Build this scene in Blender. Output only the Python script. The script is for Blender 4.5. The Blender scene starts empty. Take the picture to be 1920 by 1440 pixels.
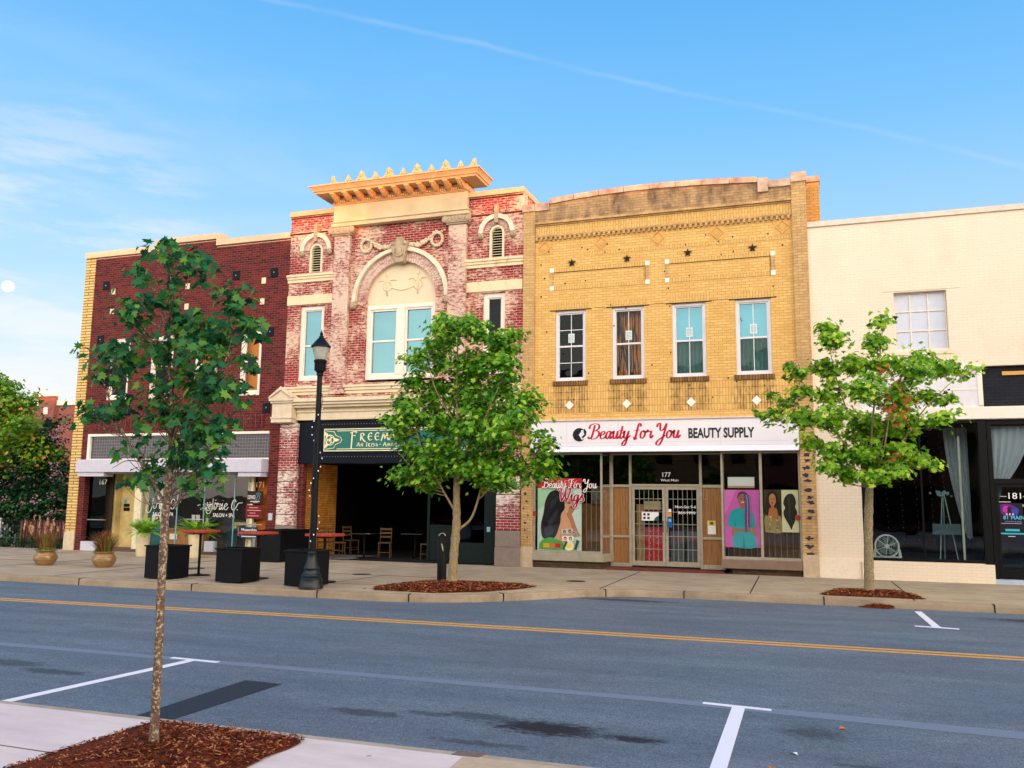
import bpy, math, random
import numpy as np
from mathutils import Vector, Matrix
R = math.radians
SC = bpy.context.scene
COL = SC.collection
rnd = random.Random(7)

# ---------------------------------------------------------------- camera
cam_d = bpy.data.cameras.new("Camera"); cam = bpy.data.objects.new("Camera", cam_d); COL.objects.link(cam)
SC.camera = cam
cam_d.sensor_width = 36.0; cam_d.lens = 1620.0 / 1920.0 * 36.0; cam_d.clip_end = 9000.0; cam_d.clip_start = 0.05
_pi, _ya, _ro = R(7.8), R(19.1), R(0.67)
_f = Vector((-math.sin(_ya) * math.cos(_pi), math.cos(_ya) * math.cos(_pi), math.sin(_pi)))
_r0 = Vector((math.cos(_ya), math.sin(_ya), 0)); _u0 = _r0.cross(_f)
_r = math.cos(_ro) * _r0 + math.sin(_ro) * _u0; _u = -math.sin(_ro) * _r0 + math.cos(_ro) * _u0
cam.matrix_world = Matrix(((_r.x, _u.x, -_f.x, 0.0), (_r.y, _u.y, -_f.y, -23.2), (_r.z, _u.z, -_f.z, 1.76), (0, 0, 0, 1)))

# ---------------------------------------------------------------- sun and sky
SUN_EL, SUN_AZ = 3.5, 35.0                       # low sun behind the camera, to the right
sd = bpy.data.lights.new("sun", 'SUN'); sun = bpy.data.objects.new("sun", sd); COL.objects.link(sun)
sd.energy = 2.3; sd.angle = R(0.5); sd.color = (1.0, 0.33, 0.06)
_s = Vector((math.sin(R(SUN_AZ)) * math.cos(R(SUN_EL)), -math.cos(R(SUN_AZ)) * math.cos(R(SUN_EL)), math.sin(R(SUN_EL))))
sun.rotation_euler = (-_s).to_track_quat('-Z', 'Y').to_euler()
sun.location = (30, -60, 30)

W = bpy.data.worlds.new("World"); SC.world = W; W.use_nodes = True
wt = W.node_tree; wt.nodes.clear()
def wn(t, **k):
    n = wt.nodes.new(t)
    for a, b in k.items(): setattr(n, a, b)
    return n
def S(r, g, b):
    f = lambda v: (v / 255 / 12.92) if v <= 10.3 else ((v / 255 + 0.055) / 1.055) ** 2.4
    return (f(r), f(g), f(b), 1.0)
def wmath(op, a, b=None, c=None):
    n = wn('ShaderNodeMath', operation=op)
    for i, q in enumerate((a, b, c)):
        if q is None: continue
        if isinstance(q, (int, float)): n.inputs[i].default_value = q
        else: wt.links.new(q, n.inputs[i])
    return n.outputs[0]
def wdot(vec, v):
    n = wn('ShaderNodeVectorMath', operation='DOT_PRODUCT'); wt.links.new(vec, n.inputs[0]); n.inputs[1].default_value = v
    return n.outputs['Value']
def wmix(fac, a, b, bt='MIX'):
    n = wn('ShaderNodeMix', data_type='RGBA', blend_type=bt)
    for s, q in ((0, fac), (6, a), (7, b)):
        if isinstance(q, (int, float)): n.inputs[s].default_value = q
        elif isinstance(q, tuple): n.inputs[s].default_value = q
        else: wt.links.new(q, n.inputs[s])
    return n.outputs[2]
SKY_GAIN = 1.0
wo = wn('ShaderNodeOutputWorld'); bg = wn('ShaderNodeBackground'); bg.inputs['Strength'].default_value = 0.12
sky = wn('ShaderNodeTexSky', sky_type='NISHITA'); sky.sun_disc = False
sky.sun_elevation = R(SUN_EL); sky.sun_rotation = R(180 - SUN_AZ); sky.air_density = 1.2; sky.dust_density = 1.5; sky.ozone_density = 1.2
tc = wn('ShaderNodeTexCoord'); D = tc.outputs['Generated']
sep = wn('ShaderNodeSeparateXYZ'); wt.links.new(D, sep.inputs[0])
# clear-evening gradient measured from the horizon up, tinted over the physical sky
el = wmath('ARCSINE', sep.outputs['Z'])
ramp = wn('ShaderNodeValToRGB'); wt.links.new(wmath('DIVIDE', el, R(60)), ramp.inputs[0])
cr = ramp.color_ramp
GR = [(0.0, S(240, 226, 234)), (0.11, S(224, 234, 248)), (0.22, S(174, 216, 249)), (0.40, S(112, 189, 250)), (0.55, S(76, 168, 240)), (1.0, S(46, 126, 222))]
while len(cr.elements) < len(GR): cr.elements.new(0.5)
for e, (p, c) in zip(cr.elements, GR): e.position = p; e.color = c
toward = wdot(D, (_s.x, _s.y, 0.0))                       # glow on the sun's side of the sky
tw = wn('ShaderNodeMapRange', interpolation_type='SMOOTHSTEP'); wt.links.new(toward, tw.inputs[0]); tw.inputs[1].default_value = -0.45; tw.inputs[2].default_value = 0.85
gh = wn('ShaderNodeMapRange', interpolation_type='SMOOTHSTEP'); wt.links.new(el, gh.inputs[0]); gh.inputs[1].default_value = R(85); gh.inputs[2].default_value = R(15)
grad = wmix(wmath('MULTIPLY', tw.outputs[0], gh.outputs[0]), ramp.outputs[0], (4.3, 3.7, 3.1, 1))
# thin cirrus
mp = wn('ShaderNodeMapping'); wt.links.new(D, mp.inputs[0]); mp.inputs['Scale'].default_value = (2.0, 2.0, 9.0); mp.inputs['Rotation'].default_value = (0.15, 0.12, 0.3)
nz = wn('ShaderNodeTexNoise'); wt.links.new(mp.outputs[0], nz.inputs['Vector']); nz.inputs['Scale'].default_value = 1.6; nz.inputs['Detail'].default_value = 9; nz.inputs['Roughness'].default_value = 0.62; nz.inputs['Distortion'].default_value = 0.5
cl = wn('ShaderNodeMapRange'); wt.links.new(nz.outputs[0], cl.inputs[0]); cl.inputs[1].default_value = 0.42; cl.inputs[2].default_value = 0.74
left = wn('ShaderNodeMapRange'); wt.links.new(sep.outputs['X'], left.inputs[0]); left.inputs[1].default_value = -0.1; left.inputs[2].default_value = -0.75
low = wn('ShaderNodeMapRange'); wt.links.new(sep.outputs['Z'], low.inputs[0]); low.inputs[1].default_value = 0.55; low.inputs[2].default_value = 0.22
cm = wmath('MULTIPLY', wmath('MULTIPLY', cl.outputs[0], left.outputs[0]), low.outputs[0])
grad = wmix(wmath('MULTIPLY', cm, 0.38), grad, S(238, 240, 250))
_c = Vector((-0.725, 0.65, 0.225))
cb = wn('ShaderNodeMapRange', interpolation_type='SMOOTHSTEP'); wt.links.new(wdot(D, tuple(_c.normalized())), cb.inputs[0]); cb.inputs[1].default_value = 0.978; cb.inputs[2].default_value = 0.9995
mpc = wn('ShaderNodeMapping'); wt.links.new(D, mpc.inputs[0]); mpc.inputs['Scale'].default_value = (3, 3, 14)
nc = wn('ShaderNodeTexNoise'); wt.links.new(mpc.outputs[0], nc.inputs['Vector']); nc.inputs['Scale'].default_value = 2.2; nc.inputs['Detail'].default_value = 7; nc.inputs['Roughness'].default_value = 0.6
ncr = wn('ShaderNodeMapRange', interpolation_type='SMOOTHSTEP'); wt.links.new(nc.outputs[0], ncr.inputs[0]); ncr.inputs[1].default_value = 0.42; ncr.inputs[2].default_value = 0.62
grad = wmix(wmath('MULTIPLY', wmath('MULTIPLY', cb.outputs[0], ncr.outputs[0]), 0.5), grad, S(244, 240, 244))
# one contrail, a great circle across the sky
_a = Vector((-0.507, 0.697, 0.507)); _b = Vector((0.206, 0.921, 0.330)); _n = _a.cross(_b).normalized()
nz2 = wn('ShaderNodeTexNoise'); wt.links.new(D, nz2.inputs['Vector']); nz2.inputs['Scale'].default_value = 26; nz2.inputs['Detail'].default_value = 6
nz3 = wn('ShaderNodeTexNoise'); wt.links.new(D, nz3.inputs['Vector']); nz3.inputs['Scale'].default_value = 5; nz3.inputs['Detail'].default_value = 2
off = wmath('ADD', wmath('MULTIPLY', wmath('SUBTRACT', nz2.outputs[0], 0.5), 0.006), wmath('MULTIPLY', wmath('SUBTRACT', nz3.outputs[0], 0.5), 0.014))
dd = wmath('ABSOLUTE', wmath('ADD', wdot(D, tuple(_n)), off))
ct = wn('ShaderNodeMapRange'); wt.links.new(dd, ct.inputs[0]); ct.inputs[1].default_value = 0.0042; ct.inputs[2].default_value = 0.0005
nz4 = wn('ShaderNodeTexNoise'); wt.links.new(D, nz4.inputs['Vector']); nz4.inputs['Scale'].default_value = 9; nz4.inputs['Detail'].default_value = 5
cg = wn('ShaderNodeMapRange'); wt.links.new(nz4.outputs[0], cg.inputs[0]); cg.inputs[1].default_value = 0.30; cg.inputs[2].default_value = 0.62; cg.inputs[3].default_value = 0.12
grad = wmix(wmath('MULTIPLY', wmath('MULTIPLY', ct.outputs[0], cg.outputs[0]), 0.20), grad, S(205, 222, 242))
# the gradient is stored at display level; the sky texture gives a further even part
gs = wn('ShaderNodeVectorMath', operation='SCALE'); wt.links.new(grad, gs.inputs[0]); gs.inputs['Scale'].default_value = 5.2
ad = wmix(0.25, gs.outputs[0], sky.outputs[0])
wt.links.new(ad, bg.inputs['Color']); wt.links.new(bg.outputs[0], wo.inputs[0])

vs = SC.view_settings; vs.view_transform = 'Standard'; vs.look = 'None'; vs.gamma = 1.0; vs.use_curve_mapping = False
vs.exposure = 1.06
SC.cycles.max_bounces = 8; SC.cycles.transparent_max_bounces = 16; SC.cycles.sample_clamp_indirect = 4.0

# ---------------------------------------------------------------- object helpers
def tag(o, label=None, cat=None, group=None, kind=None):
    if label: o['label'] = label
    if cat: o['category'] = cat
    if group: o['group'] = group
    if kind: o['kind'] = kind
    return o
def thing(name, label, cat, loc=(0, 0, 0), rz=0.0, group=None):
    o = bpy.data.objects.new(name, None); COL.objects.link(o); o.location = loc; o.rotation_euler = (0, 0, rz)
    o.empty_display_size = 0.2
    return tag(o, label, cat, group)
def origin(o):
    v = Vector((0, 0, 0))
    while o: v += o.location; o = o.parent
    return v
def link(name, me, parent=None, world=True):
    """world=True: the mesh is written in world metres and shifted to its parent's origin"""
    o = bpy.data.objects.new(name, me); COL.objects.link(o)
    if parent:
        o.parent = parent
        if world:
            v = origin(parent)
            if v.length > 0: me.transform(Matrix.Translation(-v))
    return o
class MB:
    def __init__(s): s.v = []; s.f = []; s.m = []
    def add(s, vs_, fs, mi=0):
        n = len(s.v); s.v += [tuple(p) for p in vs_]; s.f += [tuple(i + n for i in f) for f in fs]; s.m += [mi] * len(fs)
    def box(s, x0, x1, y0, y1, z0, z1, mi=0):
        s.add([(x0, y0, z0), (x1, y0, z0), (x1, y1, z0), (x0, y1, z0), (x0, y0, z1), (x1, y0, z1), (x1, y1, z1), (x0, y1, z1)],
              [(0, 3, 2, 1), (4, 5, 6, 7), (0, 1, 5, 4), (1, 2, 6, 5), (2, 3, 7, 6), (3, 0, 4, 7)], mi)
        return s
    def pxz(s, poly, y0, y1, mi=0):
        n = len(poly)
        s.add([(x, y0, z) for x, z in poly] + [(x, y1, z) for x, z in poly],
              [tuple(range(n)), tuple(range(2 * n - 1, n - 1, -1))] + [(i, i + n, (i + 1) % n + n, (i + 1) % n) for i in range(n)], mi)
        return s
    def pxy(s, poly, z0, z1, mi=0):
        n = len(poly)
        s.add([(x, y, z0) for x, y in poly] + [(x, y, z1) for x, y in poly],
              [tuple(range(n - 1, -1, -1)), tuple(range(n, 2 * n))] + [(i, (i + 1) % n, (i + 1) % n + n, i + n) for i in range(n)], mi)
        return s
    def pyz(s, poly, x0, x1, mi=0):
        n = len(poly)
        s.add([(x0, y, z) for y, z in poly] + [(x1, y, z) for y, z in poly],
              [tuple(range(n)), tuple(range(2 * n - 1, n - 1, -1))] + [(i, i + n, (i + 1) % n + n, (i + 1) % n) for i in range(n)], mi)
        return s
    def cyl(s, cx, cy, z0, z1, r0, r1=None, n=16, mi=0):
        r1 = r0 if r1 is None else r1
        return s.lathe([(r0, z0), (r1, z1)], cx, cy, n, mi)
    def lathe(s, prof, cx, cy, n=24, mi=0, cap=True):
        vs_ = []; fs = []
        for r, z in prof:
            for i in range(n): a = 2 * math.pi * i / n; vs_.append((cx + r * math.cos(a), cy + r * math.sin(a), z))
        for k in range(len(prof) - 1):
            for i in range(n): j = (i + 1) % n; fs.append((k * n + i, k * n + j, (k + 1) * n + j, (k + 1) * n + i))
        if cap: fs.append(tuple(range(n - 1, -1, -1))); fs.append(tuple((len(prof) - 1) * n + i for i in range(n)))
        s.add(vs_, fs, mi); return s
    def tube(s, pts, rads, n=8, mi=0, close=True):
        pts = [Vector(p) for p in pts]
        if isinstance(rads, (int, float)): rads = [rads] * len(pts)
        vs_ = []; fs = []; pa = None
        for k, p in enumerate(pts):
            t = (pts[min(k + 1, len(pts) - 1)] - pts[max(k - 1, 0)])
            if t.length < 1e-9: t = Vector((0, 0, 1))
            t.normalize()
            if pa is None:
                pa = t.cross(Vector((0, 0, 1)) if abs(t.z) < .9 else Vector((1, 0, 0))).normalized()
            else:
                pa = (pa - t * pa.dot(t)).normalized()
            pb = t.cross(pa)
            for i in range(n):
                a = 2 * math.pi * i / n; vs_.append(p + (pa * math.cos(a) + pb * math.sin(a)) * rads[k])
        for k in range(len(pts) - 1):
            for i in range(n): j = (i + 1) % n; fs.append((k * n + i, k * n + j, (k + 1) * n + j, (k + 1) * n + i))
        if close: fs.append(tuple(range(n - 1, -1, -1))); fs.append(tuple((len(pts) - 1) * n + i for i in range(n)))
        s.add(vs_, fs, mi); return s
    def ring(s, cx, cz, r0, r1, a0, a1, y0, y1, n=32, mi=0):
        po = []; 
        for i in range(n + 1): a = R(a0 + (a1 - a0) * i / n); po.append((cx + r1 * math.cos(a), cz + r1 * math.sin(a)))
        pi_ = []
        for i in range(n + 1): a = R(a0 + (a1 - a0) * i / n); pi_.append((cx + r0 * math.cos(a), cz + r0 * math.sin(a)))
        vs_ = [(x, y0, z) for x, z in po] + [(x, y0, z) for x, z in pi_] + [(x, y1, z) for x, z in po] + [(x, y1, z) for x, z in pi_]
        m = n + 1; fs = []
        for i in range(n):
            fs += [(i, i + 1, m + i + 1, m + i), (2 * m + i, 3 * m + i, 3 * m + i + 1, 2 * m + i + 1),
                   (i, 2 * m + i, 2 * m + i + 1, i + 1), (m + i, m + i + 1, 3 * m + i + 1, 3 * m + i)]
        fs += [(0, m, 3 * m, 2 * m), (n, 2 * m + n, 3 * m + n, m + n)]
        s.add(vs_, fs, mi); return s
    def ball(s, cx, cy, cz, rx, ry=None, rz=None, n=12, m=8, mi=0):
        ry = ry or rx; rz = rz or rx
        vs_ = [(cx, cy, cz - rz)]; fs = []
        for j in range(1, m):
            t = math.pi * j / m - math.pi / 2
            for i in range(n): a = 2 * math.pi * i / n; vs_.append((cx + rx * math.cos(t) * math.cos(a), cy + ry * math.cos(t) * math.sin(a), cz + rz * math.sin(t)))
        vs_.append((cx, cy, cz + rz)); L = len(vs_) - 1
        for i in range(n):
            fs.append((0, 1 + (i + 1) % n, 1 + i)); fs.append((L, L - n + i, L - n + (i + 1) % n))
        for j in range(m - 2):
            for i in range(n): k = (i + 1) % n; fs.append((1 + j * n + i, 1 + j * n + k, 1 + (j + 1) * n + k, 1 + (j + 1) * n + i))
        s.add(vs_, fs, mi); return s
    def wall(s, x0, x1, z0, z1, y0, y1, holes=(), mi=0):
        xs = sorted({x0, x1} | {h[0] for h in holes} | {h[1] for h in holes}); zs = sorted({z0, z1} | {h[2] for h in holes} | {h[3] for h in holes})
        xs = [x for x in xs if x0 <= x <= x1]; zs = [z for z in zs if z0 <= z <= z1]
        nx, nz_ = len(xs) - 1, len(zs) - 1
        def solid(i, j):
            if i < 0 or j < 0 or i >= nx or j >= nz_: return False
            cx, cz = (xs[i] + xs[i + 1]) / 2, (zs[j] + zs[j + 1]) / 2
            return not any(h[0] < cx < h[1] and h[2] < cz < h[3] for h in holes)
        for i in range(nx):
            for j in range(nz_):
                if not solid(i, j): continue
                a, b, c, d = xs[i], xs[i + 1], zs[j], zs[j + 1]
                s.add([(a, y0, c), (b, y0, c), (b, y0, d), (a, y0, d)], [(0, 1, 2, 3)], mi)
                s.add([(a, y1, c), (b, y1, c), (b, y1, d), (a, y1, d)], [(3, 2, 1, 0)], mi)
                if not solid(i - 1, j): s.add([(a, y0, c), (a, y0, d), (a, y1, d), (a, y1, c)], [(0, 1, 2, 3)], mi)
                if not solid(i + 1, j): s.add([(b, y0, c), (b, y1, c), (b, y1, d), (b, y0, d)], [(0, 1, 2, 3)], mi)
                if not solid(i, j - 1): s.add([(a, y0, c), (a, y1, c), (b, y1, c), (b, y0, c)], [(0, 1, 2, 3)], mi)
                if not solid(i, j + 1): s.add([(a, y0, d), (b, y0, d), (b, y1, d), (a, y1, d)], [(0, 1, 2, 3)], mi)
        return s
    def frame(s, x0, x1, z0, z1, y0, y1, t, tb=None, mi=0):
        tb = t if tb is None else tb
        s.box(x0, x0 + t, y0, y1, z0, z1, mi); s.box(x1 - t, x1, y0, y1, z0, z1, mi)
        s.box(x0 + t, x1 - t, y0, y1, z1 - t, z1, mi); s.box(x0 + t, x1 - t, y0, y1, z0, z0 + tb, mi)
        return s
    def build(s, name, mats, parent=None, smooth=False, bevel=0, world=True, norm=True):
        me = bpy.data.meshes.new(name); me.from_pydata(s.v, [], s.f)
        if not isinstance(mats, (list, tuple)): mats = [mats]
        for m in mats: me.materials.append(m)
        me.polygons.foreach_set('material_index', s.m)
        if norm:
            import bmesh
            b = bmesh.new(); b.from_mesh(me); bmesh.ops.recalc_face_normals(b, faces=b.faces); b.to_mesh(me); b.free()
        if smooth: me.polygons.foreach_set('use_smooth', [True] * len(me.polygons))
        o = link(name, me, parent, world)
        if smooth and smooth != 'all':
            md = o.modifiers.new('edges', 'EDGE_SPLIT'); md.split_angle = R(38)
        if bevel:
            md = o.modifiers.new('bevel', 'BEVEL'); md.width = bevel; md.segments = 2; md.limit_method = 'ANGLE'
        return o
def part(name, mat, parent, *boxes, bevel=0):
    first = None
    for b in boxes:
        o = MB().box(*b).build(name, mat, parent, bevel=bevel); first = first or o
    return first

# ---------------------------------------------------------------- materials
MATS = {}
class NT:
    def __init__(s, name):
        s.mat = bpy.data.materials.new(name); s.mat.use_nodes = True; s.t = s.mat.node_tree; s.b = s.t.nodes['Principled BSDF']; s.o = s.t.nodes['Material Output']
        c = s.n('ShaderNodeTexCoord'); s.obj = c.outputs['Object']
    def n(s, t, **k):
        x = s.t.nodes.new(t)
        for a, b in k.items(): setattr(x, a, b)
        return x
    def l(s, a, b): s.t.links.new(a, b)
    def put(s, sock, q):
        if isinstance(q, (int, float, tuple)): sock.default_value = q
        else: s.l(q, sock)
    def math(s, op, a, b=None):
        x = s.n('ShaderNodeMath', operation=op); s.put(x.inputs[0], a)
        if b is not None: s.put(x.inputs[1], b)
        return x.outputs[0]
    def mix(s, f, a, b, bt='MIX'):
        x = s.n('ShaderNodeMix', data_type='RGBA', blend_type=bt); s.put(x.inputs[0], f); s.put(x.inputs[6], a); s.put(x.inputs[7], b); return x.outputs[2]
    def map(s, vec, scale=(1, 1, 1), loc=(0, 0, 0), rot=(0, 0, 0)):
        x = s.n('ShaderNodeMapping'); s.l(vec, x.inputs[0]); x.inputs['Scale'].default_value = scale; x.inputs['Location'].default_value = loc; x.inputs['Rotation'].default_value = rot; return x.outputs[0]
    def noise(s, vec, scale=5, detail=4, rough=.5, dist=0):
        x = s.n('ShaderNodeTexNoise'); s.l(vec, x.inputs['Vector']); x.inputs['Scale'].default_value = scale; x.inputs['Detail'].default_value = detail; x.inputs['Roughness'].default_value = rough; x.inputs['Distortion'].default_value = dist; return x.outputs[0]
    def rng(s, v, a, b, c=0.0, d=1.0):
        x = s.n('ShaderNodeMapRange'); s.l(v, x.inputs[0]); x.inputs[1].default_value = a; x.inputs[2].default_value = b; x.inputs[3].default_value = c; x.inputs[4].default_value = d; return x.outputs[0]
    def xyz(s):
        x = s.n('ShaderNodeSeparateXYZ'); s.l(s.obj, x.inputs[0]); return x.outputs
    def wallvec(s):
        x = s.xyz(); c = s.n('ShaderNodeCombineXYZ'); s.l(s.math('ADD', x[0], x[1]), c.inputs[0]); s.l(x[2], c.inputs[1]); return c.outputs[0]
    def bump(s, h, strength=.3, dist=.01):
        x = s.n('ShaderNodeBump'); s.l(h, x.inputs['Height']); x.inputs['Strength'].default_value = strength; x.inputs['Distance'].default_value = dist; s.l(x.outputs[0], s.b.inputs['Normal']); return x
    def base(s, c, rough=.8, spec=.3, metal=0):
        s.put(s.b.inputs['Base Color'], c); s.b.inputs['Roughness'].default_value = rough; s.b.inputs['Specular IOR Level'].default_value = spec; s.b.inputs['Metallic'].default_value = metal
def plain(name, c, rough=.6, spec=.3, metal=0, var=.12, vs_=6.0, emit=0, bump=0, grime=0):
    if name in MATS: return MATS[name]
    m = NT(name)
    nzv = m.noise(m.obj, vs_, 5, .6)
    d = tuple(x * (1 - var) for x in c[:3]) + (1,); e = tuple(min(1, x * (1 + var)) for x in c[:3]) + (1,)
    m.base(m.mix(m.rng(nzv, .3, .7), d, e), rough, spec, metal)
    if emit: m.b.inputs['Emission Color'].default_value = c; m.b.inputs['Emission Strength'].default_value = emit
    if bump: m.bump(m.noise(m.obj, vs_ * 8, 4), bump, .004)
    MATS[name] = m.mat; return m.mat
def brickmat(name, c1, c2, mortar, bw=.21, bh=.075, ms=.007, vert=False, stain=None, paint=None, grey=0.0, bump=.5, seed=0, dirt=.3):
    m = NT(name); v = m.wallvec()
    if vert: v = m.map(v, rot=(0, 0, R(90)))
    # wobble so that courses are not ruler-straight
    bt = m.n('ShaderNodeTexBrick'); m.l(v, bt.inputs['Vector']); bt.offset = .5; bt.squash = 1
    bt.inputs['Color1'].default_value = c1; bt.inputs['Color2'].default_value = c2; bt.inputs['Mortar'].default_value = mortar
    bt.inputs['Scale'].default_value = 1; bt.inputs['Mortar Size'].default_value = ms; bt.inputs['Mortar Smooth'].default_value = .3; bt.inputs['Bias'].default_value = -.1
    bt.inputs['Brick Width'].default_value = bw; bt.inputs['Row Height'].default_value = bh
    c = bt.outputs[0]
    n1 = m.noise(m.map(v, loc=(seed, seed * 2, 0)), .7, 6, .6); n2 = m.noise(m.map(v, (1, 3.2, 1), (seed, 0, 0)), 4.5, 6, .7)
    c = m.mix(m.rng(n2, .35, .8, 0, dirt), c, m.mix(.6, c, (.02, .015, .015, 1)), 'MIX') if not paint else c
    c = m.mix(m.rng(n1, .35, .7, 0, min(.35, dirt)), c, m.mix(1.0, c, (.75, .7, .72, 1), 'MULTIPLY'))
    if paint:
        col, amt, soft = paint
        pn = m.math('ADD', m.math('MULTIPLY', m.noise(m.map(v, (1, 2.6, 1), (seed + 3, 0, 0)), 6, 8, .75), .75), m.math('MULTIPLY', m.noise(m.map(v, loc=(seed + 9, 4, 0)), .9, 3, .5), .45))
        f = m.rng(pn, .60 - amt - soft, .60 - amt + soft)
        f = m.math('MAXIMUM', f, m.math('MULTIPLY', bt.outputs['Fac'], m.rng(n1, .3, .6, .15, .8)))
        c = m.mix(f, c, col)
    if stain:
        sn = m.noise(m.map(v, (1, .5, 1), (seed, 0, 0)), 1.6, 8, .7)
        c = m.mix(m.rng(sn, stain[2] if len(stain) > 2 else .5, (stain[2] + .2) if len(stain) > 2 else .8, 0, stain[1]), c, stain[0])
    m.base(c, .85, .25); m.bump(m.math('MULTIPLY', m.math('SUBTRACT', 1.0, bt.outputs['Fac']), 1.0), bump, .006)
    MATS[name] = m.mat; return m.mat
def glassmat(name, tint=(.55, .68, .68, 1), gloss=.12, gcol=(1, 1, 1, 1), rough=.005):
    m = NT(name); m.t.nodes.remove(m.b)
    tr = m.n('ShaderNodeBsdfTransparent'); tr.inputs[0].default_value = tint
    gl = m.n('ShaderNodeBsdfGlossy'); gl.inputs['Color'].default_value = gcol; gl.inputs['Roughness'].default_value = rough
    b = m.n('ShaderNodeBump'); m.l(m.noise(m.obj, 1.4, 1), b.inputs['Height']); b.inputs['Strength'].default_value = .08; b.inputs['Distance'].default_value = .05; m.l(b.outputs[0], gl.inputs['Normal'])
    lw = m.n('ShaderNodeLayerWeight'); lw.inputs['Blend'].default_value = .15
    mx = m.n('ShaderNodeMixShader'); m.l(m.math('ADD', m.math('MULTIPLY', lw.outputs['Fresnel'], .6), gloss), mx.inputs[0])
    m.l(tr.outputs[0], mx.inputs[1]); m.l(gl.outputs[0], mx.inputs[2]); m.l(mx.outputs[0], m.o.inputs[0])
    MATS[name] = m.mat; return m.mat

WHITE = plain('white_paint', S(236, 230, 216), .55, .4, var=.06)
CREAM = plain('cream_stone', S(222, 208, 178), .75, .25, var=.10, vs_=3)
STONE = plain('buff_stone', S(206, 172, 126), .8, .2, var=.14, vs_=2.5, bump=.2)
GREYSTONE = plain('grey_stone', S(176, 158, 132), .85, .2, var=.2, vs_=7, bump=.3)
NAVY = plain('navy_paint', S(12, 22, 36), .6, .15, var=.25)
BLACK = plain('black_metal', S(7, 9, 12), .5, .18, var=.2)
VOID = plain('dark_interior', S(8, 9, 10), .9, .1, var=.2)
ALU = plain('anodised_metal', S(176, 168, 152), .35, .5, metal=.5, var=.1)
LETTER_W = plain('white_vinyl', S(240, 240, 238), .6, .2, var=.02)
LETTER_R = plain('red_vinyl', S(190, 12, 52), .5, .3, var=.03)
LETTER_K = plain('black_vinyl', S(12, 16, 26), .5, .3, var=.03)
WOODPAN = None

# ---------------------------------------------------------------- lettering
_FC = {}
def text(body, x, z, y, h, mat, parent, name='lettering', width=None, bold=0.0, depth=.004, sx=None, align='LEFT', shear=0.0, rz=0.0):
    cu = bpy.data.curves.new('t', 'FONT'); cu.body = body; cu.size = 1.0; cu.extrude = depth; cu.offset = bold; cu.shear = shear; cu.resolution_u = 3
    o = bpy.data.objects.new('t', cu); COL.objects.link(o)
    dg = bpy.context.evaluated_depsgraph_get(); me = bpy.data.meshes.new_from_object(o.evaluated_get(dg)); me.name = name
    bpy.data.objects.remove(o); bpy.data.curves.remove(cu)
    n = len(me.vertices); a = np.empty(n * 3); me.vertices.foreach_get('co', a); a = a.reshape(-1, 3)
    capx = .69
    k = h / capx
    w0 = a[:, 0].max() - a[:, 0].min(); kx = k if sx is None else k * sx
    if width: kx = width / w0
    X = (a[:, 0] - a[:, 0].min()) * kx
    if align == 'CENTER': X -= w0 * kx / 2
    Z = a[:, 1] * k; Y = -a[:, 2]
    out = np.stack([x + X * math.cos(rz), y + X * math.sin(rz) + Y, z + Z], 1)
    me.vertices.foreach_set('co', out.ravel()); me.materials.clear(); me.materials.append(mat); me.update()
    return link(name, me, parent)
def spline(pts, k=7):
    P = [np.array(p, float) for p in pts]; P = [P[0] * 2 - P[1]] + P + [P[-1] * 2 - P[-2]]; out = []
    for i in range(1, len(P) - 2):
        for j in range(k):
            t = j / k
            out.append(.5 * ((2 * P[i]) + (P[i + 1] - P[i - 1]) * t + (2 * P[i - 1] - 5 * P[i] + 4 * P[i + 1] - P[i + 2]) * t * t + (3 * P[i] - P[i - 1] - 3 * P[i + 1] + P[i + 2]) * t ** 3))
    out.append(P[-2]); return out
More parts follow.
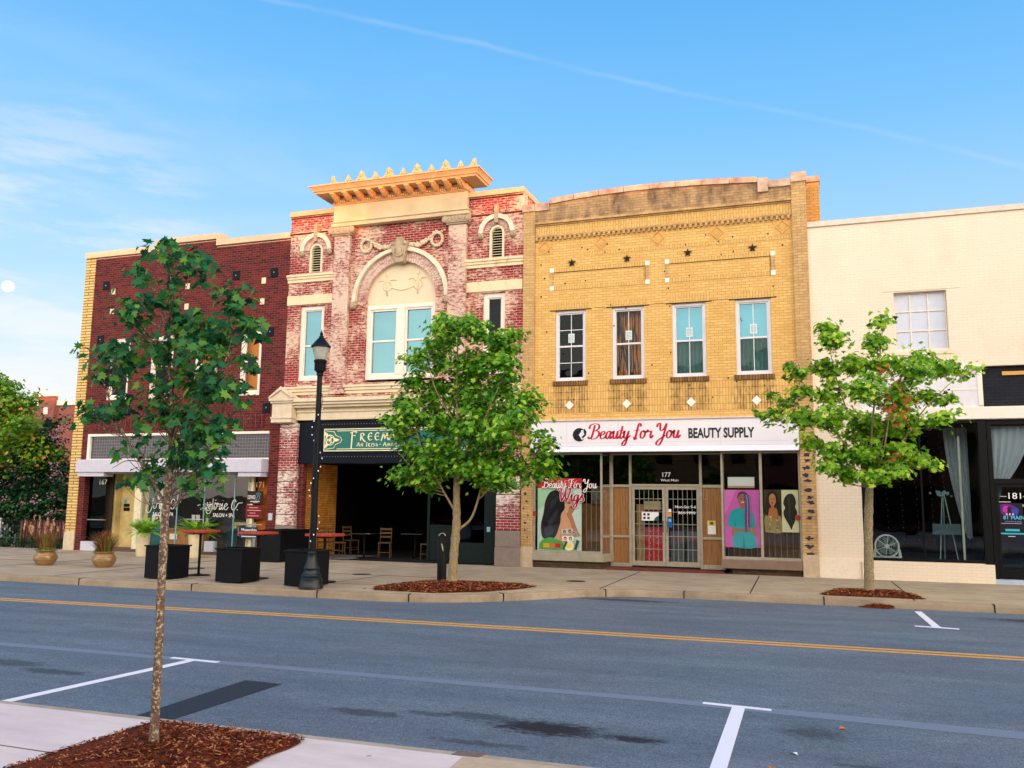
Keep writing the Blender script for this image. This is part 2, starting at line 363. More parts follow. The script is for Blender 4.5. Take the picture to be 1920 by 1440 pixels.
GL = {  # hand-drawn script alphabet: strokes in x-height units, advance
 'B': ([[(.55, 1.85), (.42, 1.0), (.2, .12), (-.1, .05), (-.25, .3)], [(-.15, 1.35), (-.05, 1.8), (.5, 2.02), (1.05, 1.9), (1.15, 1.5), (.85, 1.15), (.45, 1.06)], [(.5, 1.06), (1.1, 1.0), (1.2, .55), (.85, .08), (.3, .0), (0, .2)]], 1.35),
 'e': ([[(0, .42), (.4, .55), (.62, .8), (.45, 1.0), (.18, .8), (.08, .35), (.25, .02), (.55, .06), (.85, .4)]], .78),
 'a': ([[(.62, .85), (.42, 1.0), (.15, .75), (.08, .25), (.25, .0), (.5, .3), (.7, .98)], [(.72, .98), (.6, .3), (.7, .02), (1.0, .4)]], .92),
 'u': ([[(-.05, .6), (.15, 1.0), (.1, .3), (.25, .0), (.5, .25), (.7, 1.0)], [(.7, 1.0), (.6, .3), (.7, .02), (1.0, .4)]], .92),
 't': ([[(.35, 1.65), (.2, .8), (.12, .2), (.28, .0), (.6, .4)], [(-.08, 1.05), (.5, 1.1)]], .52),
 'y': ([[(-.05, .6), (.15, 1.0), (.1, .3), (.28, .02), (.5, .3), (.7, 1.0)], [(.7, 1.0), (.5, -.3), (.25, -.9), (-.05, -.75), (.2, -.3), (1.0, .4)]], .95),
 'f': ([[(.75, 1.55), (.68, 1.9), (.45, 1.85), (.3, 1.0), (.15, .1), (.0, -.2)], [(-.1, .2), (.1, -.12), (.35, .1)], [(-.05, 1.02), (.6, 1.08)]], .72),
 'o': ([[(.45, 1.0), (.15, .8), (.08, .25), (.3, .0), (.6, .3), (.65, .85), (.42, 1.0), (.55, .8), (.95, .85)]], .86),
 'r': ([[(-.05, .75), (.12, 1.08), (.25, .85), (.6, .92), (.52, .4), (.62, .02), (.9, .4)]], .82),
 'Y': ([[(-.1, 1.45), (.05, 1.85), (.3, 1.9), (.35, 1.3), (.45, 1.0), (.8, 1.15), (1.15, 1.9)], [(1.15, 1.9), (.95, .8), (.7, -.3), (.35, -.9), (0, -.75), (.2, -.3), (1.1, .35)]], 1.2),
 'F': ([[(-.1, 1.5), (.1, 1.85), (.7, 1.85), (1.2, 2.0)], [(.65, 1.85), (.5, 1.0), (.3, .15), (0, .0), (-.15, .3)], [(.25, 1.0), (.9, 1.05)]], 1.05),
 'W': ([[(-.2, 1.5), (.05, 1.9), (.35, 1.8), (.3, .9), (.4, .02)], [(.4, .02), (.8, .9), (1.05, 1.75)], [(1.05, 1.75), (.98, .9), (1.1, .02)], [(1.1, .02), (1.5, .9), (1.75, 1.9), (1.55, 1.75)]], 1.75),
 'i': ([[(0, .6), (.2, 1.0), (.1, .3), (.22, .02), (.5, .4)], [(.27, 1.4), (.29, 1.48)]], .46),
 'g': ([[(.62, .85), (.42, 1.0), (.15, .75), (.08, .3), (.25, .05), (.5, .35), (.7, .98)], [(.72, .98), (.55, -.2), (.3, -.8), (0, -.7), (.2, -.3), (.95, .4)]], .9),
 's': ([[(0, .3), (.4, 1.02), (.4, .7), (.55, .3), (.35, .0), (.05, .12)]], .66),
 'J': ([[(1.0, 1.75), (.95, 1.0), (.8, .1), (.4, -.6), (-.1, -.55), (-.3, .0), (.0, .6), (.5, .85), (.85, .9)]], 1.1),
 'n': ([[(0, .9), (.12, .95), (.08, .0)], [(.08, .3), (.4, .98), (.6, .85), (.55, .15), (.75, .02)]], .8),
 'C': ([[(1.0, 1.3), (.85, 1.65), (.45, 1.5), (.2, .8), (.3, .12), (.7, .02), (1.1, .5), (1.5, 1.1), (2.3, 1.2)]], 1.3),
 '.': ([[(0, .02), (.06, .06)]], .3), ' ': ([], .55)}
def script(s, x, z, y, xh, mat, parent, name='lettering', pen=.16, thin=.05, slant=.0, depth=.005, grow=0.0, build=True, mb=None, mi=0):
    m = mb or MB(); cx = 0
    for ch in s:
        st, adv = GL[ch]
        for k_, pts in enumerate(st):
            P = spline(pts); L = []; Rr = []
            for i, p in enumerate(P):
                t = P[min(i + 1, len(P) - 1)] - P[max(i - 1, 0)]; ln = math.hypot(*t) or 1; t = t / ln
                w = thin + (pen - thin) * max(0, abs(t[1])) ** 1.5
                if 0 < i < len(P) - 1: pass
                w = w / 2 + grow; nx, nz = -t[1], t[0]
                px, pz = (cx + p[0] + p[1] * slant), p[1]
                L.append((x + (px + nx * w) * xh, z + (pz + nz * w) * xh)); Rr.append((x + (px - nx * w) * xh, z + (pz - nz * w) * xh))
            n = len(L); dy = depth + .0004 * k_
            vs_ = [(a, y - dy, b) for a, b in L] + [(a, y - dy, b) for a, b in Rr] + [(a, y, b) for a, b in L] + [(a, y, b) for a, b in Rr]
            fs = []
            for i in range(n - 1):
                fs += [(i, i + 1, n + i + 1, n + i), (i, 2 * n + i, 2 * n + i + 1, i + 1), (n + i, n + i + 1, 3 * n + i + 1, 3 * n + i)]
            fs += [(0, n, 3 * n, 2 * n), (n - 1, 3 * n - 1, 4 * n - 1, 2 * n - 1)]
            m.add(vs_, fs, mi)
        cx += adv
    if not build: return cx * xh
    return m.build(name, mat, parent)
class Art:
    """flat printed artwork made of thin layers on a sheet at plane y (facing -Y)"""
    def __init__(s, x0, x1, z0, z1, y): s.x0, s.w, s.z0, s.h, s.y = x0, x1 - x0, z0, z1 - z0, y; s.m = MB(); s.mats = []; s.k = 0
    def mi(s, c):
        if isinstance(c, tuple):
            nm = 'print_%02x%02x%02x' % c; c = plain(nm, S(*c), .45, .3, var=.05, vs_=9)
        if c not in s.mats: s.mats.append(c)
        return s.mats.index(c)
    def P(s, u, v): return (s.x0 + u * s.w, s.z0 + v * s.h)
    def poly(s, pts, c, smooth=False):
        if smooth: pts = [tuple(q) for q in spline(list(pts) + [pts[0]], 5)][:-1]
        s.k += 1; y = s.y - .0012 * s.k
        s.m.pxz([s.P(*p) for p in pts], y, y + .001, s.mi(c)); return s
    def rect(s, u0, u1, v0, v1, c): return s.poly([(u0, v0), (u1, v0), (u1, v1), (u0, v1)], c)
    def ell(s, u, v, ru, rv, c, rot=0, n=20):
        p = []
        for i in range(n):
            a = 2 * math.pi * i / n; dx, dz = ru * s.w * math.cos(a), rv * s.h * math.sin(a)
            p.append((u + (dx * math.cos(rot) - dz * math.sin(rot)) / s.w, v + (dx * math.sin(rot) + dz * math.cos(rot)) / s.h))
        return s.poly(p, c)
    def build(s, name, parent=None): return s.m.build(name, s.mats, parent)
# ================================================================ ground
def asphaltmat():
    m = NT('asphalt'); v = m.obj
    fine = m.noise(v, 70, 6, .85); mid = m.noise(m.map(v, (.35, 1.6, 1)), 1.2, 6, .6); big = m.noise(v, .25, 3)
    c = m.mix(m.rng(fine, .36, .64), S(40, 49, 60), S(130, 143, 155))
    c = m.mix(m.rng(mid, .3, .7, 0, .9), c, m.mix(1, c, (.62, .66, .72, 1), 'MULTIPLY'))
    c = m.mix(m.rng(big, .35, .65, 0, .6), c, m.mix(1, c, (1.25, 1.22, 1.15, 1), 'MULTIPLY'))
    c = m.mix(m.rng(m.noise(m.map(v, (1, 1.5, 1)), 3.4, 7, .75), .42, .62, 0, .55), c, m.mix(1, c, (1.3, 1.28, 1.22, 1), 'MULTIPLY'))
    c = m.mix(m.rng(m.noise(m.map(v, (.8, 2, 1), (5, 2, 0)), 7, 6, .7), .56, .68, 0, .6), c, m.mix(1, c, (.5, .52, .56, 1), 'MULTIPLY'))
    x = m.xyz()
    # scattered bright chips
    vo = m.n('ShaderNodeTexVoronoi'); m.l(v, vo.inputs['Vector']); vo.inputs['Scale'].default_value = 38
    c = m.mix(m.rng(vo.outputs['Distance'], .16, .07, 0, .7), c, S(176, 186, 194))
    c = m.mix(m.rng(m.noise(v, .45, 4), .4, .65, 0, .5), c, m.mix(1, c, (.82, 1.06, 1.06, 1), 'MULTIPLY'))
    # fine cracks and small dark flecks drawn along the lane
    vf = m.n('ShaderNodeTexVoronoi'); m.l(m.map(v, (1.0, 3.2, 1)), vf.inputs['Vector']); vf.inputs['Scale'].default_value = 1.7
    c = m.mix(m.rng(m.math('ADD', vf.outputs['Distance'], m.math('MULTIPLY', m.noise(v, 12, 3), .2)), .17, .12, 0, .75), c, S(30, 32, 36))
    # tyre-polished lanes
    for yc, w in ((-9.0, .35), (-8.2, .3), (-11.7, .4), (-13.2, .4)):
        d = m.math('ABSOLUTE', m.math('SUBTRACT', x[1], yc)); c = m.mix(m.rng(d, w, 0, 0, .16), c, S(60, 66, 76))
    # oil stains in the bays
    def blob(c, cx, cy, rx, ry, strength, col=S(20, 22, 27), edge=.35):
        q = m.map(v, (1 / rx, 1 / ry, 0), (-cx / rx, -cy / ry, 0)); ln = m.n('ShaderNodeVectorMath', operation='LENGTH'); m.l(q, ln.inputs[0])
        dn = m.math('ADD', ln.outputs['Value'], m.math('MULTIPLY', m.math('SUBTRACT', m.noise(m.map(v, (1, 2.0, 1), (cx, 0, 0)), 8, 8, .78), .5), 2.6))
        return m.mix(m.rng(dn, 1.0, 1.0 - edge, 0, strength), c, col)
    c = blob(c, -2.2, -15.8, .62, .28, .95, S(16, 17, 21), .5); c = blob(c, -1.45, -15.87, .3, .12, .9, S(18, 19, 22), .5); c = blob(c, -3.9, -15.88, .42, .13, .6, S(28, 34, 40)); c = blob(c, -3.35, -15.7, .3, .09, .55, S(28, 34, 40)); c = blob(c, -2.9, -15.62, .4, .14, .6, S(26, 30, 38))
    c = blob(c, -.05, -15.1, .42, .32, .6, edge=.8); c = blob(c, -8.0, -15.5, .5, .14, .6); c = blob(c, -8.9, -15.3, .6, .2, .5)
    c = blob(c, -3.6, -5.75, 1.1, .22, .75); c = blob(c, 3.9, -5.95, 1.3, .3, .8); c = blob(c, -2.6, -16.45, .5, .08, .5); c = blob(c, .35, -16.0, .3, .06, .5)
    c = blob(c, -5.95, -15.9, .9, .25, .3, S(120, 116, 116), .9); c = blob(c, -.5, -16.3, .5, .2, .3, S(140, 138, 150), .9)
    m.base(c, .82, .35); m.bump(fine, .45, .004)
    return m.mat
def concretemat(name, c1, c2, joint=None, jc=S(80, 72, 62), warm=None):
    m = NT(name); v = m.obj
    a = m.noise(v, .9, 7, .65); b = m.noise(m.map(v, (.5, 2.2, 1)), 2.2, 6, .7); f = m.noise(v, 90, 3)
    c = m.mix(m.rng(a, .3, .7), c1, c2); c = m.mix(m.rng(b, .42, .72, 0, .8 if joint is None else joint), c, m.mix(1, c, (.6, .56, .52, 1), 'MULTIPLY'))
    c = m.mix(m.rng(f, .3, .7, 0, .25), c, m.mix(1, c, (.75, .75, .75, 1), 'MULTIPLY'))
    vo = m.n('ShaderNodeTexVoronoi'); m.l(v, vo.inputs['Vector']); vo.inputs['Scale'].default_value = 2.4
    c = m.mix(m.rng(vo.outputs['Distance'], .06, .03, 0, .5), c, S(70, 64, 58))
    m.base(c, .9, .2); m.bump(f, .25, .003); MATS[name] = m.mat; return m.mat
ASPH = asphaltmat()
CONC = concretemat('sidewalk_concrete', S(194, 178, 150), S(164, 150, 126))
CONC2 = concretemat('near_concrete', S(230, 214, 206), S(216, 200, 194), joint=.3)
KERB = concretemat('kerb_concrete', S(182, 164, 138), S(150, 134, 112))
KERB2 = concretemat('near_kerb_concrete', S(196, 182, 160), S(156, 142, 124))
def sheet(name, poly, z, mat, kind='structure'):
    me = bpy.data.meshes.new(name); me.from_pydata([(x, y, z) for x, y in poly], [], [tuple(range(len(poly)))]); me.materials.append(mat)
    return tag(link(name, me), kind=kind)
m_ = NT('bare_ground'); m_.base(m_.mix(m_.rng(m_.noise(m_.obj, .05, 5), .3, .7), S(96, 100, 84), S(120, 114, 98)), .95, .1)
sheet('ground', [(-3000, -3000), (3000, -3000), (3000, 3000), (-3000, 3000)], -.19, m_.mat)
sheet('road', [(-160, -17.4), (160, -17.4), (160, -4.3), (-160, -4.3)], -.15, ASPH)
# far pavement edge with the bulb-out
EDGE = [(-160, -7.95), (-8.0, -7.95), (-7.3, -7.85), (-6.6, -7.6), (-6.0, -7.2), (-5.45, -6.65), (-4.95, -6.05), (-4.45, -5.5), (-3.9, -5.15), (-3.3, -4.98), (-2.6, -4.92), (160, -4.75)]
def offset(path, d):
    out = []
    for i, p in enumerate(path):
        a = path[max(i - 1, 0)]; b = path[min(i + 1, len(path) - 1)]; tx, ty = b[0] - a[0], b[1] - a[1]; l = math.hypot(tx, ty); out.append((p[0] - ty / l * d, p[1] + tx / l * d))
    return out
INN = offset(EDGE, .19)
kb = MB()
def kerb_run(mb, e, n, z0, z1, cut):
    """kerb stones between outer path e and inner path n with a rounded nose and open joints"""
    pr = [(0.0, z0), (0.012, z1 - .05), (.03, z1 - .018), (.06, z1), (1.0, z1 + .004)]
    # resample
    pts = []
    for i in range(len(e) - 1):
        L = math.dist(e[i], e[i + 1]); k = max(1, int(min(L, 60) / .5)) if L > 1 else 2
        if abs(e[i][0]) > 100 or abs(e[i + 1][0]) > 100: k = 60
        for j in range(k):
            t = j / k; pts.append(((e[i][0] * (1 - t) + e[i + 1][0] * t, e[i][1] * (1 - t) + e[i + 1][1] * t), (n[i][0] * (1 - t) + n[i + 1][0] * t, n[i][1] * (1 - t) + n[i + 1][1] * t)))
    pts.append((e[-1], n[-1]))
    vs_ = []; fs = []; q = len(pr)
    for a, b in pts:
        for u, z in pr: vs_.append((a[0] + (b[0] - a[0]) * u, a[1] + (b[1] - a[1]) * u, z + rnd.uniform(-.003, .003)))
    for i in range(len(pts) - 1):
        for k in range(q - 1): fs.append((i * q + k, (i + 1) * q + k, (i + 1) * q + k + 1, i * q + k + 1))
    mb.add(vs_, fs)
kerb_run(kb, EDGE, INN, -.155, -.012, 3)
tag(kb.build('kerb', KERB, None, smooth=True), kind='structure')
jt = MB()
for jx in (-15.3, -12.3, -9.3, -7.35, -5.75, -4.1, -2.55, .15, 3.1, -18.4):
    for i in range(len(EDGE) - 1):
        if EDGE[i][0] <= jx < EDGE[i + 1][0]:
            t = (jx - EDGE[i][0]) / (EDGE[i + 1][0] - EDGE[i][0]); ax = EDGE[i][0] + (EDGE[i + 1][0] - EDGE[i][0]) * t; ay = EDGE[i][1] + (EDGE[i + 1][1] - EDGE[i][1]) * t
            nx, ny = INN[i][0] * (1 - t) + INN[i + 1][0] * t, INN[i][1] * (1 - t) + INN[i + 1][1] * t
            dx, dy = nx - ax, ny - ay; l = math.hypot(dx, dy); ux, uy = dx / l, dy / l; px, py = -uy * .011, ux * .011
            A = (ax - ux * .006, ay - uy * .006); B_ = (nx, ny)
            jt.pxy([(A[0] - px, A[1] - py), (A[0] + px, A[1] + py), (B_[0] + px, B_[1] + py), (B_[0] - px, B_[1] - py)], -.15, -.002)
tag(jt.build('kerb_joint', plain('joint_dark', S(48, 42, 38), .95, .1)), kind='structure')
pav = MB(); pav.pxy(INN + [(160, 14), (-160, 14)], -.16, 0.0)
tag(pav.build('sidewalk', CONC), kind='structure')
# score lines in the far pavement
sj = MB()
def groove(mb, a, b, w=.012, z=.003):
    dx, dy = b[0] - a[0], b[1] - a[1]; l = math.hypot(dx, dy); px, py = -dy / l * w, dx / l * w
    mb.pxy([(a[0] - px, a[1] - py), (b[0] - px, b[1] - py), (b[0] + px, b[1] + py), (a[0] + px, a[1] + py)], z - .002, z + .001)
for x in (-4.3, -1.3, 1.73, 4.8, 7.8, -19.6, -16.3, -22.9, -26):
    y0 = -4.8 if x > -3.5 else (-5.2 if x > -5 else -7.74); groove(sj, (x - .02, -.3), (x + .05, y0 + .03))
groove(sj, (-30, -4.35), (-8.2, -4.35), .008); groove(sj, (-13.1, -.3), (-13.1, -7.72), .008); groove(sj, (-10.2, -6.6), (-8.3, -6.4), .006); groove(sj, (-9.9, -7.7), (-9.7, -4.35), .008)
tag(sj.build('sidewalk_joint', plain('joint_dark', S(48, 42, 38), .95, .1)), kind='structure')
# near pavement, kerb first
nk = MB(); kerb_run(nk, [(-120, -17.19), (120, -17.19)], [(-120, -17.32), (120, -17.32)], -.155, -.012, 3)
tag(nk.build('near_kerb', KERB2, None, smooth=True), kind='structure')
pn = MB(); pn.pxy([(-120, -17.32), (120, -17.32), (120, -44), (-120, -44)], -.16, 0.0)
tag(pn.build('near_sidewalk', CONC2), kind='structure')
nj = MB(); groove(nj, (-12, -18.1), (-5.06, -18.29), .005); groove(nj, (-9.4, -17.33), (-9.8, -22), .005)
nj.pxy([(-2.46, -17.315), (-2.27, -17.315), (-2.25, -17.2), (-2.44, -17.2)], -.012, .0015)
tag(nj.build('near_sidewalk_joint', plain('joint_near', S(120, 104, 98), .95, .1)), kind='structure')
bp = MB(); bp.pxy([(-2.36, -17.325), (20, -17.325), (20, -20), (-2.2, -20)], .0, .004)
tag(bp.build('near_paving_strip', plain('tan_pavers', S(190, 168, 140), .9, .2, var=.10, vs_=14, bump=.3)), kind='structure')
# markings
def worn(name, c, wear=.5, under=None):
    m = NT(name); v = m.obj; f = m.noise(v, 30, 6, .7)
    m.base(m.mix(m.rng(f, wear, wear + .18), c, tuple(x * .55 for x in c[:3]) + (1,)), .7, .3); MATS[name] = m.mat; return m.mat
YEL = worn('yellow_paint', S(214, 160, 78), .52); WHT = worn('white_road_paint', S(232, 232, 236), .62); PALE = worn('faded_paint', S(114, 127, 143), .56)
ml = MB(); CL = [(-160, -14.5), (-40, -11.6), (-20, -10.85), (-14.3, -10.62), (-8.8, -10.40), (-4.4, -10.31), (-.6, -10.26), (2.5, -10.25), (40, -10.2), (160, -10.1)]
for o1, o2 in ((.05, .155), (-.155, -.05)):
    A_, B_ = offset(CL, o1), offset(CL, o2); ml.pxy(A_ + B_[::-1], -.149, -.1455)
tag(ml.build('centre_line', YEL), kind='structure')
tag(MB().pxy([(-160, -14.20), (-1.5, -14.27), (2.5, -14.45), (60, -15.1), (60, -15.42), (2.5, -14.75), (-1.5, -14.45), (-160, -14.40)], -.149, -.1465).build('parking_edge_line', PALE), kind='structure')
def stall(a, b, w, t0, t1, tw=.09):
    m = MB(); dx, dy = b[0] - a[0], b[1] - a[1]; l = math.hypot(dx, dy); px, py = -dy / l * w, dx / l * w
    m.pxy([(a[0] - px, a[1] - py), (b[0] - px, b[1] - py), (b[0] + px, b[1] + py), (a[0] + px, a[1] + py)], -.149, -.1445)
    m.pxy([(t0[0], t0[1] - tw / 2), (t1[0], t1[1] - tw / 2), (t1[0], t1[1] + tw / 2), (t0[0], t0[1] + tw / 2)], -.149, -.1430)
    tag(m.build('parking_line', WHT), kind='structure')
stall((-7.26, -17.17), (-7.05, -14.33), .055, (-7.38, -14.33), (-6.68, -14.37), .07)
stall((-.71, -17.17), (-.73, -14.40), .06, (-1.07, -14.34), (-.43, -14.40), .075)
stall((1.77, -5.3), (1.82, -7.46), .06, (1.5, -7.47), (2.13, -7.56), .09)
pm = NT('patch_asphalt'); pm.base(pm.mix(pm.rng(pm.noise(pm.obj, 60, 5, .7), .3, .7), S(26, 34, 42), S(46, 56, 64)), .75, .35); pm.bump(pm.noise(pm.obj, 200, 2), .3, .003)
tag(MB().pxy([(-5.72, -16.75), (-5.33, -16.73), (-5.30, -15.12), (-5.77, -15.10)], -.149, -.1465).build('road_patch', pm.mat), kind='structure')
# mulch beds
def mulchmat():
    m = NT('bark_mulch'); m.base(m.mix(m.rng(m.noise(m.obj, 45, 5, .8), .3, .7), S(62, 24, 12), S(134, 62, 34)), .95, .1); m.bump(m.noise(m.obj, 60, 4), 1, .02); return m.mat
MULCH = mulchmat(); CH1 = plain('bark_chip', S(128, 62, 36), .9, .1, var=.4, vs_=3); CH2 = plain('pale_bark_chip', S(176, 116, 76), .9, .1, var=.3, vs_=3); CH3 = plain('dark_bark_chip', S(60, 26, 16), .9, .1, var=.3, vs_=3)
def inside(x, y, poly):
    c = False; n = len(poly)
    for i in range(n):
        x1, y1 = poly[i]; x2, y2 = poly[(i + 1) % n]
        if (y1 > y) != (y2 > y) and x < (x2 - x1) * (y - y1) / (y2 - y1) + x1: c = not c
    return c
def mulch(name, poly, n, size, label):
    m = MB(); cx = sum(p[0] for p in poly) / len(poly); cy = sum(p[1] for p in poly) / len(poly)
    # gently mounded base with a ragged edge
    rings = [1.0, .8, .5, .2]; hs = [.004, .03, .05, .06]; N = 48; per = []
    for i in range(N):
        a = 2 * math.pi * i / N; r = 20
        lo, hi = 0, 20
        for _ in range(24):
            md = (lo + hi) / 2
            if inside(cx + md * math.cos(a), cy + md * math.sin(a), poly): lo = md
            else: hi = md
        per.append((math.cos(a) * lo, math.sin(a) * lo))
    vs_ = []; fs = []
    for k, (rr, h) in enumerate(zip(rings, hs)):
        for i, (dx, dy) in enumerate(per):
            j = 1 + rnd.uniform(-.03, .02) if k == 0 else 1; vs_.append((cx + dx * rr * j, cy + dy * rr * j, h + rnd.uniform(0, .008)))
    vs_.append((cx, cy, .062))
    for k in range(3):
        for i in range(N): j = (i + 1) % N; fs.append((k * N + i, k * N + j, (k + 1) * N + j, (k + 1) * N + i))
    for i in range(N): fs.append((3 * N + i, 3 * N + (i + 1) % N, 4 * N))
    m.add(vs_, fs, 0)
    xs = [p[0] for p in poly]; ys = [p[1] for p in poly]; k = 0
    while k < n:
        x, y = rnd.uniform(min(xs), max(xs)), rnd.uniform(min(ys), max(ys))
        if not inside(x, y, poly): 
            if rnd.random() > .03 or not inside((x + cx * .12) / 1.12, (y + cy * .12) / 1.12, poly): continue
        k += 1
        d = min(1, max(abs(x - cx) / (max(xs) - cx + .01), abs(y - cy) / (max(ys) - cy + .01))); z = .055 * (1 - d * d) + .012 + rnd.random() * .014
        L = size * rnd.uniform(.4, 1.5); w = size * rnd.uniform(.12, .3); a = rnd.uniform(0, 6.28); t = rnd.uniform(-.35, .35); r_ = rnd.uniform(-.6, .6)
        ux, uy, uz = math.cos(a) * L, math.sin(a) * L, t * L; vx, vy, vz = -math.sin(a) * w, math.cos(a) * w, r_ * w
        m.add([(x - ux - vx, y - uy - vy, z - uz - vz), (x + ux - vx, y + uy - vy, z + uz - vz), (x + ux + vx, y + uy + vy, z + uz + vz), (x - ux + vx, y - uy + vy, z - uz + vz)], [(0, 1, 2, 3)], rnd.choice((0, 1, 1, 2, 3, 3)) if rnd.random() < .93 else 2)
    return tag(m.build(name, [MULCH, CH1, CH2, CH3], norm=False), label, 'mulch', kind='stuff')
mulch('mulch_bed', [(-5.0, -19.6), (-5.03, -18.3), (-5.0, -17.8), (-5.02, -17.335), (-3.66, -17.335), (-3.58, -17.4), (-3.59, -17.7), (-3.6, -18.1), (-3.63, -19.6)], 9000, .018, 'red brown bark mulch around the near speckled tree trunk')
mulch('mulch_bed', [(-8.35, -7.45), (-7.0, -7.5), (-6.2, -6.9), (-5.75, -6.1), (-5.55, -5.4), (-6.2, -5.0), (-7.4, -4.95), (-8.3, -5.8), (-8.6, -6.8)], 6000, .03, 'red brown bark mulch round the tree beside the black post')
mulch('mulch_bed', [(.05, -4.52), (2.0, -4.52), (1.9, -3.9), (1.6, -3.25), (.9, -3.1), (.35, -3.35)], 2500, .03, 'red brown bark mulch round the tree before the white building')
mulch('mulch_bed', [(-21.2, -7.7), (-20.3, -7.6), (-20.0, -6.9), (-20.9, -6.5), (-22, -7)], 700, .03, 'sliver of brown mulch at the left edge of the pavement')
mulch('mulch_spill', [(.75, -5.02), (1.3, -5.1), (1.45, -4.88), (1.1, -4.83)], 140, .03, 'spilled mulch scraps in the gutter below the right tree').location.z = -.15
# ================================================================ buildings
REDB = brickmat('dark_red_brick', S(112, 40, 36), S(60, 20, 24), S(128, 84, 76), ms=.006, seed=2)
REDS = brickmat('dark_red_soldier_brick', S(104, 36, 38), S(74, 24, 30), S(150, 98, 92), vert=True, ms=.006, seed=5)
YPIER = brickmat('yellow_pier_brick', S(236, 206, 134), S(222, 186, 112), S(120, 88, 50), bw=.9, bh=.10, ms=.016, seed=1)
WORN = brickmat('worn_painted_brick', S(152, 40, 46), S(118, 28, 38), S(206, 164, 150), ms=.006, paint=(S(218, 190, 166), -.03, .04), seed=3)
WORNP = brickmat('worn_pilaster_brick', S(152, 50, 54), S(122, 34, 42), S(206, 168, 158), ms=.006, paint=(S(216, 192, 172), .02, .05), seed=8)
PIERM = brickmat('peeling_pier_brick', S(158, 56, 58), S(128, 40, 48), S(206, 184, 172), ms=.006, paint=(S(226, 216, 204), -.03, .035), stain=(S(70, 50, 58), .5), seed=11)
TAN = brickmat('tan_brick', S(232, 192, 118), S(218, 174, 98), S(168, 126, 74), ms=.005, stain=(S(196, 148, 84), .5), seed=4, bump=.4, dirt=.18)
TANV = brickmat('tan_soldier_brick', S(230, 190, 116), S(218, 176, 102), S(176, 134, 78), vert=True, ms=.006, seed=6, bump=.5)
TANP = brickmat('weathered_tan_brick', S(218, 182, 124), S(200, 162, 106), S(160, 130, 92), ms=.006, stain=(S(128, 98, 72), .5, .46), seed=9)
SOOT = brickmat('sooty_tan_brick', S(204, 168, 120), S(182, 146, 102), S(150, 122, 90), ms=.006, stain=(S(80, 62, 56), .85, .44), seed=19)
ORB = brickmat('sunlit_chimney_brick', S(230, 172, 98), S(216, 156, 82), S(180, 120, 70), ms=.007, seed=12)  # the low sun's orange is put into the chimney brick colour
CREAMB = brickmat('cream_painted_brick', S(240, 226, 204), S(238, 223, 200), S(226, 208, 184), ms=.005, bump=.35, seed=7, dirt=.10, stain=(S(216, 192, 164), .4))
DARKB = brickmat('black_painted_brick', S(34, 38, 48), S(26, 30, 40), S(20, 22, 30), seed=13)
BUFFIN = brickmat('ochre_inside_brick', S(206, 146, 62), S(180, 118, 44), S(140, 84, 36), ms=.008, stain=(S(236, 196, 110), .9), seed=14)
FARB = brickmat('far_red_brick', S(150, 88, 78), S(134, 74, 66), S(160, 116, 104), seed=15)
WINGLASS = glassmat('upper_window_glass', (.35, .50, .50, 1), .40, (.26, .52, .62, 1), .01)
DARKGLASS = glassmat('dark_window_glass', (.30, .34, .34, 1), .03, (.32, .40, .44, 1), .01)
CLEARGLASS = glassmat('clear_window_glass', (.9, .9, .85, 1), .03, (.35, .42, .45, 1), .01)
SHOPGLASS = glassmat('shop_glass', (.88, .92, .90, 1), .045, (1, 1, 1, 1), .004)
BLIND = plain('sky_tinted_blind', S(150, 190, 186), .9, .1, var=.06, vs_=1.2)  # teal blind with the sky's reflection mixed into its colour
TEALC = plain('teal_curtain', S(74, 112, 110), .9, .1, var=.35, vs_=2.2)
def stained(name, base_m, col, x0, x1, z0, z1): pass

def sash(parent, x0, x1, z0, z1, y=.10, fr=WHITE, glass=WINGLASS, glass2=None, back=BLIND, t=.09, rail=None, muntins=(), depth=.10, casing=None):
    """one window unit of a building: frame with sash rails, glass and the backing panel behind it"""
    w = MB(); w.frame(x0, x1, z0, z1, y, y + depth, t, t * 1.1)
    w.frame(x0 + t, x1 - t, z0 + t * 1.1, z1 - t, y + .03, y + depth + .01, .035)
    zr = (z0 + z1) / 2 if rail is None else rail
    if rail != 0: w.box(x0 + t + .035, x1 - t - .035, y + .035, y + depth - .005, zr - .025, zr + .025)
    o = w.build('window', fr, parent, bevel=.006)
    if muntins:
        mm = MB()
        for k, (a, b, c, d) in enumerate(muntins): mm.box(a, b, y + .052 + .002 * (k % 2), y + .066 + .002 * (k % 2), c, d)
        mm.build('muntin', fr, o)
    g = MB(); g.add([(x0 + t, y + .07, z0 + t), (x1 - t, y + .07, z0 + t), (x1 - t, y + .07, z1 - t), (x0 + t, y + .07, z1 - t)], [(0, 1, 2, 3)])
    g.f = []; g.v = []; g.m = []
    if rail == 0: zr = z0 + t
    g.add([(x0 + t, y + .07, zr), (x1 - t, y + .07, zr), (x1 - t, y + .07, z1 - t), (x0 + t, y + .07, z1 - t)], [(0, 1, 2, 3)]); g.build('pane', glass, o)
    if rail != 0: g = MB(); g.add([(x0 + t, y + .072, z0 + t), (x1 - t, y + .072, z0 + t), (x1 - t, y + .072, zr), (x0 + t, y + .072, zr)], [(0, 1, 2, 3)]); g.build('pane', glass2 or glass, o)
    bm = MB(); bm.box(x0 + .01, x1 - .01, y + .26, y + .28, z0 + .01, z1 - .01); bm.build('window_backing', back, o)
    return o
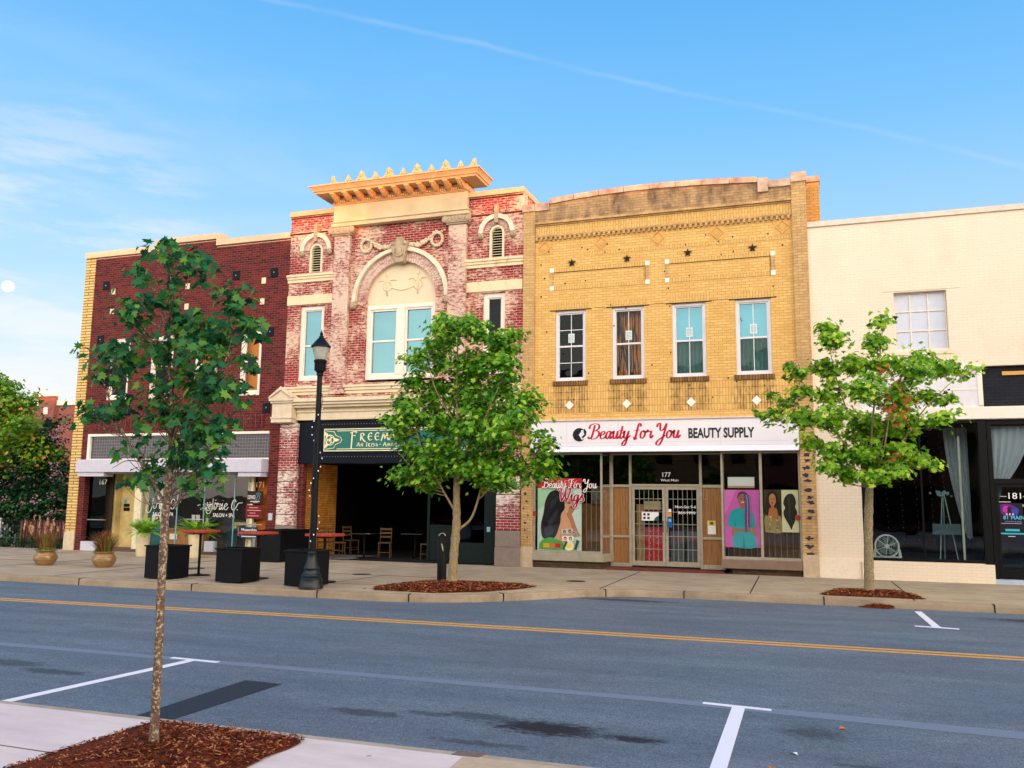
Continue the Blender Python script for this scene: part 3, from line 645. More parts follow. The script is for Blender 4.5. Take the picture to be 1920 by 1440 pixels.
def shell(parent, x0, x1, y0, y1, z1, mat, roofz, sides=(True, True)):
    m = MB()
    m.box(x0, x0 + .25, y0, y1, 0, z1); m.box(x1 - .25, x1, y0, y1, 0, z1); m.box(x0 + .25, x1 - .25, y1 - .25, y1, 0, z1)
    m.build('side_wall', mat, parent)
    part('roof', plain('roofing', S(70, 68, 66), .95, .1), parent, (x0 + .25, x1 - .25, y0 + .01, y1 - .25, roofz - .2, roofz))

# ---------------------------------------------------------------- 1  dark red salon building
b1 = thing('salon_building', 'dark red brick salon building with black anchor plates, left end of the row', 'building', (-19.8, 0, 0))
HW = [(-22.77, -21.83), (-20.98, -20.02), (-19.17, -18.22), (-17.38, -16.56)]
m = MB()
m.wall(-23.6, -15.66, 0, 9.9, 0, .3, [(a, b, 5.06, 7.2) for a, b in HW] + [(-23.35, -16.08, 0, 3.9)])
m.pxz([(-23.6, 9.9), (-15.66, 9.9), (-15.66, 10.13), (-18.52, 10.13), (-18.52, 10.36), (-20.9, 10.36), (-20.9, 10.13), (-23.6, 10.13)], 0, .3)
m.build('front_wall', REDB, b1)
part('brick_pier', YPIER, b1, (-24.03, -23.602, -.02, .35, .62, 10.12))
part('pier_base', plain('pale_base_stone', S(206, 190, 160), .85, .2, var=.15), b1, (-24.05, -23.60, -.04, .36, 0, .62))
shell(b1, -24.03, -15.67, .36, 18, 9.6, REDB, 9.3)
cp = MB(); cp.pxz([(-24.06, 10.13), (-20.9, 10.135), (-20.9, 10.365), (-18.52, 10.365), (-18.52, 10.135), (-15.66, 10.135), (-15.66, 10.33), (-18.36, 10.33), (-18.36, 10.56), (-21.06, 10.56), (-21.06, 10.33), (-24.06, 10.33)], -.06, .36)
cp.build('coping', plain('glazed_coping', S(220, 190, 152), .6, .3, var=.08), b1, bevel=.01)
part('brick_header', plain('pink_mortar_line', S(196, 150, 130), .9, .1, var=.3, vs_=20), b1, (-23.6, -20.9, -.012, 0, 10.07, 10.1), (-18.5, -15.66, -.012, 0, 10.07, 10.1), (-20.9, -18.52, -.012, 0, 10.30, 10.33))
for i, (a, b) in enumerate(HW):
    o = sash(b1, a, b, 5.06, 7.2, .07, t=.13, glass=DARKGLASS if i < 2 else CLEARGLASS, back=(VOID if i < 2 else plain('amber_reflection_panel', S(222, 136, 44), .9, .1, var=.18, vs_=.7)), rail=6.16)  # amber backing paints in the sunlit facade mirrored by the right-hand panes
for x, z in [(-23.07, 9.09), (-21.68, 9.1), (-20.3, 9.09), (-19.0, 9.08), (-17.68, 9.05), (-16.21, 9.04), (-23.14, 7.18), (-21.66, 7.17), (-16.25, 7.09), (-23.17, 4.66), (-21.74, 4.66), (-20.3, 4.66), (-16.25, 4.64)]:
    a = part('anchor_plate', NAVY, b1, (x - .13, x + .13, -.03, 0, z - .15, z + .15), bevel=.006)
    q = MB(); 
    for dz in ((0,) if int(x * 7) % 2 else (-.07, 0, .07)): q.ball(x, -.035, z + dz, .022, .016, .022, 8, 6)
    q.build('bolt', ALU, a)
for x, z in [(-22.74, 8.86), (-22.74, 8.16), (-16.6, 8.8), (-16.62, 8.11), (-19.6, 8.83), (-19.6, 8.13)]:
    part('inset_tile', CREAM, b1, (x - .08, x + .08, -.012, 0, z - .1, z + .1))
part('soldier_course', REDS, b1, (-23.2, -16.3, -.015, 0, 4.02, 4.42))
sm = MB()
for k in range(60): x = -23.15 + k * .115; sm.box(x, x + .035, -.03, -.015, 4.02, 4.40)
sm.build('header_row', REDB, b1)
# tile transom
part('transom_frame', WHITE, b1, (-23.34, -16.09, -.03, .12, 3.82, 3.9), (-23.34, -23.24, -.03, .12, 3.02, 3.82), (-23.24, -16.09, .0, .12, 3.0, 3.06))
def tilemat():
    m = NT('prism_tile_glass'); v = m.wallvec(); bt = m.n('ShaderNodeTexBrick'); m.l(v, bt.inputs['Vector']); bt.offset = 0
    bt.inputs['Color1'].default_value = S(58, 54, 60); bt.inputs['Color2'].default_value = S(74, 68, 72); bt.inputs['Mortar'].default_value = S(116, 120, 126); bt.inputs['Scale'].default_value = 1; bt.inputs['Mortar Size'].default_value = .006; bt.inputs['Brick Width'].default_value = .105; bt.inputs['Row Height'].default_value = .105
    m.base(bt.outputs[0], .3, .5); m.bump(m.noise(v, 9, 3), .3, .02); return m.mat
part('tile_transom', tilemat(), b1, (-23.24, -16.09, .06, .10, 3.06, 3.82))
aw = MB(); aw.box(-23.42, -16.08, -.38, .12, 2.60, 2.98); aw.box(-23.40, -16.10, -.34, .10, 2.98, 3.02); aw.build('awning_band', plain('white_fascia', S(196, 196, 210), .5, .4, var=.06), b1, bevel=.008)
part('awning_lower_panel', plain('white_fascia', S(222, 220, 230)), b1, (-23.36, -22.25, -.33, .1, 2.46, 2.6), (-16.95, -16.12, -.33, .1, 2.46, 2.6), bevel=.005)
part('awning_soffit', plain('blue_grey_soffit', S(96, 104, 116)), b1, (-22.2, -17.0, -.30, .1, 2.55, 2.6))
# shop room
PL = plain('aged_cream_plaster', S(206, 186, 128), .9, .1, var=.35, vs_=1.4)
rm = MB(); rm.box(-23.35, -16.08, 3.6, 3.7, 0, 3.0); rm.box(-23.40, -23.352, .3, 3.7, 0, 3.0); rm.box(-16.078, -16.03, .3, 3.7, 0, 3.0)
rm.build('shop_back_wall', plain('salon_wall', S(70, 64, 56), .9, .1), b1)
part('shop_ceiling', plain('salon_ceiling', S(90, 86, 80), .9, .1), b1, (-23.35, -16.08, .12, 3.6, 3.0, 3.04))
part('shop_floor', plain('salon_floor', S(92, 72, 62), .6, .3), b1, (-23.35, -16.08, .02, 3.6, .0, .10))
part('plaster_wall', PL, b1, (-22.45, -21.2, .75, .85, .1, 2.99), (-22.55, -22.45, .5, .85, .1, 2.99))
part('pale_column', plain('column_cream', S(222, 214, 180), .6, .3), b1, (-21.22, -20.95, .02, .22, .1, 2.6))
part('doorway_glass', DARKGLASS, b1, (-23.3, -22.6, .18, .2, .35, 2.46)); part('doorway_back', plain('brown_blind', S(66, 56, 48), .9, .1, var=.2, vs_=14), b1, (-23.33, -22.5, .4, .44, .3, 2.9))
part('kick_panel', plain('white_fascia', S(222, 220, 230)), b1, (-23.34, -22.56, .0, .2, 0, .3), (-18.35, -18.0, .02, .2, .1, .42))
hd = MB(); hd.tube([(-23.15, .12, 1.02), (-23.15, .02, 1.02), (-22.45, .02, 1.02), (-22.45, .12, 1.02)], .014, 8); hd.build('door_handle', ALU, b1, smooth=True)
sg = MB()
for a, b in ((-20.95, -19.55), (-19.54, -18.5), (-18.49, -17.35), (-17.34, -16.75)): sg.add([(a, .1, .1), (b, .1, .1), (b, .1, 2.6), (a, .1, 2.6)], [(0, 1, 2, 3)])
sg.build('shop_window', SHOPGLASS, b1)
mu = MB()
for x in (-19.545, -18.495, -17.345): mu.box(x - .012, x + .012, .08, .12, .1, 2.6)
mu.box(-20.95, -16.75, .06, .14, .06, .11); mu.build('window_edge', plain('glass_edge', S(120, 168, 172), .2, .6), b1)
part('door_post', plain('column_cream', S(222, 214, 180)), b1, (-16.86, -16.66, .1, .2, .1, 2.5))
tp = part('teal_partition', plain('teal_drape', S(36, 98, 98), .9, .1, var=.3, vs_=3), b1, (-20.92, -20.35, .35, .38, .1, 2.6))
def scriptJ(x, parent): 
    o = script('Jo', x, 1.42, .094, .20, LETTER_W, parent, pen=.08, thin=.07, depth=.003); 
    script('rie', x + .36, 1.42, .094, .20, LETTER_W, parent, pen=.10, thin=.06, depth=.003); script('C', x + .88, 1.42, .094, .19, LETTER_W, parent, pen=.11, thin=.08, depth=.003); script('.', x + 1.13, 1.42, .094, .2, LETTER_W, parent, pen=.2, thin=.2, depth=.003)
    text('SALON + SPA', x + .22, 1.19, .094, .12, LETTER_W, parent, width=.82, depth=.002)
scriptJ(-20.72, b1); scriptJ(-18.35, b1)
text('167', -22.88, 2.2, .17, .17, LETTER_W, b1, depth=.002); 
part('side_light', plain('mottled_amber_panel', S(170, 96, 34), .8, .1, var=.4, vs_=2), b1, (-16.64, -16.1, .3, .34, .1, 2.9))  # plain amber panel, colour mottled at random
text('171', -16.6, 2.14, .17, .17, plain('cream_vinyl', S(226, 206, 160)), b1, depth=.002)
hd = MB(); hd.tube([(-17.05, .08, .62), (-17.05, -.02, .62), (-17.05, -.02, .98), (-16.2, -.02, .98), (-16.2, .08, .98)], .016, 8); hd.build('door_handle', ALU, b1, smooth=True)
hd = MB(); hd.tube([(-19.1, .08, 1.10), (-19.1, .02, 1.10), (-18.42, .02, 1.10), (-18.42, .02, .75), (-18.42, .08, .75)], .016, 8); hd.build('door_handle', ALU, b1, smooth=True)
mbx = part('intercom', plain('white_fascia', S(222, 220, 230)), b1, (-15.98, -15.83, -.03, 0, 1.12, 1.34), bevel=.01)

# ---------------------------------------------------------------- 2  ornate middle building
b2 = thing('pub_building', 'ornate red brick building with peeling white paint, arched central window and crested cornice', 'building', (-11.7, 0, 0))
c2x = -11.67; HR = 1.62; ZS = 7.86
BAYW = [(-15.19, -14.3), (-8.98, -8.28)]
VENT = [(-14.68, .235, 8.93, 9.64), (-8.555, .235, 8.90, 9.66)]
holes = [(a, b, 5.45, 7.86) for a, b in BAYW] + [(c2x - 1.17, c2x + 1.17, 5.33, ZS), (c2x - HR, c2x + HR, ZS, ZS + HR + .04)]
holes += [(x - r, x + r, z0, zs + r + .02) for x, r, z0, zs in VENT]
m = MB(); m.wall(-15.65, -7.72, 4.3, 10.82, 0, .35, holes)
def archfill(m, cx, zs, r, zt, y0, y1, hw=None):
    hw = hw or r; pl = [(cx - hw, zs)] + [(cx + r * math.cos(R(a)), zs + r * math.sin(R(a))) for a in range(180, -1, -6)] + ([(cx + hw, zs)] if hw > r else []) + [(cx + hw, zt), (cx - hw, zt)]
    if hw <= r: pl = pl[1:]
    m.pxz(pl, y0, y1)
archfill(m, c2x, ZS, HR, ZS + HR + .04, 0, .35)
for x, r, z0, zs in VENT: archfill(m, x, zs, r, zs + r + .02, 0, .35)
m.build('front_wall', WORN, b2)
shell(b2, -15.65, -7.72, .36, 18, 10.3, WORN, 9.9)
for a, b in ((-13.97, -13.42), (-10.06, -9.50)):
    part('pilaster', WORNP, b2, (a, b, -.12, 0, 5.0, 10.0)); 
    cpb = MB(); cpb.box(a - .07, b + .07, -.17, 0, 10.0, 10.04); cpb.box(a - .10, b + .10, -.20, 0, 10.05, 10.27)
    for sx in (a - .1, b + .1): 
        cpb.lathe([(.001, -.24), (.06, -.24), (.10, -.22), (.10, -.2)], 0, 0, 14); n_ = 14 * 4
        k0 = len(cpb.v) - n_
        for i in range(k0, len(cpb.v)): x, y, z = cpb.v[i]; cpb.v[i] = (sx + x, z, 10.16 + y)
    for i in range(5):
        xx = a + (b - a) * (i + .5) / 5; cpb.ball(xx, -.2, 10.16 + (.03 if i % 2 else -.02), .05, .03, .075, 8, 6)
    cpb.build('capital', GREYSTONE, b2, bevel=.008)
# voussoirs
vs1 = MB()
for ring_, (ra, rb, n) in enumerate(((1.175, 1.315, 46), (1.325, 1.475, 50))):
    for i in range(n):
        a0 = 180 * i / n + .28; a1 = 180 * (i + 1) / n - .28; vs1.ring(c2x, ZS, ra, rb, a0, a1, -.012 + .006 * rnd.random(), .12, 1)
vs1.build('arch_voussoirs', brickmat('voussoir_brick', S(170, 78, 74), S(140, 56, 56), S(206, 168, 158), bw=.5, bh=.5, ms=.0, paint=(S(224, 200, 184), .03, .1), seed=21), b2)
part_ = MB(); part_.ring(c2x, ZS, 1.178, 1.49, 0, 180, .02, .33, 40); part_.build('arch_mortar', plain('pale_mortar', S(206, 176, 160), .95, .1), b2)
hm = MB(); hm.ring(c2x, ZS, 1.49, 1.63, 0, 180, -.09, .02, 48); hm.ring(c2x, ZS, 1.50, 1.56, 0, 180, -.12, -.09, 48)
hm.build('hood_mould', plain('hood_stone', S(226, 214, 190), .75, .25), b2, smooth=True)
for sx in (-1, 1):
    rb = MB(); rb.ball(c2x + sx * 1.575, -.07, ZS - .12, .12, .09, .13, 12, 8)
    for k in range(6): a = k * math.pi / 3; rb.ball(c2x + sx * 1.575 + .07 * math.cos(a), -.13, ZS - .12 + .07 * math.sin(a), .035, .03, .035, 6, 4)
    rb.build('rosette', GREYSTONE, b2, smooth='all')
ks = MB(); ks.pxz([(c2x - .14, 8.98), (c2x + .14, 8.98), (c2x + .28, 9.5), (c2x + .30, 9.62), (c2x - .30, 9.62), (c2x - .28, 9.5)], -.20, .1)
ks.ball(c2x, -.2, 9.3, .12, .06, .19, 12, 8); ks.ring(c2x, 9.30, .13, .17, 0, 360, -.235, -.2, 20); ks.ball(c2x - .2, -.2, 9.56, .07, .05, .07); ks.ball(c2x + .2, -.2, 9.56, .07, .05, .07)
ks.pxz([(c2x - .13, 9.62), (c2x + .13, 9.62), (c2x + .10, 9.76), (c2x - .10, 9.76)], -.18, 0)
ks.build('keystone', GREYSTONE, b2, bevel=.01)
# swag and wreaths
rs = random.Random(3)
for sx in (-1, 1):
    gl = MB()
    x0, z0 = c2x + sx * 1.12, 9.80; x1, z1 = c2x + sx * .12, 9.62
    for i in range(46):
        t = i / 45; x = x0 + (x1 - x0) * t; z = z0 + (z1 - z0) * t - .20 * math.sin(math.pi * t); rr = .030 + .05 * math.sin(math.pi * min(t * .8 + .12, 1))
        for _ in range(2): gl.ball(x + rs.uniform(-.01, .01), -.05 - rs.random() * .03, z + rs.uniform(-rr, rr) * .7, rr * .62, .05, rr * .62, 6, 4)
    gl.build('swag', plain('swag_stone', S(214, 196, 166), .85, .2), b2, smooth='all')
for sx in (-1, 1):
    wr = MB()
    for k in range(16): a = k * math.pi / 8; wr.ball(c2x + sx * 1.2 + .18 * math.cos(a), -.05, 9.62 + .20 * math.sin(a), .055, .05, .055, 7, 5)
    for k in range(5): wr.ball(c2x + sx * (1.2 + .09 * k - .12), -.045, 9.86 + .03 * math.sin(k * 2), .05, .035, .035, 6, 4)
    wr.build('wreath', plain('swag_stone', S(214, 196, 166)), b2, smooth='all')
# tympanum with relief, and the paired window
ty = MB(); ty.pxz([(c2x + 1.19 * math.cos(R(a)), ZS + 1.19 * math.sin(R(a))) for a in range(0, 181, 5)], .14, .24); ty.box(c2x - 1.19, c2x + 1.19, .13, .24, 7.72, 7.858)
ty.build('tympanum', plain('tympanum_cream', S(228, 212, 180), .75, .2, var=.03), b2)
rf = MB()
for sx in (-1, 1):
    cx = c2x + sx * .52
    for k in range(14): a = k * math.pi / 7; rf.ball(cx + .14 * math.cos(a), .135, 8.34 + .15 * math.sin(a), .04, .02, .04, 6, 4)
    rf.tube([(cx, .125, 8.02), (cx, .12, 8.6)], .022, 6); rf.ball(cx, .13, 8.68, .05, .025, .07, 8, 6)
    for s2 in (-1, 1): rf.tube([(cx + s2 * .1, .13, 8.5), (cx + s2 * .2, .13, 8.53), (cx + s2 * .32, .13, 8.49)], [.02, .018, .008], 6)
for i in range(24): t = i / 23; rf.ball(c2x - .4 + .8 * t, .135, 8.30 - .11 * math.sin(math.pi * t), .034, .02, .034, 6, 4)
rf.build('relief', plain('tympanum_cream', S(226, 206, 164)), b2, smooth='all')
w = MB(); w.frame(-12.84, -10.50, 5.42, 7.72, .10, .22, .12, .14); w.box(-11.80, -11.54, .08, .22, 5.56, 7.60)
for a, b in ((-12.72, -11.80), (-11.54, -10.62)):
    w.frame(a, b, 5.56, 7.60, .13, .22, .06); w.box(a + .06, b - .06, .15, .22, 6.58, 6.64)
o = w.build('window', WHITE, b2, bevel=.008)
g = MB()
for a, b in ((-12.66, -11.86), (-11.48, -10.68)): g.add([(a, .19, 5.6), (b, .19, 5.6), (b, .19, 7.55), (a, .19, 7.55)], [(0, 1, 2, 3)])
g.build('pane', WINGLASS, o); part('window_backing', BLIND, o, (-12.8, -11.0, .38, .4, 5.45, 7.7)); part('dark_room', VOID, o, (-10.99, -10.52, .38, .4, 5.45, 7.7))
for i, (a, b) in enumerate(BAYW): sash(b2, a, b, 5.45, 7.85, .08, t=.13, back=BLIND if i == 0 else VOID, glass=WINGLASS if i == 0 else DARKGLASS, rail=6.58)
# vents
for x, r, z0, zs in VENT:
    v = MB(); v.ring(x, zs, r - .07, r - .004, 0, 180, -.01, .12, 18); v.box(x - r + .004, x - r + .07, -.01, .12, z0, zs); v.box(x + r - .07, x + r - .004, -.01, .12, z0, zs)
    fr_ = v.build('vent', plain('vent_cream', S(228, 214, 180)), b2)
    l = MB(); z = z0 + .02
    while z < zs + r - .10:
        hw = r - .075 if z < zs else math.sqrt(max(.0, (r - .075) ** 2 - (z - zs) ** 2)); l.add([(x - hw, .02, z), (x + hw, .02, z), (x + hw, .10, z + .030), (x - hw, .10, z + .030), (x - hw, .02, z + .012), (x + hw, .02, z + .012), (x + hw, .10, z + .042), (x - hw, .10, z + .042)], [(0, 1, 2, 3), (4, 5, 6, 7), (0, 1, 5, 4), (2, 3, 7, 6)]); z += .078
    l.build('louvre', plain('vent_cream', S(228, 214, 180)), fr_)
    part('vent_back', VOID, fr_, (x - r + .01, x + r - .01, .2, .22, z0, zs + r))
    h = MB(); h.ring(x, zs, .43, .565, 0, 180, -.09, .0, 28); h.build('hood_mould', plain('hood_stone', S(226, 214, 190)), b2, smooth=True)
    h = MB()
    for k in range(17): h.ring(x, zs, .26, .41, 180 * k / 17 + .9, 180 * (k + 1) / 17 - .9, -.02 + .004 * (k % 2), 0, 1)
    h.build('arch_voussoirs', MATS['voussoir_brick'], b2)
    part('keystone', GREYSTONE, b2, (x - .055, x + .055, -.12, 0, zs + .28, zs + .83))
    for sx in (-1, 1):
        q = MB(); q.ball(x + sx * .50, -.06, zs - .09, .10, .07, .10, 10, 7)
        for k in range(5): a = k * 2 * math.pi / 5; q.ball(x + sx * .5 + .05 * math.cos(a), -.12, zs - .09 + .05 * math.sin(a), .025, .02, .025, 6, 4)
        q.build('rosette', GREYSTONE, b2, smooth='all')
def mould(name, x0, x1, prof, mat, parent):
    """moulded stone course: list of (projection, z_low, z_high)"""
    m = MB()
    for p, a, b in prof: m.box(x0 - p * .35, x1 + p * .35, -p, 0, a, b)
    return m.build(name, mat, parent, bevel=.012)
RUST = NT('rust_streaked_stone'); v_ = RUST.wallvec(); RUST.base(RUST.mix(RUST.rng(RUST.noise(RUST.map(v_, (1, .35, 1)), 5, 6, .7), .56, .72, 0, .75), S(232, 214, 176), S(190, 130, 66)), .8, .2); RUST = RUST.mat
for a, b in ((-15.66, -13.98), (-9.49, -7.74)):
    mould('sill_course', a, b, [(.10, 8.80, 8.88), (.07, 8.72, 8.798), (.04, 8.62, 8.718)], RUST, b2)
    part('lintel_band', RUST, b2, (a, b, -.03, 0, 7.9, 8.2)); part('string_course', REDB, b2, (a, b, -.03, 0, 10.22, 10.26), (a, b, -.02, 0, 10.74, 10.78))
    part('parapet_coping', plain('coping_cream', S(206, 178, 138), .8, .2), b2, (a - (.03 if a < -12 else -.03), b + .03, -.06, .5, 10.822, 10.98), bevel=.01)
    mould('window_sill_course', a, b, [(.14, 5.19, 5.26), (.10, 5.10, 5.188), (.05, 5.0, 5.098)], CREAM, b2)
mould('window_sill_course', -13.41, -10.07, [(.14, 5.19, 5.26), (.10, 5.10, 5.188), (.05, 5.0, 5.098)], CREAM, b2)
part('parapet_return', WORN, b2, (-8.05, -7.722, .501, 6, 10.3, 10.80)); part('return_coping', plain('coping_cream', S(222, 200, 164)), b2, (-8.1, -7.69, .502, 6, 10.81, 10.97))
# great cornice
part('frieze', plain('frieze_stone', S(208, 186, 148), .85, .2, var=.16, vs_=1.5), b2, (-14.0, -9.46, -.17, -.001, 10.32, 10.98))
mould('architrave', -13.99, -9.47, [(.24, 10.40, 10.44), (.21, 10.30, 10.398), (.23, 10.27, 10.298)], plain('frieze_stone', S(224, 206, 168)), b2)
part('cornice_block', plain('frieze_stone', S(224, 206, 168)), b2, (-13.98, -9.48, -.16, .5, 10.982, 11.24)); mould('bed_mould', -13.97, -9.49, [(.20, 10.99, 11.02), (.23, 11.02, 11.045)], STONE, b2)
dn = MB()
for i in range(62): x = -13.97 + i * .0729; dn.box(x, x + .042, -.25, -.16, 11.05, 11.10)
dn.build('dentil', STONE, b2)
for i in range(11):
    x = -13.85 + i * .425; q = MB()
    q.pyz([(-.16, 11.06), (-.34, 11.09), (-.50, 11.16), (-.60, 11.22), (-.62, 11.262), (-.16, 11.262)], x - .075, x + .075); q.pyz([(-.16, 11.04), (-.36, 11.07), (-.52, 11.13), (-.64, 11.20), (-.66, 11.262), (-.60, 11.262), (-.50, 11.16), (-.34, 11.09), (-.16, 11.06)], x - .03, x + .03); q.ball(x, -.60, 11.225, .085, .04, .035, 8, 6)
    q.build('modillion', STONE, b2)
pr = [(0, 0), (.64, 0), (.66, .05), (.70, .07), (.72, .12), (.78, .19), (.80, .22), (.80, .25), (0, .25)]
cn = MB(); YB = .4
lv = [(-.60, 11.265), (-.62, 11.31), (-.66, 11.33), (-.68, 11.37), (-.74, 11.44), (-.77, 11.455), (-.77, 11.49)]
prev = None; vs_ = []
for y, z in lv: e = -y - .17; vs_ += [(-14.0 - e, y, z), (-9.46 + e, y, z), (-9.46 + e, YB, z), (-14.0 - e, YB, z)]
fs = [(0, 1, 2, 3)] + [(k * 4 + i, k * 4 + (i + 1) % 4, k * 4 + 4 + (i + 1) % 4, k * 4 + 4 + i) for k in range(len(lv) - 1) for i in range(4)] + [tuple(len(lv) * 4 - 4 + i for i in range(4))]
cn.add(vs_, fs); cn.build('cornice', STONE, b2)
def crest(x, big, y=-.42):
    q = MB(); kz_ = .84 if big else .92
    if big:
        q.pxz([(x - .36, 11.495), (x - .34, 11.56), (x - .27, 11.58), (x - .22, 11.66), (x - .15, 11.70), (x - .12, 11.80), (x - .07, 11.84), (x - .08, 11.92), (x - .04, 11.98), (x, 12.04), (x + .04, 11.98), (x + .08, 11.92), (x + .07, 11.84), (x + .12, 11.80), (x + .15, 11.70), (x + .22, 11.66), (x + .27, 11.58), (x + .34, 11.56), (x + .36, 11.495)], y, y + .09)
        q.ring(x, 11.53, .17, .21, 0, 180, y - .03, y, 12); q.ball(x, y - .01, 11.88, .045, .05, .10, 8, 6); q.ball(x - .24, y - .01, 11.56, .06, .04, .05, 8, 6); q.ball(x + .24, y - .01, 11.56, .06, .04, .05, 8, 6); q.ball(x, y - .01, 11.68, .07, .04, .05, 8, 6)
    else:
        q.pxz([(x - .17, 11.495), (x - .13, 11.56), (x - .06, 11.58), (x - .045, 11.66), (x - .10, 11.70), (x - .06, 11.76), (x, 11.90), (x + .06, 11.76), (x + .10, 11.70), (x + .045, 11.66), (x + .06, 11.58), (x + .13, 11.56), (x + .17, 11.495)], y, y + .09)
        q.ball(x, y - .01, 11.74, .035, .04, .09, 8, 6); q.ball(x, y - .01, 11.54, .09, .04, .04, 8, 6)
    q.v = [(a, b, 11.495 + (c - 11.495) * kz_) for a, b, c in q.v]; q.build('cresting', STONE, b2)
for i in range(4): crest(-12.93 + .95 * i, True)
for i in range(5): crest(-13.40 + .95 * i, False)
for sx, x in ((-1, -13.93), (1, -9.15)):
    q = MB(); q.pyz([(-.42, 11.495), (-.42, 12.02), (-.36, 11.9), (-.30, 11.72), (-.18, 11.62), (-.1, 11.495)], x - .045, x + .045); q.pxz([(x, 11.495), (x, 12.02), (x - sx * .06, 11.9), (x - sx * .12, 11.72), (x - sx * .26, 11.62), (x - sx * .36, 11.495)], -.46, -.38); q.ball(x, -.43, 11.86, .05, .05, .12, 8, 6); q.v = [(a, b, 11.495 + (c - 11.495) * .72) for a, b, c in q.v]; q.build('cresting', STONE, b2)
# shopfront: entablature, end blocks, rusticated piers, fascia
part('brick_strip', WORN, b2, (-15.05, -8.3, -.02, 0, 4.92, 4.998))
mould('shop_cornice', -15.05, -8.30, [(.40, 4.74, 4.86), (.34, 4.66, 4.738), (.26, 4.58, 4.658), (.10, 4.50, 4.578)], CREAM, b2)
mould('shop_frieze', -15.03, -8.32, [(.14, 4.44, 4.498), (.10, 4.26, 4.438), (.13, 4.20, 4.258)], CREAM, b2)
for a, b in ((-15.85, -15.03), (-8.42, -7.66)):
    q = MB(); cx = (a + b) / 2
    q.box(a + .06, b - .06, -.38, 0, 4.30, 4.72); q.box(a + .03, b - .03, -.42, 0, 4.24, 4.298); q.box(a + .05, b - .05, -.40, 0, 4.12, 4.238); q.box(a + .02, b - .02, -.43, 0, 4.722, 4.78); q.box(a - .02, b + .02, -.47, 0, 4.782, 4.88)
    q.pxz([(a - .03, 4.882), (b + .03, 4.882), (cx, 5.18)], -.44, 0); q.pxz([(a - .05, 4.884), (a + .03, 4.884), (cx, 5.13), (b - .03, 4.884), (b + .05, 4.884), (cx, 5.24)], -.50, -.441)
    q.build('end_block', plain('end_block_stone', S(216, 200, 176), .8, .2), b2, bevel=.01)
for a, b in ((-15.62, -14.98), (-8.42, -7.73)):
    q = MB(); z = .98
    while z < 4.1: q.box(a, b, -.16, .2, z, min(z + .318, 4.118)); z += .335
    q.build('rusticated_pier', PIERM, b2, bevel=.02); part('pier_core', plain('pier_joint', S(120, 96, 90)), b2, (a + .03, b - .03, -.13, .19, .98, 4.11))
    part('pier_plinth', plain('plinth_stone', S(138, 124, 116), .85, .2, var=.12), b2, (a - .02, b + .03, -.18, .2, 0, .52), (a - .01, b + .02, -.17, .2, .522, .975), bevel=.015)
FAS = plain('midnight_fascia', S(8, 17, 30), .6, .15, var=.2)
part('fascia', FAS, b2, (-14.975, -8.43, -.05, .2, 2.88, 4.195))
st = MB()
for k in range(58): x = -14.35 + k * .095; st.box(x, x + .014, -.056, -.05, 4.06, 4.074); st.box(x, x + .014, -.056, -.05, 3.07, 3.084)
for k in range(9): z = 3.18 + k * .1; st.box(-14.35, -14.336, -.056, -.05, z, z + .014)
st.build('stud', ALU, b2)
# open-fronted pub room
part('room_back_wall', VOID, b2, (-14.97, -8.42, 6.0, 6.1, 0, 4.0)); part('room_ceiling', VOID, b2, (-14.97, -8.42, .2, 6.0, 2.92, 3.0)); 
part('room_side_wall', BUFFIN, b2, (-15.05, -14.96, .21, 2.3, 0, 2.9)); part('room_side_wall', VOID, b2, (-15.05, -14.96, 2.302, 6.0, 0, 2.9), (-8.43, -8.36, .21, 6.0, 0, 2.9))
part('jamb', REDB, b2, (-14.955, -14.80, .0, .21, 0, 2.88))
part('room_floor', plain('pub_floor', S(18, 20, 27), .7, .3, var=.3), b2, (-14.95, -8.44, -.05, 6.0, .001, .012)); part('floor_entry', plain('pub_entry_concrete', S(110, 112, 116), .8, .2), b2, (-14.94, -13.2, .1, 2.0, .013, .018))
gd = MB(); gd.box(-8.86, -8.78, .1, .2, .02, 2.86); gd.box(-9.75, -9.67, .1, .2, .02, 2.86); gd.box(-9.67, -8.86, .1, .2, .02, .6); gd.box(-9.67, -8.86, .1, .2, 2.5, 2.86); gd.box(-8.78, -8.44, .1, .2, .02, 2.86)
do = gd.build('door', plain('bottle_green_paint', S(8, 28, 28), .5, .2, var=.15), b2, bevel=.006); part('door_pane', DARKGLASS, do, (-9.67, -8.86, .14, .15, .6, 2.5)); part('door_bar', plain('lever_steel', S(150, 190, 205), .3, .5), do, (-8.76, -8.66, .05, .1, .92, 1.06), bevel=.01)
fw = MB(); fw.box(-11.0, -10.92, .9, 1.0, .02, 2.9); fw.box(-10.92, -9.76, .9, 1.0, 1.0, 1.06); fw.box(-10.92, -9.76, .92, .98, .02, 1.0); fo = fw.build('folding_screen', plain('bottle_green_paint', S(16, 40, 40)), b2); part('screen_pane', DARKGLASS, fo, (-10.92, -9.76, .95, .96, 1.06, 2.9))
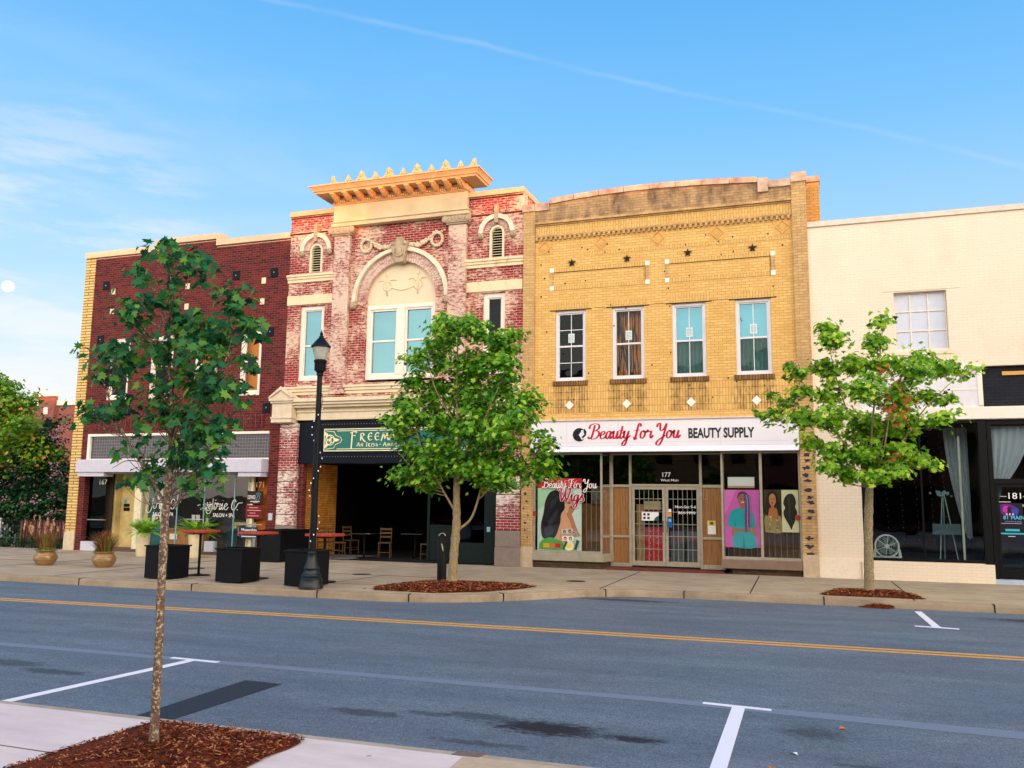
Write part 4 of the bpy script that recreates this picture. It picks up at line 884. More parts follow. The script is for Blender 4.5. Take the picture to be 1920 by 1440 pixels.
# ---------------------------------------------------------------- 3  tan brick beauty shop
b3 = thing('beauty_shop_building', 'tan brick two-storey beauty shop with four upper windows and arched parapet', 'building', (-3.8, 0, 0))
YW = [(-6.75, -5.86), (-5.11, -4.21), (-3.45, -2.545), (-1.775, -.87)]
m = MB(); m.wall(-7.36, -.27, 4.02, 9.80, .0, .3, [(a, b, 5.15, 7.17) for a, b in YW])
m.build('front_wall', TAN, b3)
part('pier', TANP, b3, (-7.70, -7.362, -.08, .3, .55, 10.16), (-.268, .105, -.08, .3, .55, 10.24))
part('pier_foot', plain('pier_foot_stone', S(196, 176, 148), .85, .2, var=.15), b3, (-7.70, -7.362, -.09, .3, 0, .548), (-.268, .105, -.09, .3, 0, .548))
part('parapet_wall', SOOT, b3, (-7.36, -.27, -.055, .3, 9.82, 10.16))
arc = [(-6.92 + 5.8 * i / 16, 10.50 + .13 * math.sin(math.pi * (i / 16) ** .9)) for i in range(17)]
q = MB(); q.pxz([(-6.92, 10.162)] + [(x, z - .16) for x, z in arc[::1]] + [(-1.12, 10.162)], -.053, .3); q.build('parapet_crown', SOOT, b3)
cm_ = plain('stained_coping', S(196, 164, 140), .85, .2, var=.45, vs_=3.2)
for i in range(0, 16, 2):
    q = MB(); x0, z0 = arc[i]; x1, z1 = arc[i + 1]; x2, z2 = arc[i + 2]; g_ = .006
    q.pxz([(x0 + g_, z0 - .158), (x1, z1 - .158), (x2 - g_, z2 - .158), (x2 - g_, z2), (x1, z1), (x0 + g_, z0)], -.10, .36); q.build('coping', cm_, b3, bevel=.008)
q = MB(); q.box(-7.36, -6.93, -.10, .36, 10.162, 10.40); q.build('coping', cm_, b3, bevel=.01); q = MB(); q.box(-1.11, -.84, -.12, .36, 10.05, 10.44); q.box(-.835, -.275, -.10, .36, 10.162, 10.36); q.build('coping', cm_, b3, bevel=.01)
part('coping', cm_, b3, (-7.74, -7.365, -.12, .36, 10.162, 10.38), (-.27, .13, -.12, .36, 10.242, 10.50), bevel=.01)
shell(b3, -7.70, .105, .36, 18, 9.9, TANP, 9.7)
part('chimney', ORB, b3, (.108, .455, .62, 1.6, 8.8, 10.44)); part('chimney_cap', cm_, b3, (.10, .47, .58, 1.65, 10.442, 10.60))
part('ledge', TANP, b3, (-7.36, -.27, -.10, 0, 9.76, 9.818), (-7.36, -.27, -.05, 0, 9.72, 9.758))
part('soldier_course', TANV, b3, (-7.35, -.28, -.012, 0, 9.42, 9.718))
q = MB(); x = -7.34
while x < -.33: q.box(x, x + .07, -.07, 0, 9.27, 9.415); x += .142
q.box(-7.34, -.28, -.05, 0, 9.36, 9.416); q.build('corbel_table', TANP, b3)
for x in (-7.07, -5.41, -3.81, -2.21, -.51):
    q = MB(); w_ = .19
    for r0, r1, y in ((.19, .155, -.03), (.10, .0, -.02)):
        if r1: q.add([(x - r0, y, 9.07), (x, y, 9.07 - r0), (x + r0, y, 9.07), (x, y, 9.07 + r0), (x - r1, y, 9.07), (x, y, 9.07 - r1), (x + r1, y, 9.07), (x, y, 9.07 + r1), (x - r0, 0, 9.07), (x, 0, 9.07 - r0), (x + r0, 0, 9.07), (x, 0, 9.07 + r0), (x - r1, 0, 9.07), (x, 0, 9.07 - r1), (x + r1, 0, 9.07), (x, 0, 9.07 + r1)],
                     [(i, (i + 1) % 4, 4 + (i + 1) % 4, 4 + i) for i in range(4)] + [(i, (i + 1) % 4, 8 + (i + 1) % 4, 8 + i) for i in range(4)] + [(4 + i, 4 + (i + 1) % 4, 12 + (i + 1) % 4, 12 + i) for i in range(4)])
        else: q.pxz([(x - r0, 9.07), (x, 9.07 - r0), (x + r0, 9.07), (x, 9.07 + r0)], y, 0)
    q.box(x - .2, x + .2, -.008, 0, 8.87, 9.27)
    q.build('diamond_tile', plain('tan_terracotta', S(212, 168, 98), .8, .2), b3)
part('rowlock_band', TANV, b3, (-5.9, -.3, -.010, 0, 8.74, 8.85))
for x, z in ((-6.26, 8.553), (-4.67, 8.547), (-2.99, 8.573), (-1.285, 8.56)):
    q = MB(); q.pxz([(x + (.115 if k % 2 == 0 else .048) * math.sin(k * math.pi / 5), z + (.115 if k % 2 == 0 else .048) * math.cos(k * math.pi / 5)) for k in range(10)], -.05, -.01); q.box(x - .02, x + .02, -.075, 0, z - .02, z + .02); q.build('star_anchor', plain('rusty_iron', S(44, 30, 26), .7, .3), b3)
WT = plain('white_tile', S(240, 236, 226), .4, .4, var=.03)
for a, b in ((-6.855, -4.105), (-3.56, -.773)):
    part('panel_border', TANV, b3, (a + .08, b - .08, -.014, 0, 8.31, 8.43), (a + .08, b - .08, -.014, 0, 7.78, 7.90))
    part('panel_border', TANP, b3, (a - .055, a + .055, -.014, 0, 7.9, 8.31), (b - .055, b + .055, -.014, 0, 7.9, 8.31))
    q = MB(); q.box(a + .06, b - .06, -.017, -.0145, 8.29, 8.305); q.box(b - .07, b - .057, -.017, 0, 7.9, 8.31); q.build('panel_groove', plain('dark_groove', S(96, 64, 34)), b3)
    for x in (a, b):
        for z in (8.37, 7.84): part('corner_tile', WT, b3, (x - .058, x + .058, -.022, 0, z - .062, z + .062), bevel=.004)
LB = plain('paper_label', S(206, 224, 220), .7, .2, var=.04); WF = plain('lavender_white_frame', S(222, 220, 226), .45, .4, var=.04)
m_ = NT('brown_streaks'); m_.base(m_.mix(m_.rng(m_.noise(m_.map(m_.obj, (5, 1, .4)), 2.0, 3, .5, 1.5), .46, .56), S(30, 20, 14), S(176, 112, 48)), .7, .3); STREAK = m_.mat  # streaky brown backing for one upper window
SKYGLASS = glassmat('blue_window_glass', (.6, .75, .8, 1), .25, (.24, .55, .70, 1), .01)
for i, (a, b) in enumerate(YW):
    mid = (a + b) / 2
    mt = [(mid - .010, mid + .010, 5.27, 7.07)]
    if i == 0: mt += [(a + .1, b - .1, zz - .010, zz + .010) for zz in (6.62, 5.68)]
    back = [VOID, STREAK, plain('sky_reflection_panel', S(96, 170, 190), .9, .1, var=.05), plain('sky_reflection_panel', S(96, 170, 190))][i]  # sky-blue backing paints the reflected sky behind the two right windows
    o = sash(b3, a, b, 5.15, 7.17, .05, fr=WF, t=.07, glass=(DARKGLASS, CLEARGLASS, SKYGLASS, SKYGLASS)[i], glass2=(None if i < 2 else CLEARGLASS), back=back, muntins=mt, rail=6.15)
    q = MB(); q.box(mid - .09, mid + .09, .112, .114, 6.26, 6.52); lo = q.build('label_sheet', LB, o)
    q = MB()
    for k in range(5): q.box(mid - .07, mid + .05 + .02 * (k % 2), .1105, .1115, 6.30 + k * .04, 6.312 + k * .04)
    q.build('print_line', plain('grey_print', S(110, 140, 140)), lo)
    if i >= 2:
        q = MB()
        for k in range(22): x = a + .08 + (b - a - .16) * k / 21; q.box(x, x + (b - a) / 44, .18 + .02 * math.sin(k * 1.9), .20 + .02 * math.sin(k * 1.9), 5.2, 6.14)
        q.build('curtain', TEALC, o)
    part('soldier_lintel', TANV, b3, (a - .1, b + .1, -.008, 0, 7.20, 7.43)); part('steel_lintel', plain('rusty_iron', S(44, 30, 26)), b3, (a - .16, b + .16, -.014, .05, 7.172, 7.197))
    part('sill', brickmat('dirty_sill_brick', S(150, 112, 66), S(110, 80, 50), S(56, 42, 32), vert=True, ms=.01, bw=.4, bh=.07, seed=31) if i == 0 else MATS['dirty_sill_brick'], b3, (a - .06, b + .06, -.05, .05, 5.02, 5.148))
part('lintel_crack', plain('dark_groove', S(96, 64, 34)), b3, (-5.6, -5.3, -.004, 0, 7.20, 7.212), (-4.05, -3.6, -.004, 0, 7.20, 7.212), (-2.4, -1.95, -.004, 0, 7.20, 7.212))
# dirty basket-weave band under the windows: darkness follows the water runs below each sill
DM = NT('stained_band_brick'); v_ = DM.wallvec(); bt = DM.n('ShaderNodeTexBrick'); DM.l(DM.map(v_, rot=(0, 0, R(90))), bt.inputs['Vector']); bt.offset = 0
bt.inputs['Color1'].default_value = S(232, 192, 118); bt.inputs['Color2'].default_value = S(216, 172, 100); bt.inputs['Mortar'].default_value = S(190, 146, 88); bt.inputs['Scale'].default_value = 1; bt.inputs['Mortar Size'].default_value = .009; bt.inputs['Brick Width'].default_value = .21; bt.inputs['Row Height'].default_value = .075
xx = DM.xyz(); acc = None
for a, b in YW:
    for ctr in (a + .12, b - .12, (a + b) / 2):
        d = DM.math('ABSOLUTE', DM.math('SUBTRACT', xx[0], ctr + 3.8)); g_ = DM.rng(d, .30, .05); acc = g_ if acc is None else DM.math('MAXIMUM', acc, g_)
nn = DM.noise(DM.map(v_, (1.6, .8, 1)), 6, 7, .75)
DM.base(DM.mix(DM.math('MULTIPLY', DM.rng(DM.math('ADD', DM.math('MULTIPLY', acc, .24), nn), .55, .78), DM.math('ADD', .45, DM.math('MULTIPLY', bt.outputs['Fac'], .5))), bt.outputs[0], S(84, 62, 42)), .85, .2)
part('stained_band', DM.mat, b3, (-7.1, -.4, -.010, 0, 4.25, 5.018))
for x in (-6.324, -4.71, -2.969, -1.282): MB().pxz([(x - .125, 4.466), (x, 4.34), (x + .125, 4.466), (x, 4.592)], -.022, -.01).build('white_diamond', WT, b3)
# many small fixing holes left in the brick
q = MB(); rr = random.Random(5)
for _ in range(46): x, z = rr.uniform(-7.2, -.4), rr.uniform(4.3, 9.2); q.box(x - .016, x + .016, -.018, 0, z - .018, z + .018)
q.build('fixing_hole', plain('rusty_iron', S(44, 30, 26)), b3)
# shopfront
ST = plain('storefront_metal', S(172, 164, 146), .4, .4, var=.14, metal=.2)
SG = SHOPGLASS
q = MB(); q.frame(-7.36, -5.40, .40, 3.14, -.02, .06, .05, .07); q.build('display_frame', ST, b3, bevel=.004)
q = MB(); q.add([(-7.31, .02, .47), (-5.45, .02, .47), (-5.45, .02, 3.09), (-7.31, .02, 3.09)], [(0, 1, 2, 3)]); q.build('display_glass', SG, b3)
q = MB(); q.pxy([(-7.38, -.08), (-5.36, -.08), (-5.20, .62), (-7.38, .62)], .19, .40); q.build('display_sill', ST, b3, bevel=.012)
q = MB(); q.pxy([(-7.34, .02), (-5.45, .02), (-5.28, .62), (-7.34, .62)], 0, .188); q.build('display_base', brickmat('dark_base_brick', S(98, 78, 62), S(80, 62, 50), S(60, 46, 38), seed=33), b3)
q = MB(); q.add([(-5.42, .06, .40), (-5.27, .55, .40), (-5.27, .55, 3.1), (-5.42, .06, 3.1)], [(0, 1, 2, 3)]); q.build('return_glass', SG, b3)
part('return_rail', ST, b3, (-5.29, -5.22, .53, .60, .06, 3.14))
q = MB(); q.pxy([(-5.42, .06), (-5.27, .53), (-5.25, .53), (-5.40, .06)], 2.20, 2.24); q.pxy([(-5.42, .06), (-5.27, .53), (-5.25, .53), (-5.40, .06)], .84, .88); q.build('return_rail', ST, b3)
q = MB(); q.frame(-2.24, -.27, .38, 3.14, -.02, .06, .05, .07); q.box(-1.275, -1.205, -.015, .05, .45, 3.09); q.build('display_frame', ST, b3, bevel=.004)
q = MB(); q.add([(-2.19, .02, .43), (-1.27, .02, .43), (-1.27, .02, 3.09), (-2.19, .02, 3.09)], [(0, 1, 2, 3)]); q.add([(-1.21, .021, .43), (-.32, .021, .43), (-.32, .021, 3.09), (-1.21, .021, 3.09)], [(0, 1, 2, 3)]); q.build('display_glass', SG, b3)
q = MB(); q.pxy([(-2.26, -.08), (-.28, -.08), (-.28, .62), (-2.30, .62)], .15, .38); q.build('display_sill', plain('bronze_sill', S(138, 116, 100), .4, .4, metal=.2), b3, bevel=.012)
q = MB(); q.pxy([(-2.0, .06), (-.30, .06), (-.30, .62), (-2.1, .62)], 0, .148); q.build('display_base', MATS['dark_base_brick'], b3)
# recessed entrance wall at 0.55 m
WOOD = NT('wood_panelling'); v_ = WOOD.wallvec(); gr = WOOD.noise(WOOD.map(v_, (14, .8, 1)), 3, 6, .65)
WOOD.base(WOOD.mix(WOOD.rng(gr, .3, .7), S(120, 80, 42), S(168, 122, 74)), .6, .3)
xs_ = WOOD.math('FRACT', WOOD.math('MULTIPLY', WOOD.xyz()[0], 6.5)); WOOD.base(WOOD.mix(WOOD.rng(xs_, .04, .02), WOOD.mix(WOOD.rng(gr, .3, .7), S(124, 82, 44), S(172, 126, 76)), S(60, 40, 22)), .6, .3); WOOD = WOOD.mat
q = MB()
for x in (-4.77, -2.86, -2.28): q.box(x, x + .07, .52, .62, .06, 3.14)
q.box(-5.22, -4.772, .53, .61, 2.21, 2.28); q.box(-5.22, -4.772, .53, .61, .84, .90); q.box(-5.22, -4.772, .53, .61, .06, .16)
q.box(-2.788, -2.282, .53, .61, 2.21, 2.28); q.box(-2.788, -2.282, .53, .61, .84, .90); q.box(-2.788, -2.282, .53, .61, .06, .18)
q.box(-4.698, -2.862, .525, .615, 2.23, 2.30); q.box(-5.22, -2.28, .53, .61, 3.10, 3.14); q.box(-5.22, -2.28, .62, .66, 2.23, 2.29)
q.build('entrance_frame', ST, b3, bevel=.005)
part('wood_panel', WOOD, b3, (-5.22, -4.77, .57, .59, .16, .84), (-5.22, -4.77, .57, .59, .9, 2.21), (-2.79, -2.28, .57, .59, .18, .84), (-2.79, -2.28, .57, .59, .9, 2.21))
q = MB(); q.frame(-2.76, -2.66, 1.9, 2.18, .56, .569, .008); q.build('wire_hook', ALU, b3)
q = MB(); q.add([(-5.22, .57, 2.28), (-4.77, .57, 2.28), (-4.77, .57, 3.1), (-5.22, .57, 3.1)], [(0, 1, 2, 3)]); q.add([(-4.7, .57, 2.3), (-2.86, .57, 2.3), (-2.86, .57, 3.1), (-4.7, .57, 3.1)], [(0, 1, 2, 3)]); q.add([(-2.79, .57, 2.28), (-2.28, .57, 2.28), (-2.28, .57, 3.1), (-2.79, .57, 3.1)], [(0, 1, 2, 3)])
q.build('transom_glass', SG, b3)
text('177', -3.85, 2.50, .565, .12, LETTER_W, b3, bold=.01, depth=.002); text('West Main', -3.9, 2.38, .565, .06, LETTER_W, b3, bold=.01, depth=.002, width=.48)
for a, b, sx in ((-4.695, -3.785, 1), (-3.775, -2.865, -1)):
    q = MB(); q.frame(a, b, .10, 2.225, .54, .60, .075, .13); d = q.build('door', ST, b3, bevel=.004)
    q = MB(); q.add([(a + .07, .57, .22), (b - .07, .57, .22), (b - .07, .57, 2.16), (a + .07, .57, 2.16)], [(0, 1, 2, 3)]); q.build('door_pane', SG, d)
    q = MB()
    for k in range(1, 6): x = a + .075 + (b - a - .15) * k / 6; q.box(x - .006, x + .006, .60, .612, .23, 2.15)
    for z in (.55, .90, 1.22, 1.55, 1.9): q.box(a + .07, b - .07, .612, .624, z - .008, z + .008)
    q.build('burglar_bar', plain('bar_metal', S(190, 180, 160), .5, .4), d)
    x = b - .05 if sx > 0 else a + .05
    q = MB(); q.tube([(x, .535, 1.02), (x, .47, 1.02), (x, .47, 1.30), (x, .535, 1.30)], .012, 8); q.build('door_handle', plain('dull_brass', S(120, 104, 80), .4, .5, metal=.6), d, smooth=True)
text('Mon-Sat 9-6', -3.52, 1.66, .564, .07, LETTER_W, b3, bold=.012, depth=.002, width=.56); text('864-9990', -3.44, 1.50, .564, .07, LETTER_W, b3, bold=.012, depth=.002, width=.46)
part('entrance_floor', brickmat('red_paver', S(128, 62, 54), S(108, 48, 44), S(90, 70, 60), bh=.1, bw=.2, seed=35), b3, (-5.3, -2.2, -.04, .62, .004, .05)); 
part('sign_soffit', plain('soffit_grey', S(90, 88, 84)), b3, (-7.36, -.27, -.1, .62, 3.145, 3.17))
# room behind
part('shop_ceiling', plain('shop_ceiling_grey', S(52, 50, 46), .9, .1), b3, (-7.36, -.27, .63, 5.0, 3.18, 3.2)); part('shop_back', VOID, b3, (-7.36, -.27, 5.0, 5.1, 0, 3.2)); part('shop_side', VOID, b3, (-7.44, -7.362, .301, 5, 0, 3.2), (-.268, -.2, .301, 5, 0, 3.2))
part('shop_floor', plain('shop_floor_grey', S(70, 66, 60)), b3, (-7.36, -.27, .63, 5, 0, .08))
part('display_back', WOOD, b3, (-7.3, -5.35, 1.3, 1.34, .4, 1.75)); part('display_back', WOOD, b3, (-2.2, -.3, 1.1, 1.14, .38, 1.55)); part('display_deck', plain('deck_grey', S(120, 124, 122)), b3, (-7.34, -5.40, .08, 1.3, .401, .43), (-2.2, -.3, .08, 1.1, .381, .41))
q = MB()
for x0, x1, y, z0, z1 in ((-7.2, -5.5, .9, .45, 2.1), (-2.15, -.36, .7, .42, 1.5)):
    n_ = int((x1 - x0) / .14)
    for k in range(n_ + 1): x = x0 + (x1 - x0) * k / n_; q.box(x - .006, x + .006, y, y + .012, z0, z1)
    q.box(x0, x1, y - .012, y - .001, z1 - .02, z1)
q.build('security_bar', plain('bar_metal', S(190, 180, 160)), b3)
q = MB(); q.box(-6.0, -5.45, 1.2, 1.24, 1.75, 2.25); q.build('stock_shelf', plain('grey_shelf_goods', S(120, 122, 112), .8, .2, var=.6, vs_=9), b3)
# roller grille strips on piers: dark ragged paint remains
rr = random.Random(9); TAR = plain('tar_blue', S(52, 50, 72), .7, .3)
for k in range(15):
    z = 3.05 - k * .175
    if 9 < k < 12: continue
    cx, cz, n_ = -.09 + rr.uniform(-.03, .04), z + rr.uniform(-.03, .03), 15
    MB().pxz([(cx + rr.uniform(.04, .14) * math.cos(2 * math.pi * i / n_), cz + rr.uniform(.02, .075) * math.sin(2 * math.pi * i / n_)) for i in range(n_)], -.0815, -.08).build('adhesive_patch', TAR, b3)
for k in range(12):
    cx, cz, n_ = -7.53 + rr.uniform(-.1, .1), 3.0 - k * .2, 8; rad = rr.uniform(.02, .05)
    MB().pxz([(cx + rad * rr.uniform(.5, 1.5) * math.cos(2 * math.pi * i / n_), cz + rad * rr.uniform(.5, 1.2) * math.sin(2 * math.pi * i / n_)) for i in range(n_)], -.0812, -.08).build('adhesive_patch', TAR, b3)

# ---------------------------------------------------------------- 4  cream painted building
b4 = thing('lounge_building', 'cream painted brick building with gridded upper window, right end of the row', 'building', (3, 0, 0))
m = MB(); m.wall(.107, 9.5, 0, 8.98, 0, .3, [(2.10, 3.30, 5.62, 7.10), (1.16, 3.90, .46, 3.86), (3.98, 6.2, 0, 3.86), (3.97, 8.4, 4.16, 5.16)])
m.build('front_wall', CREAMB, b4)
shell(b4, .107, 9.5, .31, 18, 8.8, CREAMB, 8.5)
part('coping', plain('metal_coping', S(216, 204, 186), .5, .4), b4, (.10, 9.6, -.05, .45, 8.98, 9.12), bevel=.008)
q = MB(); q.wall(2.11, 3.29, 5.63, 7.09, .16, .19, []); o = q.build('window', plain('frosted_glass', S(196, 204, 222), .25, .5, var=.05), b4)
q = MB()
for x in (2.48, 2.89): q.box(x - .016, x + .016, .13, .16, 5.64, 7.08)
for z in (6.12, 6.62): q.box(2.12, 3.28, .134, .158, z - .014, z + .014)
q.frame(2.105, 3.295, 5.625, 7.095, .13, .2, .03); q.build('muntin', plain('cream_bar', S(232, 222, 208)), o)
part('window_sill', CREAMB, b4, (2.05, 3.40, -.02, .0, 5.50, 5.60)); part('lintel_crack', plain('brown_crack', S(170, 130, 96)), b4, (1.85, 3.6, -.002, .0, 7.12, 7.132))
part('panel', plain('grey_white_panel', S(222, 220, 226), .6, .3, var=.04), b4, (1.2, 3.88, -.02, 0, 4.17, 5.05)); part('panel_frame', WHITE, b4, (1.1, 3.965, -.04, 0, 5.05, 5.17), (3.86, 3.965, -.04, 0, 4.2, 5.05), (3.2, 3.26, -.03, -.02, 4.2, 5.05), (1.2, 3.86, -.03, -.02, 4.58, 4.62))
part('band', WHITE, b4, (1.05, 9.5, -.08, 0, 3.87, 4.165), bevel=.01)
part('recess_brick', DARKB, b4, (3.97, 8.4, .12, .29, 4.16, 5.16)); part('wood_block', plain('ochre_block', S(216, 160, 84)), b4, (4.42, 4.9, .08, .12, 4.93, 5.02))
part('base_render', plain('rough_cream_render', S(240, 226, 206), .95, .1, var=.06, vs_=12, bump=1.0), b4, (.11, 1.08, -.012, 0, 0, .50))
part('bulkhead', CREAMB, b4, (1.10, 3.985, -.06, 0, 0, .44)); 
BF = plain('black_frame', S(6, 11, 15), .5, .18, var=.15)
q = MB(); q.frame(1.17, 3.89, .46, 3.85, -.01, .1, .06, .07); q.box(3.80, 3.98, -.02, .2, .44, 3.86); q.box(2.50, 2.54, .02, .08, .53, 3.79); q.box(1.165, 1.30, .1, .2, .46, 3.85); q.build('window_frame', BF, b4, bevel=.005)
q = MB(); q.add([(1.2, .05, .5), (3.85, .05, .5), (3.85, .05, 3.82), (1.2, .05, 3.82)], [(0, 1, 2, 3)]); q.build('display_glass', glassmat('lounge_glass', (.76, .84, .86, 1), .03, (.9, .97, 1, 1), .004), b4)
part('room_back', VOID, b4, (.4, 9.3, 4.5, 4.6, 0, 3.9)); part('room_ceiling', VOID, b4, (.4, 9.3, .31, 4.5, 3.87, 3.95)); part('room_floor', plain('lounge_floor', S(24, 30, 34), .6, .3), b4, (1.0, 9.3, .12, 4.5, .40, .46)); part('room_side', VOID, b4, (1.08, 1.155, .301, 4.5, 0, 3.9), (3.92, 3.96, .301, 2.5, .0, 3.9))
part('corner_post', plain('pale_post', S(206, 210, 190), .5, .3), b4, (3.42, 3.47, .5, .55, .46, 3.5))
q = MB(); q.box(4.0, 4.09, .02, .14, .06, 3.86); q.box(5.15, 5.23, .02, .14, .06, 3.86); q.box(4.09, 5.15, .03, .13, 2.33, 2.45); q.box(4.09, 5.15, .03, .13, 3.74, 3.86); q.build('door_frame', BF, b4)
q = MB(); q.frame(4.10, 5.14, .12, 2.32, .05, .10, .07, .2); d = q.build('door', BF, b4); part('door_pane', MATS['lounge_glass'], d, (4.17, 5.07, .07, .075, .32, 2.25))
q = MB(); q.add([(4.09, .08, 2.45), (5.15, .08, 2.45), (5.15, .08, 3.74), (4.09, .08, 3.74)], [(0, 1, 2, 3)]); q.build('transom_glass', MATS['lounge_glass'], b4)
part('threshold', plain('blue_grey_step', S(176, 190, 210), .6, .3), b4, (3.99, 6.2, -.04, .3, 0, .11)); part('door_void', BF, b4, (5.24, 6.19, .05, .2, .12, 3.85))
text('181', 4.38, 1.98, .064, .14, LETTER_W, d, width=.26, depth=.002); part('number_rule', LETTER_W, d, (4.2, 4.34, .062, .066, 2.03, 2.038), (4.68, 4.84, .062, .066, 2.03, 2.038))
part('vinyl_line', LETTER_W, d, (4.14, 4.42, .062, .066, 1.90, 1.912)); text('OPEN', 4.66, 1.80, .064, .05, LETTER_W, d, bold=.02, depth=.002)

# ---------------------------------------------------------------- far building, and an invented row across the street
bf = thing('distant_brick_building', 'distant low red brick building seen past the left end of the row', 'building', (-55, 30, 0))
m = MB(); m.wall(-75, -46, 0, 8.35, 25, 25.4, [(-53.5, -52.4, 1.5, 3.5), (-57, -55.5, 4.2, 6.0)]); m.box(-53.1, -51.6, 24.7, 25.0, 0, 9.0); m.build('wall', FARB, bf)
part('side_wall', FARB, bf, (-75, -74.6, 25.4, 45, 0, 8.3), (-46.4, -46, 25.4, 45, 0, 8.3)); part('roof', plain('roofing', S(70, 68, 66)), bf, (-74.6, -46.4, 25.4, 45, 7.6, 7.8))
part('coping', WHITE, bf, (-75.1, -53.12, 24.9, 25.5, 8.352, 8.7), (-51.58, -45.9, 24.9, 25.5, 8.352, 8.7), (-53.2, -51.5, 24.6, 25.1, 9.002, 9.35)); part('inset_panel', WHITE, bf, (-52.55, -52.15, 24.67, 24.7, 7.7, 8.2))
def opposite(x0, x1, h, mat, label, y=-48):  # invented row behind the camera, heights set to shape the facade shadow line
    o = thing('invented_building', label, 'building', ((x0 + x1) / 2, y - 6, 0))
    m = MB(); wn_ = int((x1 - x0) // 2.6); hs = []
    for k in range(wn_):
        cx = x0 + (x1 - x0) * (k + .5) / wn_
        for z in (5.0, 8.6):
            if z + 2.4 < h: hs.append((cx - .55, cx + .55, z, z + 2.0))
    hs2 = hs + [(x0 + .8, x1 - .8, .5, 3.2)]
    m.wall(x0, x1, 0, h, y - .3, y, hs2); m.box(x0, x1, y - 12, y - .301, 0, min(h, 13.6) - .4); o2 = m.build('wall', mat, o)
    q = MB()
    for a, b, c, d in hs2: q.add([(a, y - .15, c), (b, y - .15, c), (b, y - .15, d), (a, y - .15, d)], [(0, 1, 2, 3)])
    q.build('window', DARKGLASS, o); part('cornice', CREAM, o, (x0 - .1, x1 + .1, y - .1, y + .25, h - .55, h))
RB2 = brickmat('opposite_red_brick', S(150, 84, 64), S(130, 66, 52), S(170, 140, 120), seed=41); TB2 = brickmat('opposite_tan_brick', S(196, 150, 100), S(176, 130, 84), S(150, 120, 90), seed=42)
for x0, x1, h, mt, lb in [(-40, -22, 11.2, RB2, 'unseen red brick block added for the shadow line, far left of the camera'), (-22, -4, 13.0, TB2, 'unseen tan brick block added for the shadow line behind the camera'), (-4, 9.2, 14.05, RB2, 'unseen tall red brick block added for the shadow line'), (9.2, 12.2, 13.82, TB2, 'unseen narrow tan block added for the shadow line'), (12.2, 17.4, 14.25, TB2, 'unseen broad cream-topped tan block added for the shadow line'), (17.4, 20.9, 13.62, RB2, 'unseen wide red brick block added for the shadow line'), (20.9, 24.2, 14.5, TB2, 'unseen narrow tall tan block added for the shadow line'), (24.2, 26.4, 13.8, RB2, 'unseen narrow red brick block added for the shadow line'), (26.4, 46, 14.05, TB2, 'unseen tall tan block added for the shadow line, to the right'), (46, 75, 13.4, RB2, 'unseen long red brick block added for the shadow line, far right')]:
    opposite(x0, x1, h, mt, lb)
# ================================================================ signs and posters
sg = thing('shop_sign', 'green pub sign board with cream lettering and knotwork on the dark fascia', 'sign', (-11.7, -.06, 3.5))
GRN = plain('sign_green', S(14, 108, 98), .45, .4, var=.06); CRM = plain('sign_cream', S(236, 226, 184), .5, .3, var=.05)
part('board', GRN, sg, (-14.07, -9.33, -.09, -.058, 3.235, 3.925))
q = MB(); q.frame(-14.07, -9.33, 3.235, 3.925, -.10, -.0905, .028); q.build('border', CRM, sg)
q = MB(); q.box(-13.62, -9.4, -.0955, -.0905, 3.845, 3.866); q.box(-13.62, -9.4, -.0955, -.0905, 3.295, 3.316)
q.build('inner_border', CRM, sg)
q = MB(); kx, kz = -13.86, 3.58
q.tube([(-14.0, -.097, 3.86), (-13.72, -.097, 3.83), (-13.66, -.097, 3.72), (-13.5, -.097, 3.66), (-13.44, -.097, 3.58), (-13.5, -.097, 3.50), (-13.66, -.097, 3.44), (-13.72, -.097, 3.33), (-14.0, -.097, 3.30)], .011, 6)
for a in range(3):
    t = a * 2 * math.pi / 3; cx, cz = kx + .062 * math.cos(t), kz + .062 * math.sin(t); q.ring(cx, cz, .07, .092, 0, 360, -.099 - .001 * a, -.0905, 24)
q.ring(kx, kz, .145, .165, 0, 360, -.0975, -.0905, 28)
for a in (0, 128, 232):
    t = R(a); d, n_ = Vector((math.cos(t), 0, math.sin(t))), Vector((-math.sin(t), 0, math.cos(t))); c0 = Vector((kx, 0, kz))
    P = [c0 + d * .14 + n_ * .05, c0 + d * .24 + n_ * .045, c0 + d * .34, c0 + d * .24 - n_ * .045, c0 + d * .14 - n_ * .05]
    q.pxz([(p.x, p.z) for p in P], -.096, -.0905)
q.build('knotwork', CRM, sg)
def ribbon(mb, pts, w, y, sc, x, z, th=.006):
    P = spline([(x + a * sc, z + b * sc) for a, b in pts], 6); L = []; Q = []
    for i, p in enumerate(P):
        t = P[min(i + 1, len(P) - 1)] - P[max(i - 1, 0)]; l = math.hypot(*t) or 1; t = t / l; ww = w * (.35 + .65 * abs(t[1] * .9 - t[0] * .35)) * sc
        L.append((p[0] - t[1] * ww, p[1] + t[0] * ww)); Q.append((p[0] + t[1] * ww, p[1] - t[0] * ww))
    mb.pxz(L + Q[::-1], y - th, y)
